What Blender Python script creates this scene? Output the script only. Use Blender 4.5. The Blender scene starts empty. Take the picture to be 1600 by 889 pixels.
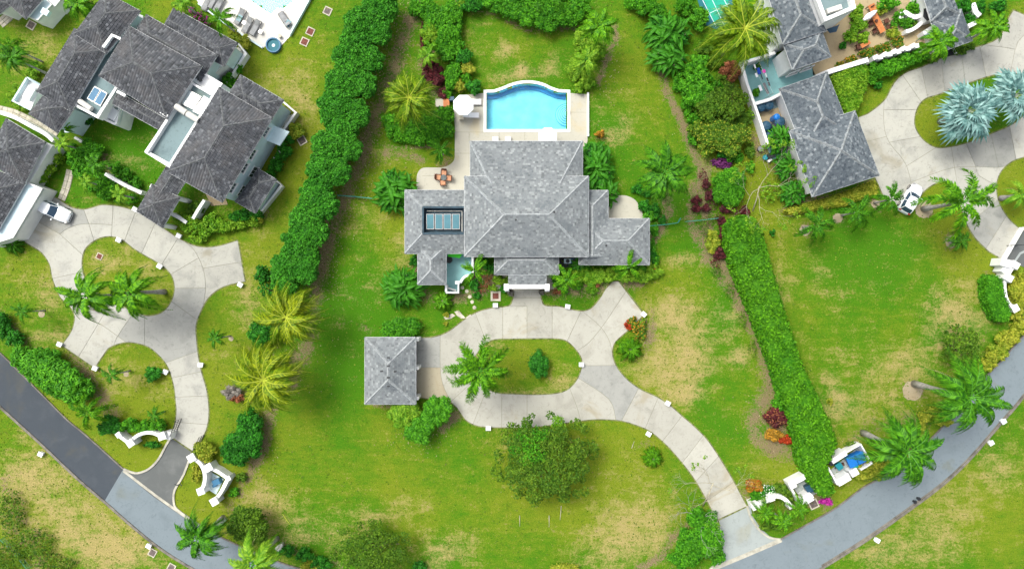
import bpy, bmesh, math, random
import numpy as np
from mathutils import Vector, Matrix
from mathutils.geometry import delaunay_2d_cdt

# ------------------------------------------------------------------ camera, world, sun, exposure
SC = bpy.context.scene
COL = SC.collection
S, HC = 1 / 13.0, 85.0            # metres per photo pixel on the ground, drone height
cam_d = bpy.data.cameras.new("drone_camera")
cam = bpy.data.objects.new("drone_camera", cam_d)
COL.objects.link(cam)
cam.location = (0, 0, HC)
cam_d.sensor_width = 36
cam_d.lens = 36 * HC / (1600 * S)
cam_d.clip_start, cam_d.clip_end = 0.5, 5000
SC.camera = cam

SUN_EL, SUN_AZ = math.radians(58), math.radians(-48)     # light from the upper left of the photo
world = bpy.data.worlds.new("World")
SC.world = world
world.use_nodes = True
wn = world.node_tree
sky = wn.nodes.new("ShaderNodeTexSky")
sky.sky_type = 'NISHITA'
sky.sun_disc = False
sky.sun_elevation = SUN_EL
sky.sun_rotation = SUN_AZ
sky.air_density = 1.0
sky.dust_density = 6.0
sky.ozone_density = 1.0
hs = wn.nodes.new("ShaderNodeHueSaturation")        # overcast: cloud takes most of the blue out of the sky
hs.inputs["Saturation"].default_value = 0.45
wn.links.new(sky.outputs[0], hs.inputs["Color"])
wn.links.new(hs.outputs[0], wn.nodes["Background"].inputs[0])
wn.nodes["Background"].inputs[1].default_value = 0.13
sun_d = bpy.data.lights.new("sun", 'SUN')
sun_d.energy = 1.25
sun_d.angle = math.radians(24)
sun_d.color = (0.98, 1.0, 0.90)
sun = bpy.data.objects.new("sun", sun_d)
COL.objects.link(sun)
sdir = Vector((math.sin(SUN_AZ) * math.cos(SUN_EL), math.cos(SUN_AZ) * math.cos(SUN_EL), math.sin(SUN_EL)))
sun.rotation_euler = sdir.to_track_quat('Z', 'Y').to_euler()
SC.view_settings.view_transform = 'Standard'
SC.view_settings.look = 'None'
SC.view_settings.gamma = 1
SC.view_settings.use_curve_mapping = False
SC.view_settings.exposure = 0.88

RNG = random.Random(7)
NR = np.random.default_rng(7)


def W(px, py, z=0.0):
    """photo pixel seen at height z -> world point"""
    k = (HC - z) / HC
    return Vector(((px - 800) * S * k, (444.5 - py) * S * k, z))


def W2(px, py, z=0.0):
    v = W(px, py, z)
    return (v.x, v.y)


# ------------------------------------------------------------------ materials
MATS = {}


def new_mat(name):
    m = bpy.data.materials.new(name)
    m.use_nodes = True
    MATS[name] = m
    nt = m.node_tree
    return m, nt, nt.nodes, nt.links, nt.nodes["Principled BSDF"]


def mixc(nt, fac, a, b, mode='MIX'):
    n = nt.nodes.new("ShaderNodeMix")
    n.data_type = 'RGBA'
    n.blend_type = mode
    for sock, v in ((n.inputs[0], fac), (n.inputs[6], a), (n.inputs[7], b)):
        if isinstance(v, (int, float)):
            sock.default_value = v
        elif isinstance(v, (tuple, list)):
            sock.default_value = (*v[:3], 1)
        else:
            nt.links.new(v, sock)
    return n.outputs[2]


def noise(nt, scale, detail=4, rough=0.6, dist=0.0, vec=None):
    n = nt.nodes.new("ShaderNodeTexNoise")
    n.inputs["Scale"].default_value = scale
    n.inputs["Detail"].default_value = detail
    n.inputs["Roughness"].default_value = rough
    n.inputs["Distortion"].default_value = dist
    if vec is None:
        g = nt.nodes.get("GEO") or nt.nodes.new("ShaderNodeNewGeometry")
        g.name = "GEO"
        vec = g.outputs["Position"]
    nt.links.new(vec, n.inputs["Vector"])
    return n.outputs[0]


def ramp(nt, v, lo, hi, a=0.0, b=1.0):
    n = nt.nodes.new("ShaderNodeMapRange")
    n.interpolation_type = 'SMOOTHSTEP'
    n.inputs[1].default_value, n.inputs[2].default_value = lo, hi
    n.inputs[3].default_value, n.inputs[4].default_value = a, b
    nt.links.new(v, n.inputs[0])
    return n.outputs[0]


def mth(nt, op, a, b=0.0):
    n = nt.nodes.new("ShaderNodeMath")
    n.operation = op
    for i, v in enumerate((a, b)):
        if isinstance(v, (int, float)):
            n.inputs[i].default_value = v
        else:
            nt.links.new(v, n.inputs[i])
    return n.outputs[0]


def bump(nt, h, strength, dist, bsdf):
    n = nt.nodes.new("ShaderNodeBump")
    n.inputs["Strength"].default_value = strength
    n.inputs["Distance"].default_value = dist
    nt.links.new(h, n.inputs["Height"])
    nt.links.new(n.outputs[0], bsdf.inputs["Normal"])


def plain(name, col, rough=0.6, var=0.12, scale=2.0, metal=0.0, fine=25.0, spec=0.4):
    m, nt, N, L, b = new_mat(name)
    n1 = noise(nt, scale, 5)
    n2 = noise(nt, fine, 3)
    f = mth(nt, 'ADD', mth(nt, 'MULTIPLY', n1, 0.65), mth(nt, 'MULTIPLY', n2, 0.35))
    lo = tuple(c * (1 - var * 1.6) for c in col)
    hi = tuple(min(1, c * (1 + var)) for c in col)
    L.new(mixc(nt, ramp(nt, f, 0.3, 0.7), lo, hi), b.inputs["Base Color"])
    b.inputs["Roughness"].default_value = rough
    b.inputs["Metallic"].default_value = metal
    b.inputs["Specular IOR Level"].default_value = spec
    bump(nt, n2, 0.15, 0.01, b)
    return m


def leafmat(name, a, b_, c=None, transl=0.2, rough=0.45, patch=0.35):
    """foliage: each leaf its own tint between a and b_, patches of c"""
    m, nt, N, L, b = new_mat(name)
    g = N.new("ShaderNodeNewGeometry")
    g.name = "GEO"
    r = g.outputs["Random Per Island"]
    col = mixc(nt, mth(nt, 'POWER', r, 1.7), tuple(x * .62 for x in a), b_)
    pn = noise(nt, patch, 3)
    c = c or tuple(x * 0.6 for x in a)
    col = mixc(nt, ramp(nt, pn, 0.42, 0.68, 0, 0.6), col, c)
    fn = noise(nt, 3.1, 3)
    col = mixc(nt, ramp(nt, fn, 0.42, 0.72, 0.0, 0.35), col, tuple(min(1, x * 1.35) for x in b_))
    L.new(col, b.inputs["Base Color"])
    b.inputs["Roughness"].default_value = rough + .1
    b.inputs["Specular IOR Level"].default_value = 0.16
    t = N.new("ShaderNodeBsdfTranslucent")
    L.new(col, t.inputs[0])
    mx = N.new("ShaderNodeMixShader")
    mx.inputs[0].default_value = transl
    L.new(b.outputs[0], mx.inputs[1])
    L.new(t.outputs[0], mx.inputs[2])
    L.new(mx.outputs[0], N["Material Output"].inputs[0])
    return m


def roofmat(name, dark, mid, light, blotch=(0.1, 0.1, 0.11)):
    m, nt, N, L, b = new_mat(name)
    g = N.new("ShaderNodeNewGeometry")
    g.name = "GEO"
    r = g.outputs["Random Per Island"]
    cr = N.new("ShaderNodeValToRGB")
    e = cr.color_ramp.elements
    e[0].color, e[0].position = (*dark, 1), 0.0
    e[1].color, e[1].position = (*light, 1), 1.0
    for p, c in ((0.3, mid), (0.72, mid), (0.9, tuple((x + y) / 2 for x, y in zip(mid, light)))):
        k = e.new(p)
        k.color = (*c, 1)
    L.new(r, cr.inputs[0])
    n1 = noise(nt, 0.35, 6, 0.65)
    n2 = noise(nt, 5.0, 4, 0.7)
    col = mixc(nt, ramp(nt, n1, 0.45, 0.72, 0, 0.75), cr.outputs[0], blotch)
    col = mixc(nt, ramp(nt, n2, 0.5, 0.75, 0, 0.5), col, light)
    L.new(col, b.inputs["Base Color"])
    b.inputs["Roughness"].default_value = 0.8
    bump(nt, n2, 0.4, 0.02, b)
    return m


# ground: grass with painted dryness, soil and yellowness (attribute 'ground')
def ground_mat():
    m, nt, N, L, b = new_mat("lawn_grass")
    at = N.new("ShaderNodeAttribute")
    at.attribute_name = "ground"
    sp = N.new("ShaderNodeSeparateColor")
    L.new(at.outputs["Color"], sp.inputs[0])
    dry, soil, yel = sp.outputs[0], sp.outputs[1], sp.outputs[2]
    nl = noise(nt, 0.09, 5, 0.6, 0.4)
    nm = noise(nt, 0.55, 6, 0.65, 0.3)
    nf = noise(nt, 3.5, 5, 0.7)
    nff = noise(nt, 14.0, 3, 0.7)
    # mowing and wear streaks
    mp = N.new("ShaderNodeMapping")
    mp.inputs["Scale"].default_value = (0.25, 1.3, 1)
    mp.inputs["Rotation"].default_value = (0, 0, 0.5)
    L.new(N["GEO"].outputs["Position"], mp.inputs[0])
    ns = noise(nt, 1.0, 4, 0.6, 0.6, vec=mp.outputs[0])
    lush, yell = (0.050, 0.165, 0.003), (0.155, 0.205, 0.010)
    f = mth(nt, 'ADD', mth(nt, 'MULTIPLY', nl, 0.9), mth(nt, 'MULTIPLY', nm, 0.7))
    f = mth(nt, 'SUBTRACT', f, 0.28)
    f = mth(nt, 'ADD', f, mth(nt, 'MULTIPLY', mth(nt, 'SUBTRACT', yel, 0.35), 0.55))
    f = mth(nt, 'ADD', f, mth(nt, 'MULTIPLY', mth(nt, 'SUBTRACT', ns, 0.5), 0.5))
    f = mth(nt, 'ADD', f, mth(nt, 'MULTIPLY', mth(nt, 'SUBTRACT', nf, 0.5), 0.75))
    f = mth(nt, 'ADD', f, mth(nt, 'MULTIPLY', mth(nt, 'SUBTRACT', nff, 0.5), 0.35))
    col = mixc(nt, ramp(nt, f, 0.30, 0.93), lush, yell)
    n0 = noise(nt, 0.05, 4, 0.6, 0.8)
    dry = mth(nt, 'ADD', dry, ramp(nt, n0, 0.42, 0.68, 0.0, 0.34))
    d = mth(nt, 'ADD', dry, mth(nt, 'MULTIPLY', mth(nt, 'SUBTRACT', nm, 0.5), 1.9))
    d = mth(nt, 'ADD', d, mth(nt, 'MULTIPLY', mth(nt, 'SUBTRACT', nf, 0.5), 1.9))
    d = mth(nt, 'ADD', d, mth(nt, 'MULTIPLY', mth(nt, 'SUBTRACT', ns, 0.5), 1.2))
    col = mixc(nt, ramp(nt, d, 0.25, 1.35, 0, 0.88), col, (0.36, 0.285, 0.115))
    so = mth(nt, 'ADD', soil, mth(nt, 'MULTIPLY', mth(nt, 'SUBTRACT', nf, 0.5), 2.6))
    so = mth(nt, 'ADD', so, mth(nt, 'MULTIPLY', mth(nt, 'SUBTRACT', nm, 0.5), 1.9))
    soilc = mixc(nt, ramp(nt, nff, 0.3, 0.7), (0.085, 0.062, 0.032), (0.30, 0.23, 0.13))
    col = mixc(nt, ramp(nt, so, 0.34, 0.98, 0, 0.95), col, soilc)
    v = ramp(nt, nff, 0.27, 0.73, 0.55, 1.45)
    mul = N.new("ShaderNodeVectorMath")
    mul.operation = 'SCALE'
    L.new(col, mul.inputs[0])
    L.new(v, mul.inputs["Scale"])
    L.new(mul.outputs[0], b.inputs["Base Color"])
    b.inputs["Roughness"].default_value = 0.9
    b.inputs["Specular IOR Level"].default_value = 0.15
    h = mth(nt, 'ADD', nff, mth(nt, 'MULTIPLY', nf, 1.5))
    bump(nt, h, 0.7, 0.07, b)
    return m


def concrete(name, col, stain, per_obj=0.10):
    m, nt, N, L, b = new_mat(name)
    n1 = noise(nt, 0.45, 7, 0.62, 0.5)
    n2 = noise(nt, 2.4, 6, 0.7, 0.3)
    n3 = noise(nt, 18, 3, 0.7)
    oi = N.new("ShaderNodeObjectInfo")
    c = mixc(nt, ramp(nt, n1, 0.45, 0.75, 0, 0.8), col, stain)
    c = mixc(nt, ramp(nt, n2, 0.55, 0.72, 0, 0.45), c, tuple(x * 0.62 for x in stain))
    c = mixc(nt, ramp(nt, n3, 0.35, 0.7, 0, 0.25), c, tuple(min(1, x * 1.2) for x in col))
    n4 = noise(nt, 0.16, 4, 0.6, 1.0)
    c = mixc(nt, ramp(nt, n4, 0.58, 0.72, 0, 0.55), c, (stain[0] * 1.12, stain[1] * .98, stain[2] * .72))
    n5 = noise(nt, 1.1, 8, 0.8, 1.5)
    c = mixc(nt, ramp(nt, n5, 0.55, 0.62, 0, 0.35), c, tuple(x * 0.7 for x in stain))
    v = N.new("ShaderNodeMapRange")
    v.inputs[3].default_value, v.inputs[4].default_value = 1 - per_obj, 1 + per_obj * 0.6
    L.new(oi.outputs["Random"], v.inputs[0])
    mul = N.new("ShaderNodeVectorMath")
    mul.operation = 'SCALE'
    L.new(c, mul.inputs[0])
    L.new(v.outputs[0], mul.inputs["Scale"])
    L.new(mul.outputs[0], b.inputs["Base Color"])
    b.inputs["Roughness"].default_value = 0.85
    b.inputs["Specular IOR Level"].default_value = 0.2
    bump(nt, n3, 0.3, 0.01, b)
    return m


def water_mat(name, tint, rough=0.03):
    m, nt, N, L, b = new_mat(name)
    N.remove(b)
    tr = N.new("ShaderNodeBsdfTransparent")
    tr.inputs[0].default_value = (*tint, 1)
    gl = N.new("ShaderNodeBsdfGlossy")
    gl.inputs["Roughness"].default_value = rough
    fr = N.new("ShaderNodeFresnel")
    fr.inputs[0].default_value = 1.33
    mx = N.new("ShaderNodeMixShader")
    L.new(fr.outputs[0], mx.inputs[0])
    L.new(tr.outputs[0], mx.inputs[1])
    L.new(gl.outputs[0], mx.inputs[2])
    L.new(mx.outputs[0], N["Material Output"].inputs[0])
    bn = N.new("ShaderNodeBump")
    bn.inputs["Strength"].default_value = 0.25
    bn.inputs["Distance"].default_value = 0.05
    L.new(noise(nt, 2.2, 3), bn.inputs["Height"])
    L.new(bn.outputs[0], gl.inputs["Normal"])
    return m


M_LAWN = ground_mat()
M_CONC = concrete("driveway_concrete", (0.385, 0.375, 0.325), (0.27, 0.26, 0.22))
M_STAIN_B = concrete("rust_stained_concrete", (0.35, 0.31, 0.225), (0.25, 0.205, 0.13))
M_STAIN_G = concrete("grey_stained_concrete", (0.30, 0.30, 0.275), (0.19, 0.195, 0.18))
M_CONC_R = concrete("aged_driveway_concrete", (0.38, 0.373, 0.33), (0.22, 0.222, 0.205), 0.12)
M_JOINT = plain("joint_dirt", (0.215, 0.21, 0.15), 0.95)
M_DECK = concrete("deck_travertine", (0.43, 0.41, 0.345), (0.40, 0.385, 0.32), 0.0)
M_DECKW = concrete("white_deck", (0.62, 0.60, 0.55), (0.50, 0.48, 0.44), 0.0)
M_SAND = concrete("sand_court", (0.38, 0.30, 0.18), (0.28, 0.215, 0.13), 0.0)
M_ASPH_D = concrete("dark_asphalt", (0.052, 0.062, 0.074), (0.072, 0.082, 0.094), 0.0)
M_ASPH_L = concrete("weathered_asphalt", (0.165, 0.20, 0.22), (0.13, 0.16, 0.175), 0.0)
M_ASPH_M = concrete("drive_asphalt", (0.105, 0.112, 0.110), (0.17, 0.175, 0.17), 0.0)
M_APRON = concrete("apron_concrete", (0.30, 0.33, 0.32), (0.24, 0.265, 0.26), 0.0)
M_KERB = plain("kerb_concrete", (0.42, 0.40, 0.33), 0.9, 0.25, 1.2)
M_KERBD = plain("old_kerb", (0.17, 0.155, 0.13), 0.9, 0.35, 1.2)
M_WHITE = plain("white_render", (0.78, 0.78, 0.77), 0.6, 0.07, 0.8)
M_PALE = plain("pale_render", (0.60, 0.74, 0.77), 0.6, 0.08, 0.8)
M_TEALF = plain("turquoise_floor", (0.21, 0.43, 0.44), 0.6, 0.10, 0.8)
M_STONE = plain("coral_stone", (0.50, 0.46, 0.37), 0.85, 0.25, 1.5)
M_GREYROOF = concrete("flat_roof_membrane", (0.17, 0.235, 0.245), (0.10, 0.14, 0.15), 0.0)
M_WELL = plain("well_lining", (0.03, 0.065, 0.09), 0.7, 0.3)
M_BLACK = plain("black_plastic", (0.02, 0.022, 0.026), 0.5)
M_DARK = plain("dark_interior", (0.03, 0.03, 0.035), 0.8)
M_GREYF = plain("grey_fabric", (0.16, 0.16, 0.165), 0.8, 0.2, 3)
M_CUSH = plain("pale_grey_cushion", (0.26, 0.265, 0.27), 0.8, 0.2, 3)
M_WHITEF = plain("white_fabric", (0.80, 0.81, 0.82), 0.8, 0.05, 1)
M_BROWN = plain("dark_wicker", (0.10, 0.035, 0.02), 0.7, 0.3, 5)
M_PEACH = plain("peach_cushion", (0.55, 0.27, 0.15), 0.8, 0.1, 3)
M_ORANGE = plain("orange_timber", (0.50, 0.17, 0.05), 0.6, 0.2, 3)
M_SLATE = plain("slate_table_top", (0.07, 0.09, 0.09), 0.4, 0.2, 3)
M_BARK = plain("palm_bark", (0.33, 0.31, 0.29), 0.9, 0.3, 3)
M_BARKB = plain("brown_bark", (0.13, 0.10, 0.07), 0.9, 0.3, 3)
M_BARKP = plain("pale_bark", (0.42, 0.38, 0.27), 0.9, 0.2, 3)
M_RED = plain("red_brick_cover", (0.16, 0.05, 0.035), 0.85, 0.3, 4)
M_COVER = plain("cast_cover", (0.14, 0.11, 0.10), 0.85, 0.3, 4)
M_IRON = plain("black_iron", (0.03, 0.032, 0.035), 0.5)
M_GREENP = plain("green_fence_paint", (0.05, 0.28, 0.22), 0.6)
M_BLUEBIN = plain("blue_plastic", (0.01, 0.16, 0.52), 0.35, 0.1)
M_TEALBIN = plain("teal_plastic", (0.01, 0.20, 0.24), 0.4, 0.1)
M_TANK = plain("dark_blue_tank", (0.02, 0.07, 0.12), 0.4, 0.2, 2)
M_AWNG = plain("lime_awning", (0.05, 0.55, 0.02), 0.7, 0.1)
M_TILEB = plain("pool_tile_dark", (0.04, 0.26, 0.55), 0.3, 0.1)
M_POOLF = plain("pool_plaster", (0.33, 0.72, 0.80), 0.6, 0.16, 0.9)
M_POOLS = plain("pool_step_plaster", (0.42, 0.80, 0.88), 0.6, 0.04, 0.4)
M_WATER = water_mat("pool_water", (0.70, 0.93, 0.97))
M_TEALC = plain("teal_court_paint", (0.005, 0.33, 0.22), 0.6, 0.08, 0.5)
M_TEALD = plain("dark_teal_court_paint", (0.005, 0.13, 0.17), 0.6, 0.1, 0.5)
M_GLASS = plain("window_glass", (0.05, 0.07, 0.085), 0.08, 0.1, spec=0.8)
M_SKYL = plain("skylight_glass", (0.48, 0.56, 0.57), 0.12, 0.25, 0.5, spec=0.8)
M_SOLAR = plain("solar_glass", (0.08, 0.20, 0.24), 0.35, 0.15, 0.4, spec=0.3)
M_SOLARB = plain("solar_glass_blue", (0.05, 0.16, 0.28), 0.4, 0.15, 0.4, spec=0.2)
M_ALU = plain("aluminium", (0.45, 0.44, 0.43), 0.4, 0.08, metal=0.5)
M_DUCT = plain("duct_wrap", (0.55, 0.54, 0.50), 0.6, 0.1)
M_CARW = plain("white_car_paint", (0.74, 0.77, 0.80), 0.12, 0.02, spec=0.7)
M_CARG = plain("car_glass", (0.015, 0.045, 0.085), 0.03, 0.05, spec=1.0)
M_TYRE = plain("tyre_rubber", (0.02, 0.02, 0.02), 0.8)
M_REDL = plain("red_lens", (0.4, 0.01, 0.01), 0.2)
M_MARIGOLD = plain("orange_cloth", (0.5, 0.2, 0.05), 0.8)
M_PINK = plain("pink_cloth", (0.75, 0.05, 0.40), 0.8)
M_BLUEC = plain("blue_cloth", (0.01, 0.06, 0.45), 0.8)

M_ROOF_L = roofmat("light_grey_shingles", (0.11, 0.12, 0.125), (0.175, 0.192, 0.20), (0.29, 0.31, 0.31), (0.105, 0.122, 0.135))
M_ROOF_D = roofmat("dark_grey_tiles", (0.020, 0.023, 0.027), (0.052, 0.056, 0.065), (0.14, 0.148, 0.16), (0.090, 0.085, 0.086))
M_ROOF_R = roofmat("blue_grey_tiles", (0.04, 0.052, 0.066), (0.092, 0.112, 0.128), (0.24, 0.265, 0.28), (0.05, 0.066, 0.085))
M_CAP_L = plain("light_ridge_tile", (0.31, 0.33, 0.34), 0.8, 0.25, 3)
M_CAP_D = plain("dark_ridge_tile", (0.13, 0.135, 0.14), 0.8, 0.35, 3)
M_CAP_R = plain("grey_ridge_tile", (0.24, 0.26, 0.27), 0.8, 0.35, 3)
M_GUTTER = plain("white_gutter", (0.55, 0.56, 0.57), 0.5, 0.1)

G = {}
G['tree'] = leafmat("tree_row_leaves", (0.020, 0.15, 0.008), (0.09, 0.37, 0.022), (0.018, 0.14, 0.008))
G['shrub'] = leafmat("shrub_leaves", (0.025, 0.19, 0.006), (0.13, 0.42, 0.015))
G['deep'] = leafmat("deep_green_leaves", (0.012, 0.12, 0.008), (0.055, 0.30, 0.018))
G['lime'] = leafmat("lime_leaves", (0.10, 0.30, 0.006), (0.28, 0.46, 0.03), (0.05, 0.22, 0.006))
G['yellow'] = leafmat("yellow_green_leaves", (0.20, 0.30, 0.010), (0.46, 0.46, 0.05), (0.10, 0.24, 0.01))
G['olive'] = leafmat("olive_leaves", (0.045, 0.14, 0.006), (0.16, 0.29, 0.02), (0.030, 0.11, 0.008))
G['purple'] = leafmat("maroon_leaves", (0.055, 0.012, 0.015), (0.16, 0.03, 0.035), (0.04, 0.02, 0.02))
G['violet'] = leafmat("violet_leaves", (0.09, 0.02, 0.09), (0.25, 0.05, 0.22), (0.06, 0.03, 0.05))
G['rust'] = leafmat("rust_leaves", (0.20, 0.06, 0.02), (0.42, 0.16, 0.08), (0.10, 0.10, 0.02))
G['orange'] = leafmat("orange_leaves", (0.22, 0.14, 0.02), (0.60, 0.30, 0.03), (0.25, 0.16, 0.01))
G['red'] = leafmat("red_flowers", (0.30, 0.03, 0.01), (0.60, 0.08, 0.02), (0.35, 0.05, 0.01))
G['magenta'] = leafmat("magenta_flowers", (0.40, 0.01, 0.28), (0.65, 0.06, 0.42), (0.20, 0.05, 0.12))
G['white'] = leafmat("white_flowers", (0.75, 0.75, 0.65), (0.85, 0.85, 0.8), (0.6, 0.65, 0.5))
G['greybush'] = leafmat("grey_dry_twigs", (0.16, 0.14, 0.12), (0.34, 0.31, 0.27), (0.10, 0.10, 0.07))
G['hedge'] = leafmat("clipped_hedge_leaves", (0.035, 0.18, 0.004), (0.14, 0.39, 0.010), (0.02, 0.14, 0.004), patch=0.25)
G['palm'] = leafmat("palm_leaflets", (0.030, 0.17, 0.003), (0.19, 0.46, 0.010), (0.020, 0.14, 0.003), patch=0.9)
G['palmdark'] = leafmat("dark_palm_leaflets", (0.014, 0.11, 0.004), (0.11, 0.34, 0.010), (0.010, 0.09, 0.004), patch=0.9)
G['palmy'] = leafmat("yellow_palm_leaflets", (0.06, 0.15, 0.003), (0.24, 0.36, 0.008), (0.05, 0.16, 0.004), patch=0.7)
G['palmyy'] = leafmat("golden_palm_leaflets", (0.08, 0.17, 0.003), (0.36, 0.42, 0.01), (0.07, 0.19, 0.004), patch=0.7)
G['silver'] = leafmat("silver_fan_blades", (0.06, 0.19, 0.18), (0.33, 0.52, 0.49), (0.10, 0.24, 0.23), patch=0.9)
G['banana'] = leafmat("broad_leaves", (0.015, 0.16, 0.006), (0.085, 0.32, 0.015), (0.015, 0.12, 0.006), patch=0.8)
G['deadfrond'] = leafmat("dead_frond", (0.16, 0.09, 0.03), (0.40, 0.28, 0.13), (0.22, 0.12, 0.05))
G['tuft'] = leafmat("grass_tufts", (0.045, 0.17, 0.003), (0.24, 0.27, 0.03), (0.09, 0.18, 0.006), patch=0.15)
G['litter'] = leafmat("fallen_leaf", (0.12, 0.08, 0.04), (0.42, 0.36, 0.20), (0.25, 0.20, 0.08))
M_RACH = plain("green_midrib", (0.07, 0.25, 0.015), 0.5, 0.1)
M_RACHY = plain("yellow_midrib", (0.38, 0.44, 0.04), 0.5, 0.1)
M_RACHS = plain("silver_stalk", (0.40, 0.45, 0.36), 0.5, 0.1)

# ------------------------------------------------------------------ objects
ORG = {}


def tag(o, label=None, cat=None, group=None, kind=None):
    if label: o['label'] = label
    if cat: o['category'] = cat
    if group: o['group'] = group
    if kind: o['kind'] = kind
    return o


def thing(name, label, cat, loc=(0, 0, 0), group=None):
    o = bpy.data.objects.new(name, None)
    o.empty_display_size = 0.3
    COL.objects.link(o)
    o.location = loc
    ORG[o.name] = Vector(loc)
    return tag(o, label, cat, group)


class MB:
    def __init__(s):
        s.v, s.f, s.mi = [], [], []

    def add(s, vs, fs, mi=0):
        b = len(s.v)
        s.v += [tuple(v) for v in vs]
        s.f += [tuple(b + i for i in f) for f in fs]
        s.mi += [mi] * len(fs)

    def poly(s, vs, mi=0):
        s.add(vs, [tuple(range(len(vs)))], mi)

    def box(s, c, size, rz=0.0, mi=0, tilt=None):
        x, y, z = (d / 2 for d in size)
        M = Matrix.Translation(Vector(c)) @ Matrix.Rotation(rz, 4, 'Z')
        if tilt: M = M @ tilt.to_4x4()
        vs = [M @ Vector((sx * x, sy * y, sz * z)) for sz in (-1, 1) for sx, sy in ((-1, -1), (1, -1), (1, 1), (-1, 1))]
        s.add(vs, [(0, 3, 2, 1), (4, 5, 6, 7), (0, 1, 5, 4), (1, 2, 6, 5), (2, 3, 7, 6), (3, 0, 4, 7)], mi)

    def prism(s, pts, z0, z1, mi=0, top=True, bottom=True):
        """pts: xy list (ccw or cw)"""
        a = sum(pts[i][0] * pts[(i + 1) % len(pts)][1] - pts[(i + 1) % len(pts)][0] * pts[i][1] for i in range(len(pts)))
        if a < 0: pts = pts[::-1]
        n = len(pts)
        vs = [(p[0], p[1], z0) for p in pts] + [(p[0], p[1], z1) for p in pts]
        fs = [(i, (i + 1) % n, n + (i + 1) % n, n + i) for i in range(n)]
        if top: fs.append(tuple(range(n, 2 * n)))
        if bottom: fs.append(tuple(range(n - 1, -1, -1)))
        s.add(vs, fs, mi)

    def tube(s, pts, rad, n=8, mi=0, cap=True):
        pts = [Vector(p) for p in pts]
        if isinstance(rad, (int, float)): rad = [rad] * len(pts)
        vs, fs = [], []
        up = Vector((0.13, 0.31, 0.94)).normalized()
        for i, p in enumerate(pts):
            d = (pts[min(i + 1, len(pts) - 1)] - pts[max(i - 1, 0)]).normalized()
            u = d.cross(up)
            if u.length < 0.1: u = d.cross(Vector((1, 0, 0)))
            u.normalize()
            w = d.cross(u)
            for k in range(n):
                a = 2 * math.pi * k / n
                vs.append(p + (u * math.cos(a) + w * math.sin(a)) * rad[i])
        for i in range(len(pts) - 1):
            for k in range(n):
                k2 = (k + 1) % n
                fs.append((i * n + k, i * n + k2, (i + 1) * n + k2, (i + 1) * n + k))
        if cap:
            fs.append(tuple(range(n))[::-1])
            fs.append(tuple((len(pts) - 1) * n + k for k in range(n)))
        s.add(vs, fs, mi)

    def disc(s, c, r, n=20, mi=0, z1=None):
        pts = [(c[0] + r * math.cos(2 * math.pi * k / n), c[1] + r * math.sin(2 * math.pi * k / n)) for k in range(n)]
        s.prism(pts, c[2], z1 if z1 is not None else c[2] + 0.03, mi)

    def lathe(s, c, prof, n=16, mi=0):
        vs, fs = [], []
        for r, z in prof:
            for k in range(n):
                a = 2 * math.pi * k / n
                vs.append((c[0] + r * math.cos(a), c[1] + r * math.sin(a), c[2] + z))
        for i in range(len(prof) - 1):
            for k in range(n):
                k2 = (k + 1) % n
                fs.append((i * n + k, i * n + k2, (i + 1) * n + k2, (i + 1) * n + k))
        fs.append(tuple((len(prof) - 1) * n + k for k in range(n)))
        s.add(vs, fs, mi)

    def mesh(s, name, mats, smooth=False, org=Vector((0, 0, 0))):
        me = bpy.data.meshes.new(name)
        me.from_pydata([(v[0] - org[0], v[1] - org[1], v[2] - org[2]) for v in s.v], [], s.f)
        if not isinstance(mats, (list, tuple)): mats = [mats]
        for m in mats: me.materials.append(m)
        if len(mats) > 1: me.polygons.foreach_set("material_index", s.mi)
        if smooth: me.polygons.foreach_set("use_smooth", [True] * len(me.polygons))
        me.update()
        return me

    def build(s, name, mats, parent=None, smooth=False, bevel=0.0, kind=None):
        org = ORG.get(parent.name, Vector((0, 0, 0))) if parent else Vector((0, 0, 0))
        o = bpy.data.objects.new(name, s.mesh(name, mats, smooth, org))
        COL.objects.link(o)
        if parent:
            o.parent = parent
            ORG[o.name] = org
        if bevel:
            md = o.modifiers.new("bevel", 'BEVEL')
            md.width = bevel
            md.segments = 2
            md.limit_method = 'ANGLE'
        if kind: o['kind'] = kind
        return o


def link_part(name, me, parent, loc=(0, 0, 0), rot=(0, 0, 0), scale=(1, 1, 1)):
    o = bpy.data.objects.new(name, me)
    COL.objects.link(o)
    o.parent = parent
    o.location, o.rotation_euler, o.scale = loc, rot, scale
    return o


def copy_tree(o, parent=None):
    c = o.copy()
    COL.objects.link(c)
    c.parent = parent
    for ch in list(o.children): copy_tree(ch, c)
    return c


def catmull(pts, n=6, closed=False):
    P = [Vector((p[0], p[1])) for p in pts]
    out = []
    m = len(P)
    rng = range(m if closed else m - 1)
    for i in rng:
        if closed:
            a, b, c, d = P[(i - 1) % m], P[i], P[(i + 1) % m], P[(i + 2) % m]
        else:
            a, b, c, d = P[max(i - 1, 0)], P[i], P[i + 1], P[min(i + 2, m - 1)]
        for k in range(n):
            t = k / n
            out.append(0.5 * ((2 * b) + (c - a) * t + (2 * a - 5 * b + 4 * c - d) * t * t + (3 * b - a - 3 * c + d) * t ** 3))
    if not closed: out.append(P[-1])
    return [(p.x, p.y) for p in out]


def pip(x, y, poly):
    c = False
    j = len(poly) - 1
    for i in range(len(poly)):
        xi, yi = poly[i][0], poly[i][1]
        xj, yj = poly[j][0], poly[j][1]
        if (yi > y) != (yj > y) and x < (xj - xi) * (y - yi) / (yj - yi) + xi: c = not c
        j = i
    return c


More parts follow.
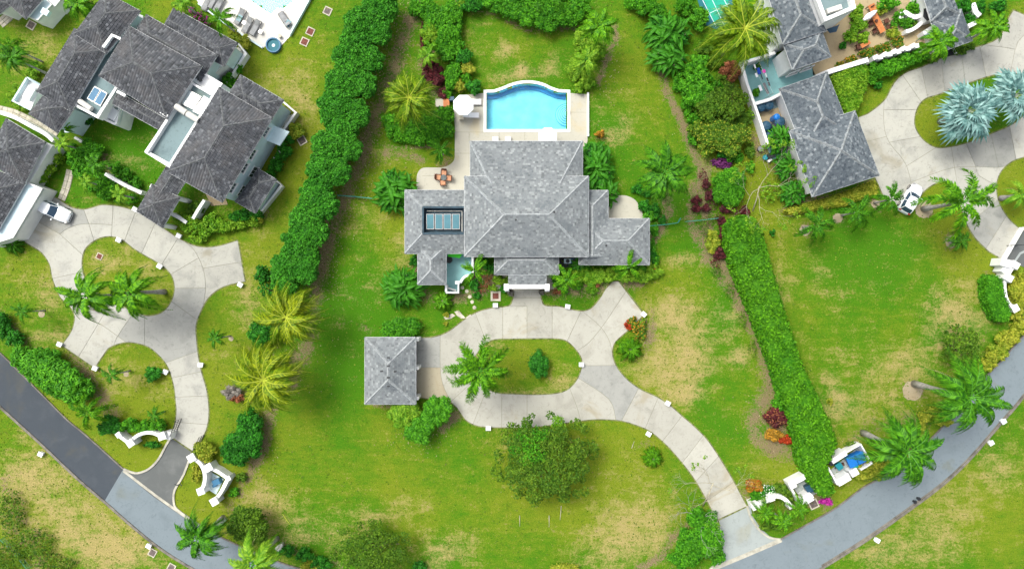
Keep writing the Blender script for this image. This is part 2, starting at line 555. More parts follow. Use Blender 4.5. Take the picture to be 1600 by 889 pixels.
def cdt_parts(outer, holes=(), joints=()):
    """planar subdivision of a region (xy metres): list of triangle lists"""
    vs, es = [], []

    def loop(p, closed=True):
        b = len(vs)
        vs.extend(Vector(q) for q in p)
        es.extend((b + i, b + i + 1) for i in range(len(p) - 1))
        if closed: es.append((b + len(p) - 1, b))
    loop(outer)
    for h in holes: loop(h)
    for j in joints: loop(j, False)
    V, E, F, _, oe, _ = delaunay_2d_cdt(vs, es, [], 0, 1e-4)
    con = set()
    for e, o in zip(E, oe):
        if o: con.add((min(e), max(e)))
    ef = {}
    for i, f in enumerate(F):
        for a, b in zip(f, f[1:] + f[:1]):
            ef.setdefault((min(a, b), max(a, b)), []).append(i)
    seen, comps = set(), []
    ins = []
    for f in F:
        cx = sum(V[i][0] for i in f) / 3
        cy = sum(V[i][1] for i in f) / 3
        ins.append(pip(cx, cy, outer) and not any(pip(cx, cy, h) for h in holes))
    for i in range(len(F)):
        if i in seen or not ins[i]: continue
        st, comp = [i], []
        seen.add(i)
        while st:
            k = st.pop()
            comp.append(F[k])
            f = F[k]
            for a, b in zip(f, f[1:] + f[:1]):
                key = (min(a, b), max(a, b))
                if key in con: continue
                for q in ef[key]:
                    if q not in seen and ins[q]:
                        seen.add(q)
                        st.append(q)
        comps.append(comp)
    return V, comps


def region(name, outer, mat, z, holes=(), z0=None, parent=None, kind='structure'):
    V, comps = cdt_parts(outer, holes)
    mb = MB()
    for comp in comps:
        tris_prism(mb, V, comp, z0, z, 0.0)
    return mb.build(name, mat, parent, kind=kind)


def tris_prism(mb, V, comp, z0, z1, inset):
    idx = {}
    for f in comp:
        for i in f: idx.setdefault(i, len(idx))
    pos = {i: Vector((V[i][0], V[i][1])) for i in idx}
    cnt = {}
    fs = []
    for f in comp:
        a, b, c = (pos[i] for i in f)
        if (b - a).cross(c - a) < 0: f = f[::-1]
        fs.append(f)
        for p, q in zip(f, f[1:] + f[:1]): cnt[(p, q)] = cnt.get((p, q), 0) + 1
    bd = [(p, q) for (p, q) in cnt if (q, p) not in cnt]
    if inset:
        off = {}
        for p, q in bd:
            d = pos[q] - pos[p]
            if d.length < 1e-6: continue
            n = Vector((-d.y, d.x)).normalized()
            off.setdefault(p, []).append(n)
            off.setdefault(q, []).append(n)
        for i, ns in off.items():
            m = sum(ns, Vector((0, 0)))
            if m.length > 0.2:
                m = m.normalized()
                k = inset / max(0.5, m.dot(ns[0]))
                pos[i] = pos[i] + m * k
    base = len(mb.v)
    order = list(idx)
    mb.v += [(pos[i].x, pos[i].y, z1) for i in order]
    loc = {i: base + k for k, i in enumerate(order)}
    for f in fs:
        mb.f.append(tuple(loc[i] for i in f))
        mb.mi.append(0)
    if z0 is not None:
        low = {}
        for p, q in bd:
            for i in (p, q):
                if i not in low:
                    low[i] = len(mb.v)
                    mb.v.append((pos[i].x, pos[i].y, z0))
            mb.f.append((loc[p], low[p], low[q], loc[q]))
            mb.mi.append(0)


def P2(pts, z=0.0):
    return [W2(x, y, z) for x, y in pts]


def ribbon(pts, wd):
    """polygon of a polyline thickened by wd (metres)"""
    P = [Vector(p) for p in pts]
    L_, R_ = [], []
    for i, p in enumerate(P):
        d = P[min(i + 1, len(P) - 1)] - P[max(i - 1, 0)]
        n = Vector((-d.y, d.x)).normalized()
        if 0 < i < len(P) - 1:
            d1 = (P[i] - P[i - 1]).normalized()
            k = 1 / max(0.6, abs(n.dot(Vector((-d1.y, d1.x)))))
        else: k = 1
        L_.append(p + n * wd / 2 * k)
        R_.append(p - n * wd / 2 * k)
    return L_, R_


def strip(mb, pts, wd, z0, z1, mi=0):
    L_, R_ = ribbon(pts, wd)
    n = len(L_)
    vs = [(p.x, p.y, z) for z in (z0, z1) for s_ in (L_, R_) for p in s_]
    a, b, c, d = 0, n, 2 * n, 3 * n      # L low, R low, L top, R top
    fs = []
    for i in range(n - 1):
        fs += [(c + i, d + i, d + i + 1, c + i + 1), (a + i, c + i, c + i + 1, a + i + 1), (b + i, b + i + 1, d + i + 1, d + i)]
    fs += [(a, b, d, c), (a + n - 1, c + n - 1, d + n - 1, b + n - 1)]
    mb.add(vs, fs, mi)

# ------------------------------------------------------------------ ground sheet with painted dryness / soil / yellowness
# (x, y, radius x, radius y, strength) in photo pixels
DRYB = [(1065, 510, 40, 45, .8), (1050, 590, 45, 35, .8), (1068, 612, 30, 18, .8), (1155, 560, 14, 12, .8), (1145, 490, 22, 18, .5),
        (1065, 405, 22, 12, .8), (1035, 480, 30, 25, .5), (1000, 575, 30, 18, .5), (1090, 560, 30, 25, .4),
        (960, 830, 70, 50, .55), (1010, 800, 50, 40, .55), (985, 850, 60, 30, .5), (420, 790, 45, 28, .8), (400, 765, 18, 18, .4),
        (590, 800, 60, 18, .6), (500, 840, 80, 22, .55), (720, 850, 40, 25, .5), (690, 870, 40, 20, .6), (640, 780, 25, 15, .4),
        (785, 80, 14, 14, .8), (815, 105, 8, 8, .8), (870, 90, 12, 14, .5), (800, 118, 30, 8, .5), (850, 112, 30, 10, .4), (745, 60, 15, 30, .35),
        (975, 190, 14, 12, .6), (960, 215, 20, 14, .6), (935, 170, 16, 18, .4), (990, 150, 30, 60, .25),
        (470, 110, 40, 30, .35), (460, 140, 26, 20, .5), (480, 170, 30, 20, .35), (45, 65, 30, 25, .35), (70, 105, 40, 25, .4),
        (210, 255, 25, 12, .55), (385, 470, 26, 50, .65), (350, 560, 22, 22, .4), (60, 440, 25, 20, .35), (75, 470, 26, 22, .55), (85, 528, 30, 14, .7),
        (205, 590, 18, 12, .4), (260, 560, 20, 14, .55), (262, 610, 14, 16, .55), (170, 600, 14, 22, .55), (240, 430, 26, 20, .5), (160, 415, 18, 14, .55), (175, 400, 30, 18, .3),
        (100, 720, 70, 40, .35), (60, 740, 50, 30, .45), (120, 800, 70, 40, .7), (150, 850, 80, 30, .75), (40, 690, 25, 60, .3), (10, 770, 30, 30, .4), (200, 870, 60, 25, .55), (230, 800, 50, 16, .3),
        (1330, 650, 70, 60, .25), (1370, 600, 60, 45, .35), (1480, 470, 30, 25, .5), (1500, 500, 35, 35, .5), (1510, 440, 20, 18, .45), (1420, 560, 50, 35, .3),
        (1275, 430, 12, 10, .3), (1390, 450, 30, 20, .3), (1440, 390, 30, 20, .3), (1500, 760, 60, 40, .3), (1570, 740, 40, 30, .35), (1450, 850, 80, 30, .3), (1350, 870, 60, 20, .3),
        (905, 425, 6, 4, 0), (740, 560, 8, 25, .9), (765, 540, 18, 7, .7), (755, 555, 20, 14, .4), (800, 612, 60, 6, .5), (890, 600, 24, 14, .35),
        (750, 470, 20, 12, .25), (590, 240, 30, 16, .6), (570, 330, 16, 20, .3), (1100, 240, 8, 40, .4),
        (1215, 480, 16, 60, .35), (1300, 600, 14, 30, .4), (1320, 640, 30, 16, .35), (1180, 715, 30, 40, .2), (1100, 200, 10, 60, .4),
        (630, 380, 14, 30, .5), (550, 540, 18, 18, .3), (1480, 800, 50, 26, .4), (1400, 860, 60, 24, .35)]
SOILS = [([(652, 10), (628, 70), (600, 150), (575, 220), (548, 290), (520, 360), (500, 430), (478, 545)], 12, .85),  # first stroke: bare soil with the tree row's shade painted in
         ([(640, 20), (610, 110), (560, 245)], 9, .6), ([(600, 240), (650, 245), (662, 252)], 7, .8),
         ([(473, 560), (462, 555), (455, 600)], 12, .9), ([(425, 640), (412, 700), (390, 745), (372, 770)], 9, .9),
         ([(1030, 95), (1045, 150), (1065, 190), (1080, 230), (1095, 265), (1090, 300)], 7, 1.0), ([(960, 40), (962, 60), (950, 90), (935, 130)], 5, .9),
         ([(1100, 268), (1095, 300), (1105, 340), (1100, 370), (1120, 400), (1145, 440), (1170, 490), (1190, 540), (1205, 600)], 12, 1.0),
         ([(1085, 300), (1080, 340), (1088, 375), (1115, 415), (1150, 470), (1178, 530)], 8, .8),
         ([(1205, 600), (1185, 640), (1178, 670), (1195, 700), (1240, 712)], 13, .9), ([(1210, 640), (1215, 690)], 22, .9),
         ([(1010, 400), (1045, 330), (1040, 300), (1025, 280)], 9, .9), ([(1000, 440), (960, 450), (890, 455), (850, 450)], 10, .9),
         ([(650, 420), (655, 455), (690, 470), (760, 455)], 10, .8), ([(745, 425), (765, 440), (785, 430)], 16, 1.0),
         ([(690, 670), (715, 650), (700, 635)], 7, 1.0), ([(585, 634), (640, 638)], 4, 1.0), ([(1000, 495), (1018, 515), (1012, 545)], 8, .9), ([(1020, 480), (1022, 520)], 3, .7),
         ([(1075, 820), (1050, 840), (1035, 870), (1000, 885)], 7, .9), ([(1010, 690), (995, 700)], 7, .6), ([(1100, 400), (1130, 430)], 8, .7),
         ([(1240, 310), (1300, 315), (1370, 285)], 8, 1.0), ([(1226, 330), (1260, 322)], 7, 1.0), ([(1540, 430), (1545, 470), (1560, 500)], 6, .8),
         ([(1425, 610), (1428, 612)], 15, .9), ([(1340, 680), (1400, 655), (1440, 660)], 14, .6), ([(1170, 775), (1230, 770), (1235, 800)], 16, .6), ([(1265, 775), (1290, 785)], 14, 1.0),
         ([(0, 490), (45, 545), (90, 560)], 8, .5), ([(120, 560), (150, 600), (170, 640)], 14, .8), ([(0, 760), (30, 830), (60, 880)], 22, .5), ([(360, 780), (370, 830)], 10, .6),
         ([(430, 840), (480, 870), (530, 884)], 6, .8), ([(1205, 130), (1180, 220), (1200, 240)], 6, .8), ([(1180, 215), (1187, 240)], 8, 1.0),
         ([(605, 228), (650, 232), (700, 225)], 4, .7), ([(690, 258), (710, 256)], 9, .7), ([(362, 607), (385, 620)], 12, .6), ([(545, 500), (580, 520)], 6, .4),
         ([(160, 240), (175, 280), (220, 300), (226, 315)], 5, .9), ([(640, 0), (660, 60), (662, 110)], 5, .6), ([(670, 90), (690, 150)], 16, .9), ([(1125, 100), (1150, 160)], 10, .5),
         ([(1195, 250), (1215, 275)], 8, .6), ([(560, 825), (560, 860)], 8, .1), ([(920, 380), (980, 420)], 9, .5), ([(705, 5), (740, 12), (830, 48), (900, 44)], 5, .7),
         ([(1485, 372), (1487, 380)], 9, .9), ([(1258, 358), (1262, 362)], 9, .9), ([(1308, 340), (1312, 343)], 9, .9), ([(1366, 318), (1370, 322)], 9, .8), ([(1440, 325), (1446, 330)], 13, .9),
         ([(270, 690), (300, 830)], 1, .1), ([(430, 300), (410, 345)], 5, .4)]
YELB = [(430, 130, 110, 130, .8), (60, 90, 110, 80, .7), (270, 10, 40, 30, .9), (1040, 560, 70, 70, .7), (1060, 450, 60, 50, .5), (640, 300, 70, 100, .6),
        (480, 650, 60, 60, .45), (350, 560, 80, 120, .7), (200, 420, 90, 60, .8), (210, 590, 80, 60, .7), (40, 450, 80, 90, .6), (250, 740, 60, 60, .7), (340, 780, 60, 60, .8),
        (100, 780, 180, 140, .9), (950, 790, 120, 90, .8), (760, 800, 160, 80, .55), (560, 760, 110, 70, .35), (600, 640, 50, 60, .3), (1190, 560, 30, 120, .3),
        (1380, 600, 120, 90, .6), (1520, 430, 60, 60, .7), (1500, 350, 60, 70, .75), (1450, 290, 60, 30, .9), (1590, 300, 60, 60, .9), (1330, 760, 120, 40, .8), (1500, 800, 160, 90, .7),
        (1180, 300, 50, 90, .9), (1160, 180, 60, 80, .7), (1000, 140, 60, 110, .5), (800, 80, 90, 60, .4), (1230, 400, 50, 60, .5), (1440, 190, 60, 60, .9), (1380, 150, 60, 40, .4),
        (820, 572, 90, 50, .6), (400, 400, 60, 50, .7), (460, 250, 70, 80, .8), (1010, 640, 60, 60, .7), (870, 690, 120, 40, .7), (1230, 730, 60, 30, .7), (620, 600, 40, 60, .4), (240, 230, 50, 50, -.3), (1360, 400, 90, 60, -.3),
        (620, 350, 30, 60, .4), (560, 420, 40, 80, -.2), (540, 590, 50, 80, -.3), (840, 850, 70, 50, -.2), (1140, 480, 30, 60, -.2), (1110, 650, 40, 40, -.3), (680, 500, 50, 30, 0.1), (1600, 30, 60, 40, .6), (720, 255, 60, 30, .5)]


def seg_dist(px, py, a, b):
    ax, ay = a
    dx, dy = b[0] - ax, b[1] - ay
    t = np.clip(((px - ax) * dx + (py - ay) * dy) / (dx * dx + dy * dy + 1e-9), 0, 1)
    return np.hypot(px - ax - t * dx, py - ay - t * dy)


POOL_IN = [(760, 145.6), (772, 145), (785, 141), (797, 136), (810, 132), (822.8, 130.6), (836, 131.5), (849, 135), (860, 140), (872, 144.6), (886.5, 145.2), (886.5, 202.5), (760, 202.5)]
POOL2_IN = [(381, -6), (424, 23), (434, 13), (442, 15), (455, 5), (466, -6), (430, -40)]


def make_ground():
    xs = np.concatenate([[-1500, -500, -200, -110], np.arange(-80, 80.1, 0.5), [110, 200, 500, 1500]])
    ys = np.concatenate([[-1500, -500, -200, -90], np.arange(-50, 50.1, 0.5), [90, 200, 500, 1500]])
    X, Y = np.meshgrid(xs, ys)
    px, py = X / S + 800, 444.5 - Y / S
    nx, ny = len(xs), len(ys)
    dry = np.zeros_like(X)
    yel = np.full_like(X, 0.12)
    soil = np.zeros_like(X)
    for x, y, rx, ry, k in DRYB: dry += .92 * k * np.exp(-(((px - x) / rx) ** 2 + ((py - y) / ry) ** 2) * 0.62)
    for x, y, rx, ry, k in YELB: yel += k * np.exp(-(((px - x) / rx) ** 2 + ((py - y) / ry) ** 2) * 0.8)
    for pts, w, k in SOILS:
        d = np.min([seg_dist(px, py, a, b) for a, b in zip(pts, pts[1:])], axis=0)
        soil = np.maximum(soil, k * 1.0 * np.exp(-(d / (w * 1.15)) ** 2 * 0.9))
    far = np.clip((np.hypot(px - 800, (py - 444) * 1.6) - 1000) / 400, 0, 1)
    yel = yel * (1 - far) + 0.5 * far
    C = np.stack([np.clip(dry, 0, 1), np.clip(soil, 0, 1), np.clip(yel, 0, 1), np.ones_like(X)], -1).reshape(-1, 4)
    inpool = [P2(POOL_IN), P2(POOL2_IN)]
    faces = []
    for j in range(ny - 1):
        for i in range(nx - 1):
            cx, cy = (xs[i] + xs[i + 1]) / 2, (ys[j] + ys[j + 1]) / 2
            if -36 < cx < 8 and 18 < cy < 42 and any(pip(cx, cy, p) for p in inpool): continue
            k = j * nx + i
            faces.append((k, k + 1, k + nx + 1, k + nx))
    me = bpy.data.meshes.new("ground")
    me.from_pydata(np.stack([X, Y, np.zeros_like(X)], -1).reshape(-1, 3).tolist(), [], faces)
    at = me.color_attributes.new("ground", 'FLOAT_COLOR', 'POINT')
    at.data.foreach_set("color", C.ravel())
    me.materials.append(M_LAWN)
    o = bpy.data.objects.new("ground", me)
    COL.objects.link(o)
    o['kind'] = 'structure'


make_ground()


# ------------------------------------------------------------------ roads, kerbs and aprons
def smooth(pts, n=5, closed=False):
    return catmull(P2(pts), n, closed)


ROAD_U = [(-60, 500), (0, 550.6), (38, 588), (71, 621), (106, 656), (136, 680.5), (193, 732), (250, 775), (299.5, 810.6), (348, 840), (430, 875), (484, 892), (600, 925), (740, 945), (860, 945), (990, 925), (1112, 889), (1219, 842), (1268, 814.6), (1307, 792), (1346, 762.5), (1372, 748), (1398, 730), (1440, 698), (1480, 658), (1530, 598), (1557, 571), (1584, 540.5), (1605, 515), (1660, 430)]
ROAD_L = [(-70, 570), (0, 635), (63.5, 692.6), (121, 747), (163, 783), (212, 826), (257, 861), (310, 893), (400, 940), (500, 975), (640, 1005), (800, 1015), (960, 1005), (1120, 965), (1220, 925), (1281, 889), (1307, 873), (1352.6, 844), (1400, 811), (1469, 760), (1513, 719), (1560, 665), (1600, 618), (1670, 520)]
ru, rl = smooth(ROAD_U, 4), smooth(ROAD_L, 4)
sx, sx2 = W2(192, 733.5), W2(162, 777)
iu = min(range(len(ru)), key=lambda i: math.dist(ru[i], sx))
il = min(range(len(rl)), key=lambda i: math.dist(rl[i], sx2))
region("dark_road", ru[:iu + 1] + rl[:il + 1][::-1], M_ASPH_D, 0.012)
region("road", ru[iu:] + rl[il:][::-1], M_ASPH_L, 0.012)


def kerb(name, pts, w=0.16, h=0.12, mat=None, n=3):
    mb = MB()
    strip(mb, smooth(pts, n) if n > 1 else P2(pts), w, -0.05, h)
    return mb.build(name, mat or M_KERB, kind='structure')


kerb("kerb", ROAD_U[:7], mat=M_KERBD)
kerb("kerb", ROAD_L, 0.28, mat=M_KERBD)
kerb("gutter_strip", [(x + 3, y - 5) for x, y in ROAD_L[15:]], 0.32, 0.03, M_KERBD)
kerb("kerb", [(299.5, 810.6), (348, 840), (430, 875), (484, 892), (600, 925), (740, 945), (860, 945), (990, 925), (1100, 893)], mat=M_KERBD)
kerb("kerb", ROAD_U[17:], mat=M_KERBD)
# left apron
region("left_apron", P2([(268, 681), (302.6, 703), (287.4, 741), (272, 765), (270, 783), (277, 796), (288, 806), (292, 811), (240, 776), (196, 740), (206, 736.5), (216, 738), (233, 732), (248, 717), (260, 692.6)]), M_ASPH_M, 0.020)
kerb("channel_kerb", [(193, 735), (245, 775), (296, 811)], 0.3, 0.03, M_KERB)
kerb("kerb", [(268, 682), (260, 695), (248, 717), (233, 732), (216, 738.5), (204, 736.5), (193.6, 732)], 0.24, 0.13)
kerb("kerb", [(299.5, 708), (287.4, 741), (273.5, 765), (272, 783), (277, 795), (299.5, 811)], 0.24, 0.13)
# main apron
region("main_apron", P2([(1123, 813), (1172, 789), (1176, 806), (1188, 824), (1202, 837), (1221, 843), (1113.6, 889), (1122, 876), (1126.6, 860), (1128, 842)]), M_APRON, 0.020)
kerb("apron_threshold", [(1106, 893), (1113.6, 888.5), (1165, 867), (1221, 843)], 0.5, 0.035, M_KERB, 1)
kerb("kerb", [(1119, 812), (1127, 842), (1125.6, 860), (1121, 876), (1106, 892)], 0.24, 0.13)
kerb("kerb", [(1167, 790), (1173, 808), (1186, 827), (1202, 839), (1219, 842)], 0.24, 0.13)
# right apron
region("right_apron", P2([(1569.4, 407.6), (1600, 355), (1650, 330), (1650, 440), (1587, 412)]), M_ASPH_M, 0.020)
mb = MB()
strip(mb, P2([(1583, 412), (1594, 396), (1620, 384)]), 0.25, 0.0, 0.026)
mb.build("asphalt_patch", M_APRON, kind='structure')


STAINED = [(842, 640, 1), (670, 600, 1), (668, 550, 0), (120, 540, 1), (210, 515, 0), (250, 520, 0), (292, 478, 0), (285, 530, 0), (90, 350, 0), (1545, 235, 0), (1500, 110, 0), (935, 600, 0), (1525, 365, 0)]
M_EDGE = plain("mossy_edge_dirt", (0.17, 0.19, 0.06), 0.95, 0.5, 2.5)


def drive(name, outer, holes, joints, mat, z=0.06, gap=0.022):
    o = region(name, outer, M_JOINT, 0.028, holes)
    jj = []
    for j in joints:
        p = [Vector(q) for q in (smooth(j, 4) if len(j) > 2 else P2(j))]
        p[0] = p[0] + (p[0] - p[1]).normalized() * 0.35
        p[-1] = p[-1] + (p[-1] - p[-2]).normalized() * 0.35
        jj.append([(q.x, q.y) for q in p])
    eb = MB()
    for lp in [outer] + list(holes): strip(eb, list(lp) + [lp[0]], .26, .0, .032)
    eb.build("dirt_edge", M_EDGE, o)
    V, comps = cdt_parts(outer, holes, jj)
    for comp in comps:
        area = sum(abs((Vector(V[b]) - Vector(V[a])).cross(Vector(V[c]) - Vector(V[a]))) / 2 for a, b, c in comp)
        if area < 0.25: continue
        m = MB()
        tris_prism(m, V, comp, 0.015, z, gap)
        cx = sum(V[i][0] for f in comp for i in f) / (3 * len(comp))
        cy = sum(V[i][1] for f in comp for i in f) / (3 * len(comp))
        sm = mat
        for sx_, sy_, k_ in STAINED:
            q = W2(sx_, sy_)
            if math.hypot(q[0] - cx, q[1] - cy) < 1.9: sm = M_STAIN_B if k_ else M_STAIN_G
        m.build("slab", sm, o)
    return o


MAIN_OUT = P2([(803, 452), (803, 462)]) + smooth([(801, 469), (797, 477), (785, 480), (770, 481), (745, 488), (725, 500), (707, 514), (693, 522), (678, 526.5), (664, 527.5)], 3) + P2([(650, 527.5), (650, 620), (704, 627)]) + \
    smooth([(714.7, 637), (727, 654.7), (742, 663.5), (760, 666.8), (793, 667.5), (830, 667), (865, 663), (896, 658.5), (926, 655), (949, 655), (971.6, 657), (992, 663), (1012, 671), (1032, 686), (1051, 705), (1076, 735), (1092.5, 760), (1109, 790), (1119, 812)], 3) + \
    smooth([(1167, 790), (1161, 780), (1148, 755), (1131.5, 727), (1115, 701), (1100.6, 682), (1080, 662), (1068, 652), (1047.6, 634), (1027, 620.5), (1002, 609), (982, 595), (966.6, 578), (959, 563.5), (956.5, 550), (959, 538), (966, 529), (980, 517)], 3) + \
    P2([(1006, 491.5), (966, 439.5), (957, 440)]) + smooth([(946, 452), (937, 467), (926, 480), (917, 485), (906, 486), (892, 483.5), (874, 479), (855, 478.3), (848, 475)], 3) + P2([(845, 465), (844, 452)])
MAIN_ISL = smooth([(773, 530), (760, 536), (748, 548), (741, 562), (741, 582), (748, 597), (760, 607), (778, 614), (800, 615.5), (840, 616.7), (873, 614), (890, 606.6), (903, 591), (909, 574), (909, 560), (901, 547), (888, 534), (873, 529), (840, 528.5), (800, 529)], 3, True)
MAIN_J = [[(803, 465), (845, 465)], [(797, 478.5), (850, 478.5)], [(785.6, 479), (785.6, 529)], [(823.4, 478), (823.4, 529)], [(862.8, 478), (862.8, 529)], [(907, 488), (887, 531)],
          [(743.8, 492), (759.7, 534)], [(688, 524), (688, 574), (692, 600), (704, 627)], [(650, 574), (741, 574)], [(704.5, 627), (743, 592)], [(740, 660), (760, 608)], [(784, 616), (784, 667)], [(823.5, 616), (823.5, 667)],
          [(909, 571), (959, 570.6)], [(903, 590), (951, 623), (962, 655)], [(890.6, 608), (900.8, 634), (907, 656)], [(998, 606), (971.6, 656)], [(1028.6, 620), (1008, 669)], [(1065, 650), (1036, 687.6)], [(1099, 679.6), (1066.5, 722)],
          [(1123, 712), (1090, 748)], [(1147, 752), (1106, 781)], [(911, 487), (937.4, 509.7), (951, 530), (957, 552)], [(978, 455), (944, 506), (920, 535), (901, 548)], [(718, 505), (741, 545)]]
drive("main_driveway", MAIN_OUT, [MAIN_ISL], MAIN_J, M_CONC)

LEFT_OUT = P2([(63, 299), (91, 311)]) + smooth([(101, 318), (114, 325), (131.6, 327.5), (147, 324), (159.5, 320.5), (177, 321.5), (192, 324)], 3) + P2([(212.6, 330), (254, 355.7), (276, 371)]) + \
    smooth([(293.7, 380), (308, 385), (325, 386.5), (345, 384), (371, 376)], 3) + P2([(372, 378), (383, 440)]) + \
    smooth([(361, 444), (343, 451), (325, 466), (312.7, 488.6), (306, 509), (307, 531.6), (310, 557), (315, 582), (323, 610), (326.5, 641), (324, 665), (316, 683.5), (301, 704)], 3) + \
    smooth([(268, 682), (274, 662), (276, 640), (274.7, 625), (273, 607.6), (268, 587), (261, 569.6), (248, 554), (233, 542), (215, 536), (197.5, 534.5), (182, 538), (169.6, 544), (162, 554), (154.4, 565), (149, 575)], 3) + \
    P2([(98, 540)]) + smooth([(101, 534), (111.4, 519), (116.5, 504), (116.5, 491), (109, 478), (96, 466), (88.6, 451), (82, 433), (78, 413), (66, 395), (50.6, 384.8), (38, 377), (25, 364.6)], 3)
LEFT_ISL = smooth([(174.7, 369.5), (157, 371.5), (142, 380), (131.6, 392), (128, 412), (132, 433), (144, 452), (165, 466), (186, 476), (202.5, 484), (217, 490.5), (234, 493.7), (253, 488.6), (266, 475), (273, 455.7), (271, 436), (261, 421), (243, 408), (226, 398.5), (207.6, 387), (192, 375)], 3, True)
LEFT_J = [[(177, 321), (174.7, 370)], [(212.6, 330), (195, 376)], [(243, 349), (221.5, 396)], [(278.5, 372), (252, 415)], [(288.6, 377), (303, 390), (314, 410), (320, 430), (321.5, 452), (318, 478)], [(309, 404), (270, 427)],
          [(272, 450.6), (320, 450)], [(270, 472), (306, 498)], [(209, 488), (183.5, 526.6), (178, 541)], [(174.7, 471), (124, 556)], [(118, 483), (134, 496), (160, 508), (195, 533)], [(226.6, 493), (226.6, 540)],
          [(258, 567), (308, 549)], [(269.6, 590), (316.5, 580)], [(319, 419), (380, 409)], [(276, 620), (325, 618)], [(275, 659), (325, 663)], [(80, 407), (80, 390), (94, 366), (120, 352), (150, 350), (176, 352)], [(83, 435), (129, 425)],
          [(128, 397), (94, 366)], [(38, 335), (94, 366)], [(60, 383), (94, 366)], [(148, 379), (140, 352)], [(131, 327), (140, 352)], [(116, 485), (133, 436)], [(88, 315), (107, 357)]]
drive("left_driveway", LEFT_OUT, [LEFT_ISL], LEFT_J, M_CONC_R)

RIGHT_OUT = P2([(1380, 306), (1360, 262), (1341, 184)]) + smooth([(1355, 179), (1372, 166.7), (1384.5, 154), (1392, 139.5), (1402, 124.6), (1418, 113), (1439, 106), (1471, 92), (1492, 86), (1519, 76.5), (1551, 66), (1566, 52), (1576, 28.7)], 3) + \
    P2([(1583, 17), (1600, 24), (1680, 60), (1680, 215)]) + smooth([(1620, 240), (1600, 245.6), (1581, 252), (1565, 266), (1557, 284), (1557, 304.6), (1564, 325), (1578, 345), (1596, 360)], 3) + \
    P2([(1569, 407.6)]) + smooth([(1545, 393), (1524.6, 373), (1512, 353), (1504, 332), (1497, 310), (1490, 293), (1480, 284), (1466, 285), (1452, 292), (1440, 303), (1430, 315), (1412, 323), (1395, 318)], 3)
RIGHT_ISL = smooth([(1468.6, 147), (1446, 154), (1434, 166.7), (1428.6, 184), (1430, 201), (1441.4, 218.6), (1458.8, 230), (1476, 231.5), (1508, 225), (1545, 211), (1580, 196), (1604, 176), (1616, 150), (1606, 124), (1580, 114), (1550, 118), (1510, 131)], 3, True)
RIGHT_J = [[(1381, 158), (1381, 196), (1389.5, 223.6), (1416.7, 260.7), (1428, 318)], [(1350, 223), (1384.5, 213.7)], [(1509, 225), (1523, 258), (1530, 275), (1557, 290)], [(1548, 210), (1560, 262)], [(1470, 92), (1476, 146)],
           [(1530, 70), (1540, 118)], [(1680, 45), (1600, 55), (1580, 105), (1578, 115)], [(1439, 106), (1449, 152)], [(1536, 71), (1587.5, 78.4), (1620, 95)], [(1501.5, 83), (1508, 131)], [(1389, 223), (1437, 214)], [(1416, 260), (1462, 231)],
           [(1424, 285), (1491, 262), (1557, 262), (1575, 258)], [(1486, 231), (1491, 262), (1500, 318)], [(1577.5, 199), (1587, 249)], [(1381, 172), (1432, 172)], [(1410, 118), (1439, 160)], [(1512, 350), (1560, 312)], [(1540, 389), (1572, 338)], [(1404, 125), (1381, 165)]]
drive("right_driveway", RIGHT_OUT, [RIGHT_ISL], RIGHT_J, M_CONC_R)


# ------------------------------------------------------------------ pools and decks
def make_pool(name, label, inner, cop_w, water_z, floor_z, steps=None, group=None):
    t = thing(name, label, "swimming pool", (W(*inner[0])))
    mb = MB()
    V, comps = cdt_parts(inner)
    for c in comps: tris_prism(mb, V, c, None, floor_z, 0)
    mb.build("basin_floor", M_POOLF, t)
    mb = MB()
    n = len(inner)
    for i in range(n):
        a, b = inner[i], inner[(i + 1) % n]
        mb.poly([(*a, floor_z), (*b, floor_z), (*b, -0.18), (*a, -0.18)])
    mb.build("basin_wall", M_POOLF, t)
    mb = MB()
    for i in range(n):
        a, b = inner[i], inner[(i + 1) % n]
        mb.poly([(*a, -0.18), (*b, -0.18), (*b, 0.05), (*a, 0.05)])
    mb.build("waterline_tile", M_TILEB, t)
    mb = MB()
    for c in comps: tris_prism(mb, V, c, None, water_z, 0)
    mb.build("water", M_WATER, t)
    mb = MB()
    A = sum(inner[i][0] * inner[(i + 1) % n][1] - inner[(i + 1) % n][0] * inner[i][1] for i in range(n))
    sg = 1 if A > 0 else -1
    P = [Vector(p) for p in inner]
    off = []
    for i in range(n):
        d1, d2 = (P[i] - P[i - 1]).normalized(), (P[(i + 1) % n] - P[i]).normalized()
        n1, n2 = Vector((d1.y, -d1.x)) * sg, Vector((d2.y, -d2.x)) * sg
        m = (n1 + n2).normalized()
        off.append(P[i] + m * cop_w / max(0.6, m.dot(n1)))
    for i in range(n):
        j = (i + 1) % n
        mb.poly([(*P[i], .095), (*P[j], .095), (*off[j], .095), (*off[i], .095)])
        mb.poly([(*off[i], .0), (*off[j], .0), (*off[j], .095), (*off[i], .095)])
        mb.poly([(*P[i], .05), (*P[j], .05), (*P[j], .095), (*P[i], .095)])
    mb.build("coping", M_WHITE, t)
    return t


pin = P2([(760, 145.4)]) + smooth([(772, 145.2), (785, 141), (797, 136), (810, 132.2), (822.8, 130.8), (836, 131.7), (849, 135.2), (860, 140.4), (873, 144.8)], 3) + P2([(886.5, 145.4), (886.5, 202.5), (760, 202.5)])
pool = make_pool("swimming_pool", "blue pool with a bowed far edge and rounded steps behind the grey villa", pin, 0.34, -0.10, -1.25)
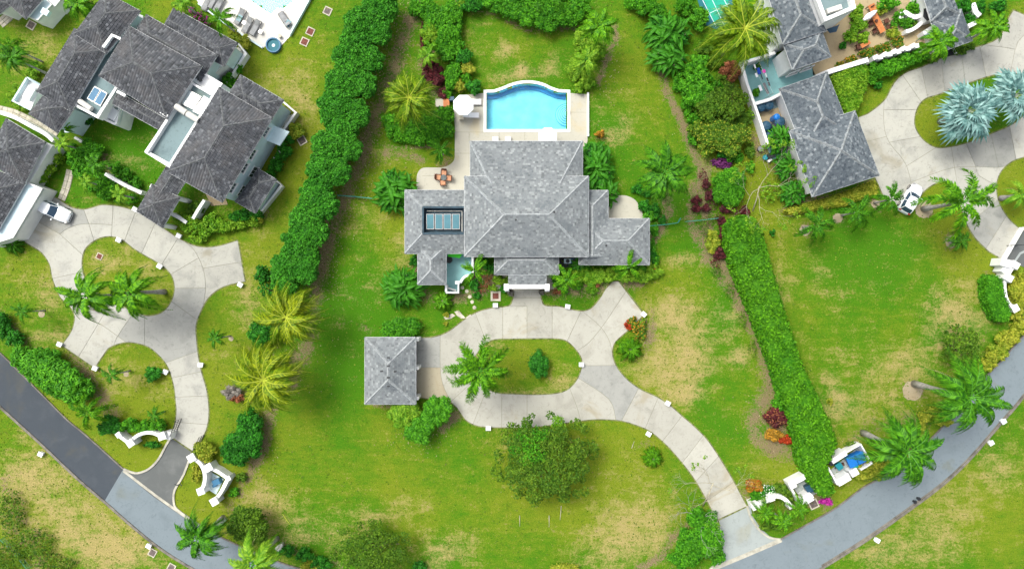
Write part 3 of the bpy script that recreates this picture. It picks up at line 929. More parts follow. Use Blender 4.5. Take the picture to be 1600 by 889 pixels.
# raised dark blue strip below the curved edge, and round steps
mb = MB()
arc = smooth([(760, 146), (772, 145.4), (785, 141.3), (797, 136.3), (810, 132.5), (822.8, 131.1), (836, 132), (849, 135.5), (860, 140.6), (873, 145), (886, 145.8)], 3)
V, comps = cdt_parts(arc + [(p[0], p[1] - 0.42) for p in arc[::-1]])
for c in comps: tris_prism(mb, V, c, -1.25, -0.95, 0)
mb.build("blue_strip", M_TILEB, pool)
for k, r in enumerate((17.5, 14.2, 11, 8, 5)):
    mb = MB()
    c = W2(886.3, 176.7)
    pts = [(c[0] - r * S * math.sin(math.pi * i / 16), c[1] + r * S * math.cos(math.pi * i / 16)) for i in range(17)]
    z = -1.05 + 0.18 * k
    mb.prism(pts, z - 0.18, z)
    mb.build("step", M_POOLS, pool)
    mb = MB()
    strip(mb, pts, 0.07, z, z + 0.012)
    mb.build("step_edge", M_TILEB, pool)
mb = MB()
for dy in (-1.3, 1.3):
    b = W(888.5, 175 + dy)
    mb.tube([b, b + Vector((0, 0, .7)), b + Vector((-.25, 0, .85)), b + Vector((-.6, 0, .5))], 0.025, 6)
mb.build("handrail", M_ALU, pool)

DECK = [(711, 150), (746, 148), (757, 141)]
region("pool_deck", P2([(709, 175), (712, 162), (722, 149), (746, 147)]) + P2([(755.5, 146), (755.5, 207), (890, 207), (890, 146), (918, 148), (918, 222), (905, 240), (740, 240), (740, 300), (655, 300)]) +
       smooth([(651, 296), (651, 280), (653, 270), (659, 263.5), (668, 262), (690, 262), (700, 259), (708, 253), (710.5, 246)], 3) + P2([(711, 200)]), M_DECK, 0.05)
mb = MB()
strip(mb, P2([(918.5, 146), (918.5, 214)]), 0.22, 0, 0.35)
o = mb.build("garden_wall", M_WHITE)
tag(o, "low white wall along the right edge of the villa's pool deck", "wall")
mb = MB()
for i in range(1, 6):
    y = 207 + i * 0
mbj = MB()
for a, b in (((711, 207), (755, 207)), ((711, 240), (735, 240)), ((733, 207), (733, 262)), ((890, 176), (918, 176)), ((820, 207), (820, 221)), ((780, 207), (780, 221)), ((860, 207), (860, 221)), ((711, 275), (660, 275))):
    strip(mbj, P2([a, b]), 0.03, 0.045, 0.054)
mbj.build("deck_joints", M_JOINT, kind='structure')
# right side round terrace, entry path band
region("round_terrace", P2([(948, 345)]) + smooth([(948, 318), (960, 308), (975, 305.5), (990, 311), (1000, 323), (1005, 338)], 4) + P2([(1005, 345)]), M_DECK, 0.05)

# upper left pool
region("white_pool_deck", P2([(296, -20), (311, 7), (355, 40), (411, 76), (418, 71)]) + smooth([(422, 66), (430, 64), (438, 66), (440, 72)], 2) + P2([(454, 57), (490, -8), (500, -40), (470, -60), (469, -8), (457, 8), (443, 18), (435, 16), (425, 26), (378, -4), (376, -50)]), M_DECKW, 0.05)
pin2 = P2(POOL2_IN)
pool2 = make_pool("swimming_pool", "turquoise pool cut by the photo's top edge, on the white lounger deck", pin2, 0.25, -0.10, -0.9)
mb = MB()
strip(mb, P2([(454, 57), (490, -8), (500, -40)]), 0.22, 0, 0.5)
strip(mb, P2([(311, 7), (355, 40), (411, 76)]), 0.18, 0, 0.3)
tag(mb.build("garden_wall", M_PALE), "pale low wall edging the white deck of the upper left pool", "wall")
t = thing("hot_tub", "round dark hot tub notched into the corner of the upper left pool deck", "hot tub", W(428.5, 73))
mb = MB()
c = W(428.5, 72.5)
mb.lathe(c, [(.9, 0), (.9, .45), (.76, .45), (.72, .12)], 24)
mb.build("rim", M_SOLARB, t, smooth=False)
mb = MB()
mb.disc((c.x, c.y, .2), .76, 24, z1=.26)
mb.build("water", M_TEALD, t)
mb = MB()
mb.disc((c.x, c.y, .26), .2, 12, z1=.3)
mb.build("jet_cover", M_PALE, t)

# other ground sheets
region("courtyard_floor", P2([(1155, 97), (1211, 82), (1226, 119), (1269, 106), (1273, 117), (1260, 150), (1219, 139), (1243, 206), (1262, 240), (1205, 250), (1176, 164)]), M_TEALF, 0.03)
region("sand_court", P2([(1262, 30), (1330, -20), (1450, -30), (1456, 40), (1476, 82), (1440, 66), (1400, 78), (1364, 89), (1294, 112), (1270, 118)]), M_SAND, 0.03)
region("walled_garden_path", P2([(440, 300), (441, 301), (442, 300)]), M_SAND, 0.001)
region("garage_path", P2([(-20, 376), (28, 368), (68, 300), (60, 290), (-40, 300)]), M_CONC_R, 0.03)
region("porch_floor", P2([(775, 425), (870, 425), (870, 452), (775, 452)]), M_DECK, 0.04)
for nm, pts, m in (("terrace_floor", [(371, 70), (384, 84), (351, 134), (320, 115)], M_DECKW), ("terrace_floor", [(443, 183), (462, 178), (440, 205), (425, 198)], M_DECKW),
                   ("terrace_floor", [(432, 281), (440, 290), (402, 337), (390, 330)], M_DECKW), ("terrace_floor", [(112, 172), (132, 182), (124, 206), (97, 208)], M_PALE),
                   ("terrace_floor", [(320, 300), (350, 300), (356, 320), (330, 322)], M_SAND)):
    region(nm, P2(pts), m, 0.05)


# ------------------------------------------------------------------ buildings
def clip_convex(poly, clip):
    """clip 2D polygon by convex ccw polygon"""
    out = poly
    n = len(clip)
    for i in range(n):
        ax, ay = clip[i]
        bx, by = clip[(i + 1) % n]
        ex, ey = bx - ax, by - ay
        inp, out = out, []
        if not inp: return []
        for k in range(len(inp)):
            p, q = inp[k - 1], inp[k]
            sp = ex * (p[1] - ay) - ey * (p[0] - ax)
            sq = ex * (q[1] - ay) - ey * (q[0] - ax)
            if sq >= 0:
                if sp < 0:
                    t_ = sp / (sp - sq)
                    out.append((p[0] + (q[0] - p[0]) * t_, p[1] + (q[1] - p[1]) * t_))
                out.append(q)
            elif sp >= 0:
                t_ = sp / (sp - sq)
                out.append((p[0] + (q[0] - p[0]) * t_, p[1] + (q[1] - p[1]) * t_))
    return out


class House:
    n_eave = 0

    def __init__(s, name, label, cat, origin, style, group=None):
        s.t = thing(name, label, cat, origin, group)
        s.style = style
        s.mroof, s.mcap = {'L': (M_ROOF_L, M_CAP_L), 'D': (M_ROOF_D, M_CAP_D), 'R': (M_ROOF_R, M_CAP_R)}[style]
        s.sh, s.cap, s.deck, s.gut, s.wall = MB(), MB(), MB(), MB(), MB()

    def slope(s, pts, ribbed=None):
        """one roof plane; pts 3D, pts[0]-pts[1] is the eave"""
        p = [Vector(q) for q in pts]
        u = (p[1] - p[0]).normalized()
        n = (p[1] - p[0]).cross(p[2] - p[0])
        if n.z < 0:
            p = [p[1], p[0]] + p[2:][::-1]
            u = (p[1] - p[0]).normalized()
            n = (p[1] - p[0]).cross(p[2] - p[0])
        n.normalize()
        v = n.cross(u)
        if ribbed is None: ribbed = s.style == 'D'
        ex, wd = (0.30, 0.31) if ribbed else (0.23, 0.29)
        if s.style == 'R': ex, wd = 0.25, 0.28
        F = [((q - p[0]).dot(u), (q - p[0]).dot(v)) for q in p]
        vm, um0, um1 = max(f[1] for f in F), min(f[0] for f in F), max(f[0] for f in F)
        r = 0
        vv = 0.0
        while vv < vm:
            off = (r % 2) * wd * 0.5 if not ribbed else 0.0
            uu = um0 - off - RNG.random() * 0.02
            while uu < um1:
                w1 = wd * (RNG.uniform(0.8, 1.25) if not ribbed else 1.0)
                jit = RNG.uniform(-0.02, 0.02)
                cell = [(uu + 0.008, vv), (uu + w1 - 0.008, vv), (uu + w1 - 0.008, vv + ex), (uu + 0.008, vv + ex)]
                lip = 0.035 + RNG.random() * 0.025
                halves = [cell] if not ribbed else [[cell[0], ((uu + w1 / 2), vv), ((uu + w1 / 2), vv + ex), cell[3]], [((uu + w1 / 2), vv), cell[1], cell[2], ((uu + w1 / 2), vv + ex)]]
                base = len(s.sh.v)
                key = {}
                for hcell in halves:
                    c = clip_convex(hcell, F)
                    if len(c) < 3: continue
                    ids = []
                    for (a, b) in c:
                        k = (round(a, 4), round(b, 4))
                        if k not in key:
                            h = 0.02 + lip * (1 - (b - vv) / ex)
                            if ribbed: h += 0.05 * max(0, 1 - abs(a - uu - w1 / 2) / (w1 / 2))
                            q = p[0] + u * a + v * b + n * h
                            key[k] = len(s.sh.v)
                            s.sh.v.append(tuple(q))
                        ids.append(key[k])
                    s.sh.f.append(tuple(ids))
                    s.sh.mi.append(0)
                    low = [(ids[i], c[i]) for i in range(len(c)) if abs(c[i][1] - vv) < 1e-4]
                    if len(low) == 2:
                        (i0, a0), (i1, a1) = low
                        b0 = len(s.sh.v)
                        for a in (a0, a1): s.sh.v.append(tuple(p[0] + u * a[0] + v * a[1] + n * 0.0))
                        s.sh.f.append((i0, b0, b0 + 1, i1))
                        s.sh.mi.append(0)
                uu += w1
            vv += ex
            r += 1
        s.deck.poly(p)

    def capline(s, a, b, w=0.24):
        a, b = Vector(a), Vector(b)
        d = b - a
        L_ = d.length
        if L_ < 0.3: return
        d.normalize()
        sd = d.cross(Vector((0, 0, 1))).normalized()
        up = sd.cross(d)
        if up.z < 0: up = -up
        k = max(1, round(L_ / 0.42))
        for i in range(k):
            p, q = a + d * (L_ * i / k), a + d * (L_ * (i + 1) / k + 0.03)
            h0, h1 = (0.15, 0.12)
            vs = [p + sd * w * .75 + up * -0.02, p + up * h0, p - sd * w * .75 + up * -0.02, q + sd * w * .7 - up * 0.03, q + up * h1, q - sd * w * .7 - up * 0.03]
            s.cap.add(vs, [(0, 1, 4, 3), (1, 2, 5, 4), (0, 2, 1), (3, 4, 5)])

    def eave(s, a, b, w=0.13):
        a, b = Vector(a), Vector(b)
        d = (b - a).normalized()
        sd = d.cross(Vector((0, 0, 1)))
        c = (a + b) / 2
        s.gut.box((c.x, c.y, c.z - 0.055), ((b - a).length + w, w, 0.13), math.atan2(d.y, d.x))

    def hip(s, quad, ze, pitch=26, e0=1.0, e1=1.0, wall=0.45, zb=0.0, slopes=(1, 1, 1, 1), cap=True, gut=True):
        """quad px at the eave (a,b,c,d around); e0/e1 how far the ridge is drawn in from its ends (0 = gable)"""
        House.n_eave += 1
        ze = ze + 0.006 * (House.n_eave % 9)
        q = [W(x, y, ze) for x, y in quad]
        if (q[1] - q[0]).length > (q[2] - q[1]).length: q = q[1:] + q[:1]   # q0-q1 short side
        a, b, c, d = q
        w = ((b - a).length + (c - d).length) / 2
        Lx = (((d - a).length + (c - b).length) / 2)
        m0, m1 = (a + b) / 2, (c + d) / 2
        ax = (m1 - m0).normalized()
        h = w / 2 * math.tan(math.radians(pitch))
        k = min(w / 2, Lx / 2 - 0.01)
        r0 = m0 + ax * (k * e0) + Vector((0, 0, h))
        r1 = m1 - ax * (k * e1) + Vector((0, 0, h))
        fs = [(a, b, r0), (b, c, r1, r0), (c, d, r1), (d, a, r0, r1)]
        for i, f in enumerate(fs):
            if len(f) == 3 and ((i == 0 and e0 == 0) or (i == 2 and e1 == 0)):
                s.deck.poly(f)
                continue
            s.slope(f)
        s.deck.poly([a, d, c, b])
        if cap:
            for p_, r_ in ((a, r0), (b, r0), (c, r1), (d, r1)):
                s.capline(p_, r_)
            s.capline(r0, r1)
        if gut:
            for i in range(4):
                s.eave(q[i], q[(i + 1) % 4])
        if wall is not None:
            ctr = (a + b + c + d) / 4
            ww = []
            for i in range(4):
                p = q[i]
                d1 = (q[(i + 1) % 4] - p).normalized()
                d0 = (q[i - 1] - p).normalized()
                ww.append(p + (d1 + d0) * wall)
            s.wall.prism([(p.x, p.y) for p in ww], zb - 0.05, ze - 0.06, bottom=False)
            return ww, ze
        return q, ze

    def flat(s, pts, z, h=0.35, mat=None, zb=0.0, parapet=0.25, wallmat=None):
        """flat roof with parapet; pts px at height z"""
        P = [W(x, y, z) for x, y in pts]
        xy = [(p.x, p.y) for p in P]
        mb = MB()
        mb.prism(xy, z - 0.2, z)
        mb.build("flat_roof", mat or M_GREYROOF, s.t)
        mb = MB()
        mb.prism(xy, zb - 0.05, z - 0.2, bottom=False, top=False)
        if parapet:
            A = sum(xy[i][0] * xy[(i + 1) % len(xy)][1] - xy[(i + 1) % len(xy)][0] * xy[i][1] for i in range(len(xy)))
            if A < 0: xy = xy[::-1]
            n = len(xy)
            V_ = [Vector(p) for p in xy]
            off = []
            for i in range(n):
                d1, d2 = (V_[i] - V_[i - 1]).normalized(), (V_[(i + 1) % n] - V_[i]).normalized()
                n1, n2 = Vector((-d1.y, d1.x)), Vector((-d2.y, d2.x))
                m = (n1 + n2).normalized()
                off.append(V_[i] + m * parapet / max(0.5, m.dot(n1)))
            for i in range(n):
                j = (i + 1) % n
                mb.poly([(*V_[i], z + h), (*V_[j], z + h), (*off[j], z + h), (*off[i], z + h)])
                mb.poly([(*V_[i], z - .2), (*V_[j], z - .2), (*V_[j], z + h), (*V_[i], z + h)])
                mb.poly([(*off[i], z), (*off[i], z + h), (*off[j], z + h), (*off[j], z)])
        mb.build("parapet_wall", wallmat or M_WHITE, s.t)

    def window(s, a, b, frac, z, w, h, kind="window", panes=2):
        """window in the wall from a to b (world xy), outward on the right of a->b"""
        a, b = Vector((a[0], a[1])), Vector((b[0], b[1]))
        d = (b - a).normalized()
        n = Vector((d.y, -d.x))
        c = a + (b - a) * frac
        rz = math.atan2(d.y, d.x)
        mb = MB()
        o = c + n * 0.03
        for sx in (-1, 1): mb.box((o.x + d.x * sx * w / 2, o.y + d.y * sx * w / 2, z), (0.09, 0.09, h + .09), rz)
        for sz in (-1, 1): mb.box((o.x, o.y, z + sz * h / 2), (w - .09, 0.085, 0.09), rz)
        for k in range(1, panes): mb.box((o.x + d.x * w * (k / panes - .5), o.y + d.y * w * (k / panes - .5), z), (0.05, 0.075, h - .09), rz)
        f = mb.build(kind, M_WHITE, s.t)
        mb = MB()
        mb.box((c.x + n.x * .012, c.y + n.y * .012, z), (w - .05, 0.03, h - .05), rz)
        mb.build("pane", M_GLASS if kind == "window" else M_DARK, f)
        mb = MB()
        mb.box((c.x + n.x * .08, c.y + n.y * .08, z - h / 2 - .09), (w + .25, 0.16, 0.07), rz)
        mb.build("sill", M_WHITE, f)

    def finish(s, wallmat=None):
        if s.deck.v:
            r = s.deck.build("roof", s.mroof, s.t)
            if s.sh.v:
                o = s.sh.build("shingle", s.mroof, r, kind='stuff')
            if s.cap.v: s.cap.build("ridge_cap", s.mcap, r, kind='stuff')
            if s.gut.v: s.gut.build("gutter", M_GUTTER, r)
        if s.wall.v: s.wall.build("wall", wallmat or M_WHITE, s.t)


# ---- main villa
vl = House("villa", "large pale grey shingle-roofed villa between the pool and the looped driveway", "house", W(822, 338), 'L')
# upper block toward the pool
ze = 3.5
A, B = W(735, 221, ze), W(910, 221, ze)
C_, D_ = W(910, 300, ze), W(735, 300, ze)
R0, R1 = W(774, 300, 5.08), W(868, 300, 5.08)
vl.slope([A, B, R1, R0])
vl.slope([B, C_, R1])
vl.slope([D_, A, R0])
vl.deck.poly([A, D_, C_, B])
vl.capline(A, R0)
vl.capline(B, R1)
for p, q in ((A, B), (B, C_), (D_, A)): vl.eave(p, q)
vl.wall.prism(P2([(743, 229), (902, 229), (902, 300), (743, 300)], 3.2), 0, 3.4)
# main block
w4, _ = vl.hip([(726, 276), (919.5, 276), (919.5, 401), (726, 401)], 4.5, 24, zb=0)
# left wing with the well
ze = 3.1
o = [W(633, 297.5, ze), W(735, 297.5, ze), W(735, 396, ze), W(633, 396, ze)]
zi = 4.15
i4 = [W(661, 324, zi), W(727, 324, zi), W(727, 365, zi), W(661, 365, zi)]
o[0].x, o[3].x = W(633, 0, ze).x, W(633, 0, ze).x
vl.slope([o[1], o[0], i4[0], i4[1]])
vl.slope([o[0], o[3], i4[3], i4[0]])
vl.slope([o[3], o[2], i4[2], i4[3]])
vl.deck.poly([o[0], o[1], o[2], o[3]])
vl.capline(o[0], i4[0])
vl.capline(o[3], i4[3])
for p, q in ((o[0], o[1]), (o[3], o[0]), (o[2], o[3])): vl.eave(p, q)
vl.wall.prism(P2([(639, 304), (735, 304), (735, 390), (639, 390)], 3), 0, 3.04)
mb = MB()
x0, y0 = i4[0].x, i4[0].y
x1, y1 = i4[2].x, i4[2].y
for a, b in (((x0, y0), (x1, y0)), ((x1, y0), (x1, y1)), ((x1, y1), (x0, y1)), ((x0, y1), (x0, y0))):
    mb.poly([(*a, 3.25), (*b, 3.25), (*b, 4.2), (*a, 4.2)])
mb.poly([(x0, y0, 3.25), (x0, y1, 3.25), (x1, y1, 3.25), (x1, y0, 3.25)])
strip(mb, [(x0, y0), (x1, y0)], .22, 4.1, 4.24)
strip(mb, [(x0, y1), (x1, y1)], .22, 4.1, 4.24)
strip(mb, [(x0, y0 + .11), (x0, y1 - .11)], .2, 4.1, 4.236)
mb.build("roof_well", M_WELL, vl.t)
for k in range(4):
    xa, xb = W(666.3 + 13.4 * k, 0, 3.7).x, W(678.4 + 13.4 * k, 0, 3.7).x
    ya, yb = W(0, 334.5, 3.7).y, W(0, 358.5, 3.7).y
    mb = MB()
    mb.box(((xa + xb) / 2, (ya + yb) / 2, 3.72), (xb - xa, ya - yb, 0.10), tilt=Matrix.Rotation(0.10, 4, 'X'))
    f = mb.build("solar_panel", M_ALU, vl.t)
    mb = MB()
    mb.box(((xa + xb) / 2, (ya + yb) / 2, 3.78), (xb - xa - .13, ya - yb - .13, 0.02), tilt=Matrix.Rotation(0.10, 4, 'X'))
    mb.build("collector_glass", M_SOLAR, f)
mb = MB()
a = W(667, 330, 3.5)
b = W(722, 330, 3.5)
mb.tube([a, b], 0.05, 6)
mb.tube([W(722, 330, 3.5), W(722, 362, 3.5)], 0.05, 6)
mb.build("pipe", M_DUCT, vl.t)
# small wing lower left, right wing, link, portico, porch
vl.hip([(653, 385), (697, 385), (697, 444.5), (653, 444.5)], 3.0, 27)
vl.hip([(905, 342), (1014.5, 342), (1014.5, 413.5), (905, 413.5)], 3.05, 24)
vl.hip([(900, 298), (950, 298), (950, 400), (900, 400)], 3.15, 24, e1=0)
vl.hip([(773, 385), (872.5, 385), (872.5, 429), (773, 429)], 3.3, 25, wall=None)
for x in (776, 869):
    m = MB()
    c = W(x, 426, 0)
    m.box((c.x, c.y, 1.6), (.4, .4, 3.2))
    m.build("pillar", M_WHITE, vl.t)
mb = MB()
p = [W(794, 428, 2.9), W(854, 428, 2.9), W(854, 447, 2.9), W(794, 447, 2.9)]
mb.prism([(q.x, q.y) for q in p], 2.7, 2.9)
mb.build("porch_roof", M_WHITE, vl.t)
vl.slope([p[3], p[2], p[1] + Vector((0, 0, .45)), p[0] + Vector((0, 0, .45))])
mb = MB()
c = W(823, 448, 3.1)
mb.box((c.x, c.y, 2.9), (5.2, .5, .5))
for x in (791, 855):
    c = W(x, 448.5, 3.1)
    mb.box((c.x, c.y, 2.95), (.55, .75, .75))
mb.build("porch_beam", M_WHITE, vl.t, bevel=.03)
for x in (792.5, 853.5):
    m = MB()
    c = W(x, 452, 0)
    m.box((c.x, c.y, 1.3), (.5, .5, 2.6))
    m.build("pillar", M_WHITE, vl.t)
mb = MB()
for k in range(3):
    c = W(823, 447.5 + 2.6 * k, 0)
    mb.box((c.x, c.y, .16 - .045 * k), (3.9, .32, .12))
mb.build("step", M_DECK, vl.t)
m = MB()
c = W(823, 430, 0)
m.box((c.x, c.y + .3, 1.3), (1.9, .1, 2.5))
m.build("door", M_BROWN, vl.t)
vs = lambda pts: [tuple(W(x, y, 0))[:2] for x, y in pts]
f = vs([(743, 233), (902, 233)])
f = P2([(743, 229), (902, 229)], 3.2)
for fr in (.1, .3, .5, .7, .9): vl.window(f[1], f[0], fr, 1.35, 2.2, 2.3, panes=3)
f = P2([(732, 395), (772, 395)], 4.4)
for fr in (.3, .75): vl.window(f[0], f[1], fr, 1.6, 1.3, 1.5)
f = P2([(916, 407.6), (1008.5, 407.6)], 3.0)
for fr in (.2, .5, .8): vl.window(f[0], f[1], fr, 1.5, 1.3, 1.4)
mb = MB()
for x, y in ((863, 333.5), (946, 384), (707, 386), (700, 292)):
    c = W(x, y, 0)
for x, y, z in ((947, 384, 3.9), (690, 405, 3.7), (866, 332, 7.6), (806, 344, 7.4)):
    c = W(x, y, z)
    mb.lathe((c.x, c.y, z - .35), [(.09, 0), (.09, .5), (.13, .5), (.13, .56)], 8)
mb.build("vent_pipe", M_IRON, vl.t)
vl.finish()

# walled cyan terrace beside the villa
t = thing("walled_terrace", "turquoise-floored yard with white walls at the villa's front left corner", "terrace", W(718, 425))
mb = MB()
mb.prism(P2([(697, 394), (738, 394), (738, 428), (728, 433), (716, 441), (716, 456), (697, 456)]), 0.0, 0.10)
mb.build("floor", M_TEALF, t)
mb = MB()
strip(mb, P2([(738.3, 402), (738.3, 430)], 1.9), .25, 0, 1.9)
strip(mb, catmull(P2([(737.5, 430), (730, 430.5), (724, 434), (719, 441.5)], 1.5), 5), .28, 0, 1.5)
c = W(714.5, 441.5, 1.5)
mb.box((c.x, c.y, .75), (.5, .38, 1.56))
strip(mb, P2([(716, 441), (716, 456)], 1.5), .15, 0, 1.45)
strip(mb, P2([(696.5, 457), (717, 457)], 1.6), .2, 0, 1.6)
strip(mb, P2([(697, 445), (697, 456)], 1.6), .25, 0, 1.7)
mb.build("wall", M_WHITE, t)
mb = MB()
p = [W(700, 395.5, 2.4), W(723, 397, 2.4), (W(718, 403.5, 1.9)), W(700, 401, 1.9)]
mb.poly(p)
mb.poly([q + Vector((0, 0, -.03)) for q in p][::-1])
mb.build("awning", M_AWNG, t)
m = MB()
c = W(702, 406, 0)
m.disc((c.x, c.y, .1), .42, 16, z1=.8)
tag(m.build("water_butt", M_BLACK), "black round tub under the lime awning in the turquoise yard", "tub")
m = MB()
c = W(707, 452, 0)
m.box((c.x, c.y, .3), (1.0, .18, .3), -.3)
tag(m.build("plank", M_WHITE), "white board lying at the bottom wall of the turquoise yard", "board")

# planting court and air conditioners right of the portico
t = thing("air_conditioner", "blue-grey outdoor cooling unit in the dark gap right of the portico", "air conditioner", W(898, 407.5))
mb = MB()
c = W(897.5, 407.5, .8)
mb.box((c.x, c.y, .42), (.85, .6, .84))
mb.build("casing", M_SOLARB, t, bevel=.03)
mb = MB()
mb.lathe((c.x, c.y, .84), [(.26, 0), (.26, .04), (.2, .05)], 14)
mb.build("fan_grille", M_IRON, t)
t = thing("air_conditioner", "pale outdoor cooling unit with black fan beside the blue-grey one", "air conditioner", W(886, 408))
mb = MB()
c = W(887, 408, .8)
mb.box((c.x, c.y, .42), (.8, .55, .84))
mb.build("casing", M_PALE, t, bevel=.03)
mb = MB()
mb.lathe((c.x, c.y, .84), [(.24, 0), (.24, .04), (.2, .05)], 14)
mb.build("fan_grille", M_IRON, t)
region("dark_court_floor", P2([(873, 400), (905, 400), (905, 414), (873, 420)]), M_DARK, 0.02)  # near-black sheet on the ground right of the portico

# ---- garage
gr = House("garage", "square grey-roofed garage at the left end of the looped driveway", "garage", W(611, 580), 'L')
gr.hip([(570.4, 527.3), (649.5, 527.3), (649.5, 631), (570.4, 631)], 2.9, 24, wall=.35)
mb = MB()
for x, y in ((606.5, 559), (606.5, 572), (596, 580), (617, 580.5), (606.5, 590), (606.5, 603.5)):
    z = 2.9 + (2.6 if abs(x - 606.5) < 1 and 565 < y < 595 else 1.9)
    c = W(x, y, z)
    mb.box((c.x, c.y, z - .1), (.28, .16, .36))
mb.build("roof_vent", M_IRON, gr.t)
mb = MB()
for y in (530.5, 575, 622):
    c = W(652.5, y, 2.5)
    mb.box((c.x - .1, c.y, 1.25), (.4, .38, 2.55))
mb.build("pillar", M_WHITE, gr.t)
for ya, yb in ((535, 571), (580, 617)):
    a, b = W(650, ya, 1.2), W(650, yb, 1.2)
    mb = MB()
    mb.box((W(647.2, 0, 2).x + .02, (a.y + b.y) / 2, 1.25), (.12, abs(a.y - b.y), 2.4))
    mb.build("garage_door", M_GREYF, gr.t)
gr.finish()

# ---- left villa complex (two storeys in part)
lv = House("villa", "large dark-tiled villa of many angled wings and flat roofs in the upper left", "house", W(230, 170), 'D')
lv.hip([(165, -11), (219, 18), (166, 84), (117, 53)], 5.6, 25)
lv.hip([(117, 45.6), (167.6, 78.5), (111.4, 174.5), (57.5, 143)], 5.3, 25)
lv.hip([(78, 138), (118, 167), (90, 207.6), (45.6, 178.5)], 4.9, 25)
mw, mze = lv.hip([(202.5, 41.8), (315, 104), (261, 186), (155, 119)], 6.2, 23)
lv.hip([(229, 24), (339, 87), (314, 128), (204, 65)], 5.0, 23)
lv.hip([(272, 14), (371, 68), (350, 104), (251, 50)], 4.2, 18, e0=0.8, e1=0.3)
nw, nze = lv.hip([(343, 137), (425, 185), (347, 316), (262, 268.5)], 6.0, 24)
lv.hip([(376, 118), (443, 157), (418, 197), (351, 158)], 4.8, 24)
lv.hip([(404, 264.7), (431.6, 281), (399, 333), (368, 315)], 3.1, 25)
lv.hip([(186, 145.6), (258, 186), (247, 202), (177, 163)], 5.2, 16, e0=0, e1=0, wall=.2)
lv.flat([(190, 55), (207, 66), (196, 108), (155, 184), (112, 162), (128, 130), (160, 85)], 4.6, .3, parapet=0)
lv.flat([(301, 129), (337, 150), (268, 260), (228, 238)], 5.3, .35)
lv.flat([(315, 111), (349, 131.6), (336, 152), (303, 128)], 4.9, .2, M_WHITE)
lv.flat([(153, 183), (180, 136), (197, 150), (186, 195.5), (182, 197)], 2.6, .5, M_PALE)
lv.flat([(205, 18), (225, 26), (219, 48), (203, 38)], 3.6, .2, M_DECKW)
# skylights, solar panels, ducts
for q in ([(293.7, 139.4), (314, 151), (301, 171), (282, 162)], [(317.7, 149.5), (332, 158), (316.5, 182), (300, 173.5)]):
    mb = MB()
    p = [W(x, y, 5.75) for x, y in q]
    c = sum(p, Vector()) / 4
    mb.prism([(v.x, v.y) for v in p], 5.3, 5.62)
    f = mb.build("skylight", M_ALU, lv.t)
    mb = MB()
    p = [c + (v - c) * .9 for v in p]
    mb.prism([(v.x, v.y) for v in p], 5.62, 5.66)
    mb.build("pane", M_SKYL, f)
for q in ([(147, 134.5), (156.6, 139.8), (144.6, 159.8), (135, 154)], [(157.6, 140.4), (167, 145.6), (155.6, 166), (145.6, 160.4)]):
    mb = MB()
    p = [W(x, y, 5.0) for x, y in q]
    c = sum(p, Vector()) / 4
    mb.prism([(v.x, v.y) for v in p], 4.75, 4.9)
    f = mb.build("solar_panel", M_ALU, lv.t)
    mb = MB()
    p = [c + (v - c) * .88 for v in p]
    mb.prism([(v.x, v.y) for v in p], 4.9, 4.92)
    mb.build("collector_glass", M_SOLARB, f)
mb = MB()
mb.tube([W(124, 158, 5.1), W(143, 171, 5.1)], .32, 12)
mb.build("water_heater_tank", M_DUCT, lv.t)
for a, b in (((275, 166), (291, 177)), ((293, 178), (311, 189))):
    mb = MB()
    a, b = W(*a, 6.1), W(*b, 6.1)
    mb.tube([a, b], .36, 12)
    mb.build("duct", M_DUCT, lv.t)
mb = MB()
for a, b in (((250, 174), (262, 182)), ((183, 143), (196, 150))):
    a, b = W(*a, 6.3), W(*b, 6.3)
    c = (a + b) / 2
    mb.box((c.x, c.y, 6.25), ((b - a).length, .32, .2), math.atan2((b - a).y, (b - a).x))
mb.build("rain_hopper", M_WHITE, lv.t)
# parapet strip on the courtyard side of the flat roof
mb = MB()
strip(mb, P2([(299, 127), (228, 239), (268, 262)], 5.9), .3, 5.0, 5.9)
strip(mb, P2([(448 / 3.95, 640 / 3.95), (152, 183), (182, 136)], 5.2), .28, 4.2, 5.2)
strip(mb, P2([(161, 74), (175, 55), (188, 61)], 6.2), .3, 5.0, 6.2)
mb.build("parapet_wall", M_WHITE, lv.t)
# windows on the faces toward the garden
q = [Vector((v.x, v.y)) for v in nw]
ne = W2(425, 185, 6)
best = sorted(range(4), key=lambda i: -((q[i] + q[(i + 1) % 4]) / 2).dot(Vector((0.85, -0.52))))[0]
a, b = q[best], q[(best + 1) % 4]
ctr = sum(q, Vector((0, 0))) / 4
if Vector(((b - a).y, -(b - a).x)).dot((a + b) / 2 - ctr) < 0: a, b = b, a
for fr in (.14, .40, .58, .88): lv.window(a, b, fr, 4.6, 1.25, 1.1, panes=3)
for fr in (.14, .40): lv.window(a, b, fr, 1.7, 1.35, 1.3, panes=3)
q = [Vector((v.x, v.y)) for v in nw]
o1 = (best + 1) % 4
for off in (1, 3):
    a, b = q[(best + off) % 4], q[(best + off + 1) % 4]
    if Vector(((b - a).y, -(b - a).x)).dot((a + b) / 2 - ctr) < 0: a, b = b, a
    lv.window(a, b, .35, 1.8, 1.3, 1.4)
    lv.window(a, b, .7, 1.8, 1.3, 1.4)
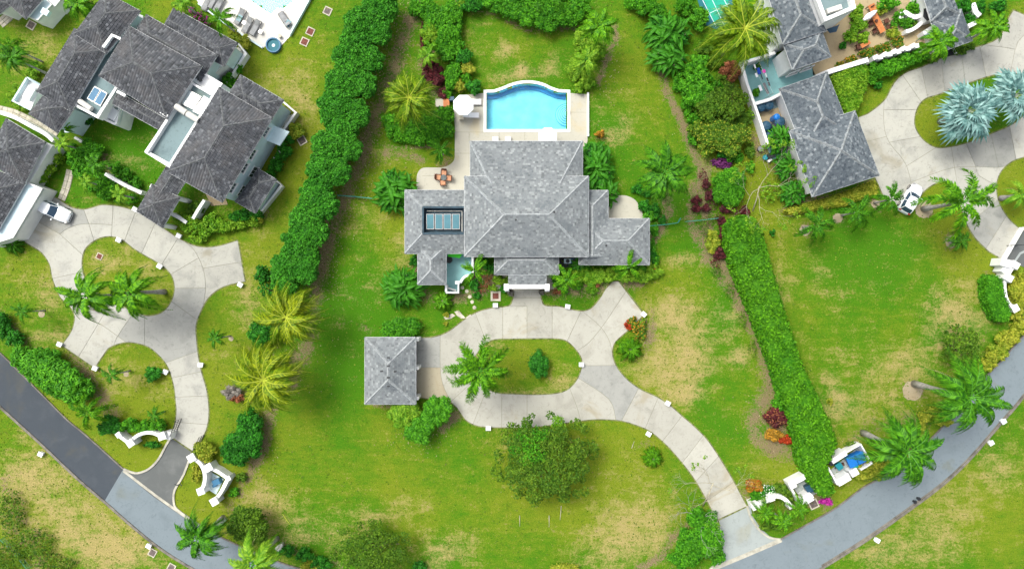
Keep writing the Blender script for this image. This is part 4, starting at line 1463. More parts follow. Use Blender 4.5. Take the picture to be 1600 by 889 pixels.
# balconies and lower white boxes on the garden side
mb = MB()
p = P2([(427, 196), (452, 206), (437, 228), (412, 218)], 3.0)
mb.prism(p, 2.85, 3.0)
mb.build("balcony_slab", M_PALE, lv.t)
for pts, w_, z1 in (([(443, 160), (462, 176), (441, 206)], .2, 1.1), ([(372, 68), (384, 84), (351, 134)], .2, 1.1), ([(338, 91), (351, 99), (330, 118)], .25, 2.4), ([(432, 283), (440, 290), (402, 338)], .18, .9)):
    mb = MB()
    strip(mb, P2(pts, z1), w_, 0, z1)
    mb.build("balcony_wall", M_WHITE, lv.t)
for x, y in ((441, 234), (428, 252)):
    c = W(x, y, 1)
    mb = MB()
    mb.box((c.x, c.y, .9), (.9, .45, .5), math.radians(58))
    mb.build("planter_box", M_WHITE, lv.t)
lv.finish(M_PALE)

# porch with table on the far left
t = thing("porch", "small white open porch box on the outer left side of the dark-tiled villa", "porch", W(42, 147))
mb = MB()
p = P2([(42, 121.5), (64, 134), (48, 172), (20, 158)], 2.2)
mb.prism(p, 0, 2.2)
mb.build("base", M_WHITE, t)
mb = MB()
strip(mb, P2([(42, 121.5), (20, 158), (48, 172)], 2.7), .2, 2.2, 2.75)
strip(mb, P2([(42, 121.5), (64, 134)], 2.7), .2, 2.2, 2.7)
mb.build("parapet", M_PALE, t)
mb = MB()
c = W(45, 145, 2.7)
mb.box((c.x, c.y, 2.45), (.95, 1.6, .5), math.radians(-30))
mb.build("plinth", M_WHITEF, t, bevel=.04)

# small service unit on the white court and chairs of the balcony
m = MB()
c = W(178, 179, 3)
m.box((c.x, c.y, 2.95), (1.1, 1.3, .7), math.radians(-30))
tag(m.build("air_conditioner", M_WHITEF, bevel=.05), "white boxy cooling unit on the pale flat roof by the inner lawn", "air conditioner")

# entrance pavilion and covered walk
pv = House("entrance_pavilion", "small dark pyramid-roofed entrance pavilion above the left driveway", "pavilion", W(247, 322), 'D')
pv.hip([(238, 288.6), (281, 309), (254, 355.7), (214, 330)], 3.3, 27, wall=None)
pv.hip([(262, 258), (290, 283), (267, 318), (237, 297)], 3.1, 22, e0=0, e1=0, wall=None)
for x, y in ((217, 330), (238, 291.5), (278, 310), (254, 352)):
    m = MB()
    c = W(x, y, 3.0)
    m.box((c.x, c.y, 1.55), (.45, .45, 3.1), math.radians(-30))
    m.build("pillar", M_WHITE, pv.t)
pv.finish()

# garage house at the far left
gh = House("garage_wing", "dark-tiled garage wing with two pale garage doors on the far left edge", "garage", W(10, 280), 'D')
gh.hip([(10, 186), (71, 223), (38, 288), (-24, 250)], 3.3, 25)
q2, z2 = gh.hip([(-15, 262), (40.5, 285), (-4, 362), (-60, 338)], 3.0, 25)
gh.flat([(40, 283), (68, 295), (22, 372), (-20, 385), (-10, 350)], 2.55, .18, M_PALE, parapet=.18)
a, b = Vector(W2(66.5, 294.8, 2.5)), Vector(W2(21, 371, 2.5))
for fr in (.27, .73):
    d = (b - a).normalized()
    n = Vector((-d.y, d.x)) if Vector((-d.y, d.x)).x > 0 else Vector((d.y, -d.x))
    c = a + (b - a) * fr + n * .03
    m = MB()
    m.box((c.x, c.y, 1.05), ((b - a).length * .38, .07, 2.1), math.atan2(d.y, d.x))
    m.build("garage_door", M_PALE, gh.t)
gh.wall.prism(P2([(70, 222), (82, 228), (43, 290), (35, 284)], 2.6), 0, 2.6)
gh.finish()

# corner of another house, top left
cl = House("house", "dark-tiled house corner cut off by the top left corner of the photo", "house", W(20, 5), 'D')
cl.hip([(-40, -40), (19, 7), (0, 22), (-60, 0)], 3.2, 25)
cl.hip([(20, -30), (68, -2), (40.5, 30), (0, -5)], 3.3, 25)
cl.flat([(68, -6), (82, 8), (60, 33), (43, 27)], 2.6, .12, M_PALE, parapet=.1)
cl.flat([(66, -10), (98, -2), (86, 12), (66, 0)], 2.2, .12, M_WHITE, parapet=.1)
mb = MB()
c = W(72, 20, 2.9)
mb.box((c.x, c.y, 2.9), (.9, .7, .5), math.radians(-30))
mb.build("air_handler", M_PALE, cl.t, bevel=.04)
cl.finish()

# ---- right house
rh = House("house", "blue-grey roofed house with a turquoise yard in the upper right", "house", W(1290, 200), 'R')
rh.hip([(1218, 139.5), (1292, 113.5), (1330, 210), (1255, 236)], 3.1, 24)
rh.hip([(1233.5, 205), (1335.5, 174), (1373.5, 274), (1269.5, 307.5)], 3.4, 25)
rh.finish()
rh2 = House("house", "blue-grey roofed main house with a white box storey at the top right", "house", W(1250, 30), 'R')
rh2.hip([(1195, -25), (1252, -45), (1290, 48), (1223, 70)], 5.4, 24)
rh2.hip([(1224, 69), (1283, 46), (1298, 89), (1238.5, 109.5)], 5.0, 25)
rh2.flat([(1255, -40), (1315, -60), (1333, 17), (1284, 38)], 6.6, .7, M_GREYROOF, parapet=.4)
a, b = P2([(1240, 107), (1296.5, 88)], 4.9)
for fr in (.3, .7): rh2.window(a, b, fr, 1.8, 1.2, 1.2)
mb = MB()
for x, y, r in ((1303, 15, 0), ):
    c = W(x, y, 7)
    mb.box((c.x, c.y, 6.9), (1.7, .55, .6), math.radians(18))
mb.build("air_handler", M_DUCT, rh2.t, bevel=.05)
mb = MB()
c = W(1303, 40, 2.3)
mb.prism(P2([(1292, 46), (1309, 40), (1312, 38), (1307, 50), (1297, 52)], 2.2), 2.1, 2.2)
mb.build("canopy", M_TANK, rh2.t)
rh2.finish()
rh3 = House("gatehouse", "narrow blue-grey roofed gatehouse beside the aged concrete at the top right", "outbuilding", W(1480, 30), 'R')
rh3.hip([(1434, -33), (1477, -33), (1499, 22), (1455, 34)], 3.2, 24, e1=.6)
rh3.hip([(1454, 33), (1501.5, 15.5), (1519, 64), (1474, 80)], 3.0, 22)
rh3.finish()


# ------------------------------------------------------------------ vegetation
def leaf_geo(blobs, dens, ln, wd, rng, up=0.55, spread=0.8, inner=0.25):
    """diamond leaves over ellipsoids; blobs (x,y,z,rx,ry,rz) -> verts, faces"""
    B = np.array(blobs, float)
    Ps, Ns = [], []
    for b in B:
        area = 2.6 * math.pi * ((b[3] * b[4]) ** 1.6 / 3 + (b[3] * b[5]) ** 1.6 / 3 + (b[4] * b[5]) ** 1.6 / 3) ** (1 / 1.6)
        n = max(12, int(area * dens))
        d = rng.normal(size=(n, 3))
        d /= np.linalg.norm(d, axis=1)[:, None]
        d[:, 2] = np.where(d[:, 2] < -0.35, -d[:, 2], d[:, 2])
        r = 1.0 - inner * rng.random(n) ** 1.5 + 0.07 * rng.random(n)
        p = b[:3] + d * r[:, None] * b[3:6]
        Ps.append(p)
        Ns.append(d)
    P, N = np.concatenate(Ps), np.concatenate(Ns)
    if len(B) > 1:      # drop leaves deep inside other blobs
        keep = np.ones(len(P), bool)
        for b in B:
            q = np.linalg.norm((P - b[:3]) / b[3:6], axis=1)
            keep &= q > 0.70
        P, N = P[keep], N[keep]
    P[:, 2] = np.maximum(P[:, 2], 0.04)
    n = len(P)
    nn = N * 0.6 + np.array([0, 0, up]) + rng.normal(size=(n, 3)) * 0.38 * spread
    nn /= np.linalg.norm(nn, axis=1)[:, None]
    t = rng.normal(size=(n, 3))
    t -= (t * nn).sum(1)[:, None] * nn
    t /= np.linalg.norm(t, axis=1)[:, None]
    s = np.cross(nn, t)
    L = ln * rng.uniform(0.65, 1.35, n)[:, None]
    Wd = wd * rng.uniform(0.7, 1.3, n)[:, None]
    v = np.stack([P - t * L / 2, P + s * Wd / 2 + nn * 0.12 * L, P + t * L / 2 - nn * 0.15 * L, P - s * Wd / 2 + nn * 0.12 * L], 1).reshape(-1, 3)
    f = np.arange(4 * n).reshape(-1, 4)
    return v, f


def core_geo(blobs, k=0.78):
    vs, fs = [], []
    nu, nv = 9, 5
    for x, y, z, rx, ry, rz in blobs:
        b = len(vs)
        for j in range(nv + 1):
            th = math.pi * (j / nv)
            for i in range(nu):
                a = 2 * math.pi * i / nu
                vs.append((x + rx * k * math.sin(th) * math.cos(a), y + ry * k * math.sin(th) * math.sin(a), max(0.02, z + rz * k * math.cos(th))))
        for j in range(nv):
            for i in range(nu):
                i2 = (i + 1) % nu
                fs.append((b + j * nu + i, b + (j + 1) * nu + i, b + (j + 1) * nu + i2, b + j * nu + i2))
    return vs, fs


def lumpy(cx, cy, z, rx, ry, rz, n, rng, k=0.34, flat=0.75):
    """main ellipsoid broken into n lumps over its upper surface"""
    out = [(cx, cy, z, rx * .78, ry * .78, rz * .80)]
    for i in range(n):
        a = i * 2.39996 + rng.random() * .6
        t = math.sqrt((i + .5) / n)
        rr = t * 0.80
        h = math.sqrt(max(0, 1 - rr * rr))
        s = k * rng.uniform(.75, 1.25)
        out.append((cx + rx * rr * math.cos(a), cy + ry * rr * math.sin(a), z + rz * h * flat * rng.uniform(.85, 1.1), rx * s, ry * s, (rx + ry) / 2 * s * .9))
    return out


def foliage(name, blobs, mat, dens, ln, wd, parent=None, core=True, seed=0, extra=None, **kw):
    rng = np.random.default_rng(seed + 11)
    v, f = leaf_geo(blobs, dens, ln, wd, rng, **kw)
    v = v.tolist()
    f = f.tolist()
    mi = [0] * len(f)
    mats = [mat]
    if extra:                       # flowers or second leaf colour on the same plant
        m2, d2, l2 = extra
        v2, f2 = leaf_geo(blobs, d2, l2, l2 * .8, rng, inner=0.03)
        b = len(v)
        v += v2.tolist()
        f += (f2 + b).tolist()
        mi += [1] * len(f2)
        mats.append(m2)
    if core:
        v3, f3 = core_geo(blobs)
        b = len(v)
        v += v3
        f += [tuple(b + i for i in q) for q in f3]
        mi += [0] * len(f3)
    org = ORG.get(parent.name, Vector()) if parent else Vector()
    me = bpy.data.meshes.new(name)
    me.from_pydata((np.array(v) - np.array(org)).tolist(), [], f)
    for m in mats: me.materials.append(m)
    me.polygons.foreach_set("material_index", mi)
    me.update()
    o = bpy.data.objects.new(name, me)
    COL.objects.link(o)
    if parent:
        o.parent = parent
        ORG[o.name] = org
    return o


SEED = [100]


def ctr(px, py, z=0):
    v = W(px, py, z)
    return v.x, v.y


def bush(px, py, rx, ry, h, mat, label, cat="shrub", name="shrub", group=None, n=14, dens=26, ln=.30, wd=.17, extra=None, k=.34, zt=None, **kw):
    """a shrub whose crown is seen at (px,py) with pixel radii"""
    SEED[0] += 1
    rng = random.Random(SEED[0])
    zc = h * .55 if zt is None else zt
    x, y = ctr(px, py, zc)
    kk = S * (HC - h) / HC * 1.08
    o = foliage(name, lumpy(x, y, zc * .7, rx * kk, ry * kk, h * .62, n, rng, k), G[mat], dens, ln, wd, seed=SEED[0],
                extra=(G[extra[0]], extra[1], extra[2]) if extra else None, **kw)
    return tag(o, label, cat, group)


def mass(name, blobs_px, mat, label, cat, group=None, dens=26, ln=.28, wd=.17, extra=None, **kw):
    """one plant bed or hedge from several px blobs (px,py,rx,ry,h)"""
    SEED[0] += 1
    rng = random.Random(SEED[0])
    bl = []
    for px, py, rx, ry, h in blobs_px:
        x, y = ctr(px, py, h * .6)
        kk = S * (HC - h) / HC * 1.13
        bl += lumpy(x, y, h * .42, rx * kk, ry * kk, h * .6, max(4, int(rx * ry / 28)), rng, .32)
    o = foliage(name, bl, G[mat], dens, ln, wd, seed=SEED[0], extra=(G[extra[0]], extra[1], extra[2]) if extra else None, **kw)
    return tag(o, label, cat, group)


def tree(px, py, r, h, mat, label, group=None, n=26, dens=24, ln=.34, wd=.2, trunk=.16, name="tree", extra=None, core=True, ry=None, cat="tree", k=.30, bark=None, inner=.25):
    SEED[0] += 1
    rng = random.Random(SEED[0])
    kk = S * (HC - h) / HC
    x, y = ctr(px, py, h * .72)
    t = thing(name, label, cat, (x, y, 0), group)
    R_, Ry = r * kk, (ry or r) * kk
    bl = lumpy(x, y, h * .52, R_, Ry, h * .40, n, rng, k)
    if not core and r > 20:      # straggling outer twigs
        for i in range(int(r * .45)):
            a, rr = rng.random() * 6.28, rng.uniform(.88, 1.12)
            s_ = rng.uniform(.07, .13)
            bl.append((x + R_ * rr * math.cos(a), y + Ry * rr * math.sin(a), h * rng.uniform(.35, .6), R_ * s_, R_ * s_, R_ * s_ * .7))
    foliage("crown", bl, G[mat], dens, ln, wd, t, core, SEED[0], extra=(G[extra[0]], extra[1], extra[2]) if extra else None, inner=inner)
    mb = MB()
    mb.tube([(x, y, -.1), (x + .05, y, h * .25), (x, y + .05, h * .6)], [trunk * 1.3, trunk, trunk * .6], 8)
    for i in range(6):
        a = i * 1.05 + rng.random()
        mb.tube([(x, y, h * .25), (x + R_ * .4 * math.cos(a), y + Ry * .4 * math.sin(a), h * .5), (x + R_ * .75 * math.cos(a), y + Ry * .75 * math.sin(a), h * .68)], [trunk * .5, trunk * .32, .03], 5)
    mb.build("trunk", bark or M_BARKB, t, smooth=True)
    return t


# ---- palms
def frond_mesh(name, kind, rise, droop, side, mats, seed, npair=30, lw=.035, ll=.26, sweep=.55, hang=.35, thick=.009):
    rng = random.Random(seed)
    mb = MB()
    K = 9

    def pt(t):
        return Vector((t * (1 - .12 * droop * t), side * t * t, rise * t - droop * t * t * t * .9 - droop * .12 * t * t))
    pts = [pt(i / K) for i in range(K + 1)]
    for i in range(K):
        a, b = pts[i], pts[i + 1]
        w0, w1 = thick * (1.6 - 1.4 * i / K), thick * (1.6 - 1.4 * (i + 1) / K)
        d = (b - a).normalized()
        s_ = d.cross(Vector((0, 0, 1))).normalized()
        mb.add([a + s_ * w0, a - s_ * w0, a + Vector((0, 0, w0)), b + s_ * w1, b - s_ * w1, b + Vector((0, 0, w1))], [(0, 2, 5, 3), (2, 1, 4, 5), (1, 0, 3, 4)], 1)
    for i in range(npair):
        t = .10 + .90 * (i + .5) / npair
        p = pt(t)
        d = (pt(min(1, t + .03)) - pt(t - .03)).normalized()
        s_ = d.cross(Vector((0, 0, 1))).normalized()
        u = s_.cross(d)
        prof = math.sin(math.pi * min(1, .18 + .86 * t)) ** .7 if kind != 'plume' else (math.sin(math.pi * (.12 + .8 * t)) ** .5)
        L = ll * max(.25, prof) * rng.uniform(.82, 1.12)
        for sg in (-1, 1):
            if kind == 'plume':
                az = rng.uniform(-.7, 1.2)
                dirv = (s_ * sg * math.cos(az) + u * math.sin(az) * .8 + d * (sweep + rng.uniform(-.1, .2))).normalized()
                hg = hang * .5
            else:
                dirv = (s_ * sg + d * (sweep + .9 * t * t + rng.uniform(-.08, .08)) + u * .15).normalized()
                hg = hang
            w = lw * rng.uniform(.8, 1.2)
            m = p + dirv * L * .5 + Vector((0, 0, -.10 * L * hg))
            e = p + dirv * L * (1 - .25 * hg) + Vector((0, 0, -L * hg))
            wv = d * w * .5 - u * w * .12
            mb.add([p - wv * .5, m - wv, e, m + wv, p + wv * .5], [(0, 1, 3, 4), (1, 2, 3)], 0)
    return mb.mesh(name, mats)


def frond_set(nm, kind, mats, seed, **kw):
    return {'up': [frond_mesh(nm, kind, .85, .55, .06, mats, seed, **kw), frond_mesh(nm, kind, .75, .7, -.08, mats, seed + 1, **kw)],
            'mid': [frond_mesh(nm, kind, .45, .75, .08, mats, seed + 2, **kw), frond_mesh(nm, kind, .38, .70, -.10, mats, seed + 3, **kw), frond_mesh(nm, kind, .50, .95, .02, mats, seed + 4, **kw)],
            'low': [frond_mesh(nm, kind, .10, .75, .05, mats, seed + 5, **kw), frond_mesh(nm, kind, .18, 1.0, -.06, mats, seed + 6, **kw)]}


FR = {
    'royal': frond_set("frond", 'feather', [G['palm'], M_RACH], 1, npair=36, lw=.048, ll=.26, sweep=.6, hang=.6),
    'dark': frond_set("frond", 'feather', [G['palmdark'], M_RACH], 11, npair=36, lw=.038, ll=.25, sweep=.65, hang=.6),
    'plume': frond_set("frond", 'plume', [G['palm'], M_RACH], 21, npair=60, lw=.044, ll=.20, sweep=.6, hang=.6),
    'plumed': frond_set("frond", 'plume', [G['palmdark'], M_RACH], 31, npair=60, lw=.046, ll=.20, sweep=.6, hang=.6),
    'coco': frond_set("frond", 'feather', [G['palmy'], M_RACHY], 41, npair=44, lw=.024, ll=.29, sweep=.8, hang=.75, thick=.011),
    'lime': frond_set("frond", 'feather', [G['lime'], M_RACH], 61, npair=34, lw=.038, ll=.25, sweep=.6, hang=.5),
}
WIND = {sg: {'up': [frond_mesh("frond", 'feather', .7, .5, sg * .45, [G['palmyy'], M_RACHY], 71 + sg, npair=46, lw=.024, ll=.28, sweep=.8, hang=.6, thick=.013)],
             'mid': [frond_mesh("frond", 'feather', .40, .75, sg * c_, [G[m_], M_RACHY], 75 + i + sg, npair=46, lw=.024, ll=.30, sweep=.8, hang=.6, thick=.013) for i, (c_, m_) in enumerate(((.5, 'palmyy'), (.36, 'palmy')))],
             'low': [frond_mesh("frond", 'feather', .15, .8, sg * .42, [G['palmy'], M_RACHY], 79 + sg, npair=46, lw=.024, ll=.30, sweep=.8, hang=.6, thick=.013)]} for sg in (-1, 1)}



DEAD = [frond_mesh("dead_frond", 'feather', -.15, .9, .1 * k, [G['deadfrond'], M_BARKP], 90 + k, npair=20, lw=.03, ll=.16, sweep=1.0, hang=.5) for k in (-1, 1)]


def palm(px, py, rpx, h, kind, label, n=16, group=None, trunk=.16, cat="palm tree", name="palm_tree", lean=None, rot=0.0, shaft=True, bark=None, sq=1.0, weights=(.25, .5, .25)):
    """crown centre seen at px,py; the trunk stands straight below unless leaned (px offset of the base)"""
    SEED[0] += 1
    rng = random.Random(SEED[0])
    top = W(px, py, h)
    base = Vector((top.x, top.y, 0))
    if lean: base += Vector((lean[0] * S, -lean[1] * S, 0))
    t = thing(name, label, cat, base, group)
    Rm = rpx * S * (HC - h) / HC * 1.10
    off = top - base
    if h > .8:
        mb = MB()
        pts = [off * (i / 6) + Vector((0, 0, 0)) for i in range(7)]
        pts[0] = pts[0] + Vector((0, 0, -.1))
        mb.tube([base + p for p in pts], [trunk * (1.5 - .55 * min(1, i / 2) - .03 * i) for i in range(7)], 10)
        mb.build("trunk", bark or M_BARK, t, smooth=True)
        if shaft:
            mb = MB()
            d = off.normalized()
            mb.tube([base + off, base + off + d * .45, base + off + d * .8], [trunk * .75, trunk * .7, trunk * .25], 8)
            mb.build("crownshaft", M_RACH, t, smooth=True)
    st = FR[kind] if kind != 'windy' else WIND[1]
    for i in range(n):
        a = rot + i * 2.39996 + rng.uniform(-.22, .22)
        u = (i + .5) / n
        if u < weights[0]: ms, sc, tl = st['up'], .80, 0
        elif u < weights[0] + weights[1]: ms, sc, tl = st['mid'], 1.0, 0
        else: ms, sc, tl = st['low'], 1.04, 0
        if kind == 'windy':
            sg = 1 if (-math.sin(a) * .85 + math.cos(a) * .5) > 0 else -1
            ms = WIND[sg]['up' if u < weights[0] else 'mid' if u < weights[0] + weights[1] else 'low']
        me = rng.choice(ms)
        sc = sc * Rm * rng.uniform(.86, 1.1)
        hz = off.z + (.55 if u < .4 and h > .8 else .3 if h > .8 else .1)
        link_part("frond", me, t, (off.x, off.y, hz), (rng.uniform(-.25, .25), 0, a), (sc, sc, sc))
    if n >= 13:
        for k in range(rng.choice((1, 2, 2))):
            link_part("dead_frond", DEAD[k], t, (off.x, off.y, off.z), (0, .25, rng.uniform(0, 6.28)), (Rm * .9,) * 3)
    return t


# big crowns
palm(137, 462, 50, 8, 'royal', "left palm of the pair on the left driveway's lower island edge", 13, "palms on the left driveway islands", rot=.4)
palm(205, 457, 48, 7.4, 'royal', "right palm of the left driveway pair, its grey trunk showing on the island grass", 13, "palms on the left driveway islands", rot=1.9, trunk=.24)
palm(38, 487, 19, 3.6, 'dark', "small palm on the lawn at the far left, just above the roadside shrubs", 9, "young palms around the left driveway", trunk=.08)
palm(177, 585, 19, 3.6, 'dark', "small palm on the round lawn below the left driveway", 9, "young palms around the left driveway", trunk=.08)
palm(337, 529, 18, 4.2, 'dark', "small palm alone on the grass strip right of the left driveway", 9, "young palms around the left driveway", trunk=.08)
palm(141, 643, 30, 3.0, 'plume', "curly-fronded palm beside the dark road, left of the white gate wall", 10, trunk=.12)
palm(243, 648, 16, 2.2, 'dark', "little palm rising from the shrubs behind the left gate wall", 9, trunk=.07)
palm(311, 838, 44, 6.6, 'dark', "dark green palm overhanging the road at the lower left", 18, "roadside palms at the lower left", trunk=.2)
palm(398, 878, 46, 7.4, 'lime', "bright green palm at the bottom edge, right of the dark roadside palm", 14, "roadside palms at the lower left", trunk=.2, rot=.7)
palm(450, 495, 54, 7, 'windy', "golden wind-blown coconut palm, upper one of the two", 28, "golden coconut palms left of the garage", rot=.3, bark=M_BARKP, shaft=False, weights=(.35, .45, .2))
palm(415, 592, 60, 7, 'windy', "golden wind-blown coconut palm, lower one of the two", 28, "golden coconut palms left of the garage", rot=1.1, bark=M_BARKP, shaft=False, weights=(.35, .45, .2))
palm(640, 155, 48, 7, 'coco', "yellow-green coconut palm left of the villa's pool umbrella", 24, bark=M_BARKP, shaft=False, weights=(.3, .45, .25))
palm(689, 236, 20, 2.4, 'plumed', "small dark palm by the corner of the patio, left of the villa", 10, trunk=.09)
palm(751, 578, 54, 8, 'plume', "tall plume-fronded palm leaning over the left end of the loop island", 15, trunk=.2, rot=.2)
palm(742, 424, 28, 5, 'plume', "five-armed palm by the turquoise yard in front of the villa", 7, "palms against the villa front", rot=.5, trunk=.1)
palm(885, 437, 28, 4.5, 'plume', "bright palm right of the villa porch", 8, "palms against the villa front", rot=1.2, trunk=.1)
palm(982, 418, 30, 4.2, 'plume', "thin palm with few fronds at the lower right corner of the villa", 5, "palms against the villa front", rot=.75, trunk=.08)
palm(1037, 270, 52, 8, 'dark', "deep green palm on the lawn right of the villa", 17, rot=.5, trunk=.18)
palm(936, 42, 34, 6, 'royal', "bright palm at the top, right of the curved rear hedge", 15, trunk=.15)
palm(915, 95, 28, 4, 'lime', "feathery yellow-green palm above the right end of the pool", 14, trunk=.13, rot=.6)
palm(1162, 48, 66, 9, 'coco', "large yellow-green coconut palm beside the teal court at the top", 26, bark=M_BARKP, shaft=False, weights=(.3, .45, .25), rot=.8)
palm(1274, 352, 33, 3.5, 'plumed', "leftmost of the three small palms in a row below the right house", 8, "three small palms below the right house", rot=.2, trunk=.11)
palm(1337, 332, 32, 3.5, 'plumed', "middle one of the three small palms in a row below the right house", 8, "three small palms below the right house", rot=1.3, trunk=.11)
palm(1390, 312, 30, 3.5, 'plumed', "small palm next to the parked white hatchback", 8, "three small palms below the right house", rot=2.0, trunk=.11)
palm(1502, 316, 54, 7.2, 'plume', "palm with a stout grey leaning trunk by the right driveway", 10, rot=.35, trunk=.26)
palm(1498, 376, 20, 1.5, 'dark', "short squat palm on the lawn below the grey-trunked palm", 14, trunk=.25, shaft=False)
palm(1592, 305, 26, 3, 'lime', "short bright palm cut by the right edge on the right grass island", 14, trunk=.25, shaft=False)
palm(1415, 704, 66, 9.2, 'dark', "big dark palm over the road, the one beside the blue bin enclosure", 22, "two big palms over the right road", rot=.2, trunk=.28)
palm(1512, 620, 66, 10, 'dark', "big dark palm over the road, its grey trunk rising from a round soil bed", 22, "two big palms over the right road", rot=1.0, trunk=.3)
palm(1466, 66, 32, 5, 'royal', "bright palm covering the corner of the gatehouse roof at the top right", 15, trunk=.14)
palm(1549, 43, 30, 4.5, 'royal', "palm between the gatehouse and the aged concrete at the top right", 15, trunk=.14, rot=1)
palm(22, 92, 30, 6, 'dark', "dark palm on the far left lawn under the cut-off house", 14, trunk=.13)
palm(20, 75, 20, 5, 'plume', "smaller bright palm touching the dark palm at the far left", 9, trunk=.1)
palm(126, 8, 30, 5, 'royal', "palm left of the upper left villa's top wing, cut by the top edge", 14, trunk=.14)
palm(150, 18, 22, 4, 'dark', "dark palm tucked against the upper left villa's top wing", 11, trunk=.12)
palm(347, 32, 25, 4.5, 'plume', "palm between the dark-tiled roof and the grey loungers", 10, trunk=.12)
palm(288, 6, 24, 4, 'lime', "leafy palm at the top edge left of the white pool deck", 11, trunk=.12)
palm(100, 226, 20, 3.5, 'lime', "small palm by the white wall near the stepping path, upper left", 11, "courtyard palms of the upper left villa", trunk=.1)
palm(152, 258, 24, 3.5, 'dark', "small palm by the white diagonal wall of the left garden", 11, "courtyard palms of the upper left villa", trunk=.1)
palm(190, 305, 20, 3.2, 'lime', "small palm at the driveway edge, left of the entrance pavilion", 11, "courtyard palms of the upper left villa", trunk=.1)
palm(137, 285, 18, 3, 'lime', "low palm in the garden bed right of the stepping path lawn", 10, "courtyard palms of the upper left villa", trunk=.1)
palm(102, 202, 16, 3, 'royal', "palm right below the small tiled roof corner, upper left", 9, "courtyard palms of the upper left villa", trunk=.1)
palm(345, 720, 1, .5, 'dark', "tiny frond tuft", 1) if False else None
palm(1193, 800, 20, 2.6, 'plume', "left palm of the three around the main entrance planting", 12, "palms at the main gate planting", trunk=.1)
palm(1222, 812, 22, 2.6, 'royal', "middle palm of the three around the main entrance planting", 12, "palms at the main gate planting", trunk=.1)
palm(1247, 795, 20, 2.8, 'plume', "right palm of the three around the main entrance planting", 12, "palms at the main gate planting", trunk=.1)
palm(668, 90, 20, 2.6, 'lime', "fern-like palm inside the planting left of the rear lawn", 11, trunk=.1)
palm(672, 76, 15, 2.2, 'royal', "little palm at the upper end of the maroon bed", 9, trunk=.08)
palm(840, 12, 10, 3, 'dark', "thin dark frond tuft behind the rear hedge at the top", 7, trunk=.07)
palm(872, 2, 16, 3.4, 'dark', "small palm at the top edge behind the rear hedge", 9, trunk=.08)


# spiky rosettes and cycads: every leaf a part
def rosette(px, py, r, h, kind, label, n=34, group=None, cat="plant", name="spiky_plant"):
    SEED[0] += 1
    rng = random.Random(SEED[0])
    top = W(px, py, h)
    t = thing(name, label, cat, (top.x, top.y, 0), group)
    R_ = r * S * 1.12
    mb = MB()
    mb.tube([(top.x, top.y, -.05), (top.x, top.y, h)], [.18, .12], 7)
    mb.build("stem", M_BARKB, t)
    st = FR[kind]
    for i in range(n):
        u = (i + .5) / n
        me = rng.choice(st['up'] if u < .35 else st['mid'] if u < .75 else st['low'])
        sc = R_ * (.55 + .45 * u) * rng.uniform(.85, 1.1)
        link_part("leaf", me, t, (0, 0, h * (1 - .5 * u)), (0, 0, i * 2.39996 + rng.uniform(-.2, .2)), (sc, sc * .8, sc))
    return t


rosette(985, 546, 26, .9, 'plume', "bright spiky plant at the inner bend of the driveway fan", 36)
rosette(1021, 717, 22, .9, 'plume', "bright round spiky plant alone in the lower lawn", 34)
rosette(19, 382, 22, .8, 'dark', "dark spiky plant below the pale garage doors at the far left", 34)
rosette(691, 470, 22, 1.2, 'royal', "bright clumping plant below the turquoise yard wall", 36)


# broad-leaved clumps (each leaf a part)
def blade_mesh(seed, arch, tip):
    rng = random.Random(seed)
    mb = MB()
    K = 6
    rows = []
    for i in range(K + 1):
        t = i / K
        w = .13 * math.sin(math.pi * min(1, .10 + .92 * t)) ** .75 + .002
        x = t * .92
        z = arch * t - tip * t * t
        y = .05 * math.sin(2.2 * t) * (1 if seed % 2 else -1)
        rows.append((Vector((x, y - w, z + w * .35)), Vector((x, y, z - w * .15)), Vector((x, y + w, z + w * .35))))
    vs = [v for r in rows for v in r]
    fs, = [[]]
    for i in range(K):
        b = i * 3
        fs += [(b, b + 1, b + 4, b + 3), (b + 1, b + 2, b + 5, b + 4)]
    mb.add(vs, fs, 0)
    vs = []
    for i in range(K + 1):
        c = rows[i][1] + Vector((0, 0, .012))
        vs += [c + Vector((0, -.008, 0)), c + Vector((0, .008, 0))]
    mb.add(vs, [(2 * i, 2 * i + 1, 2 * i + 3, 2 * i + 2) for i in range(K)], 1)
    return mb.mesh("leaf", [G['banana'], M_RACH])


BL = [blade_mesh(i, a, b) for i, (a, b) in enumerate(((.9, .8), (.6, .8), (.45, .9), (.25, .7), (.8, 1.1)))]


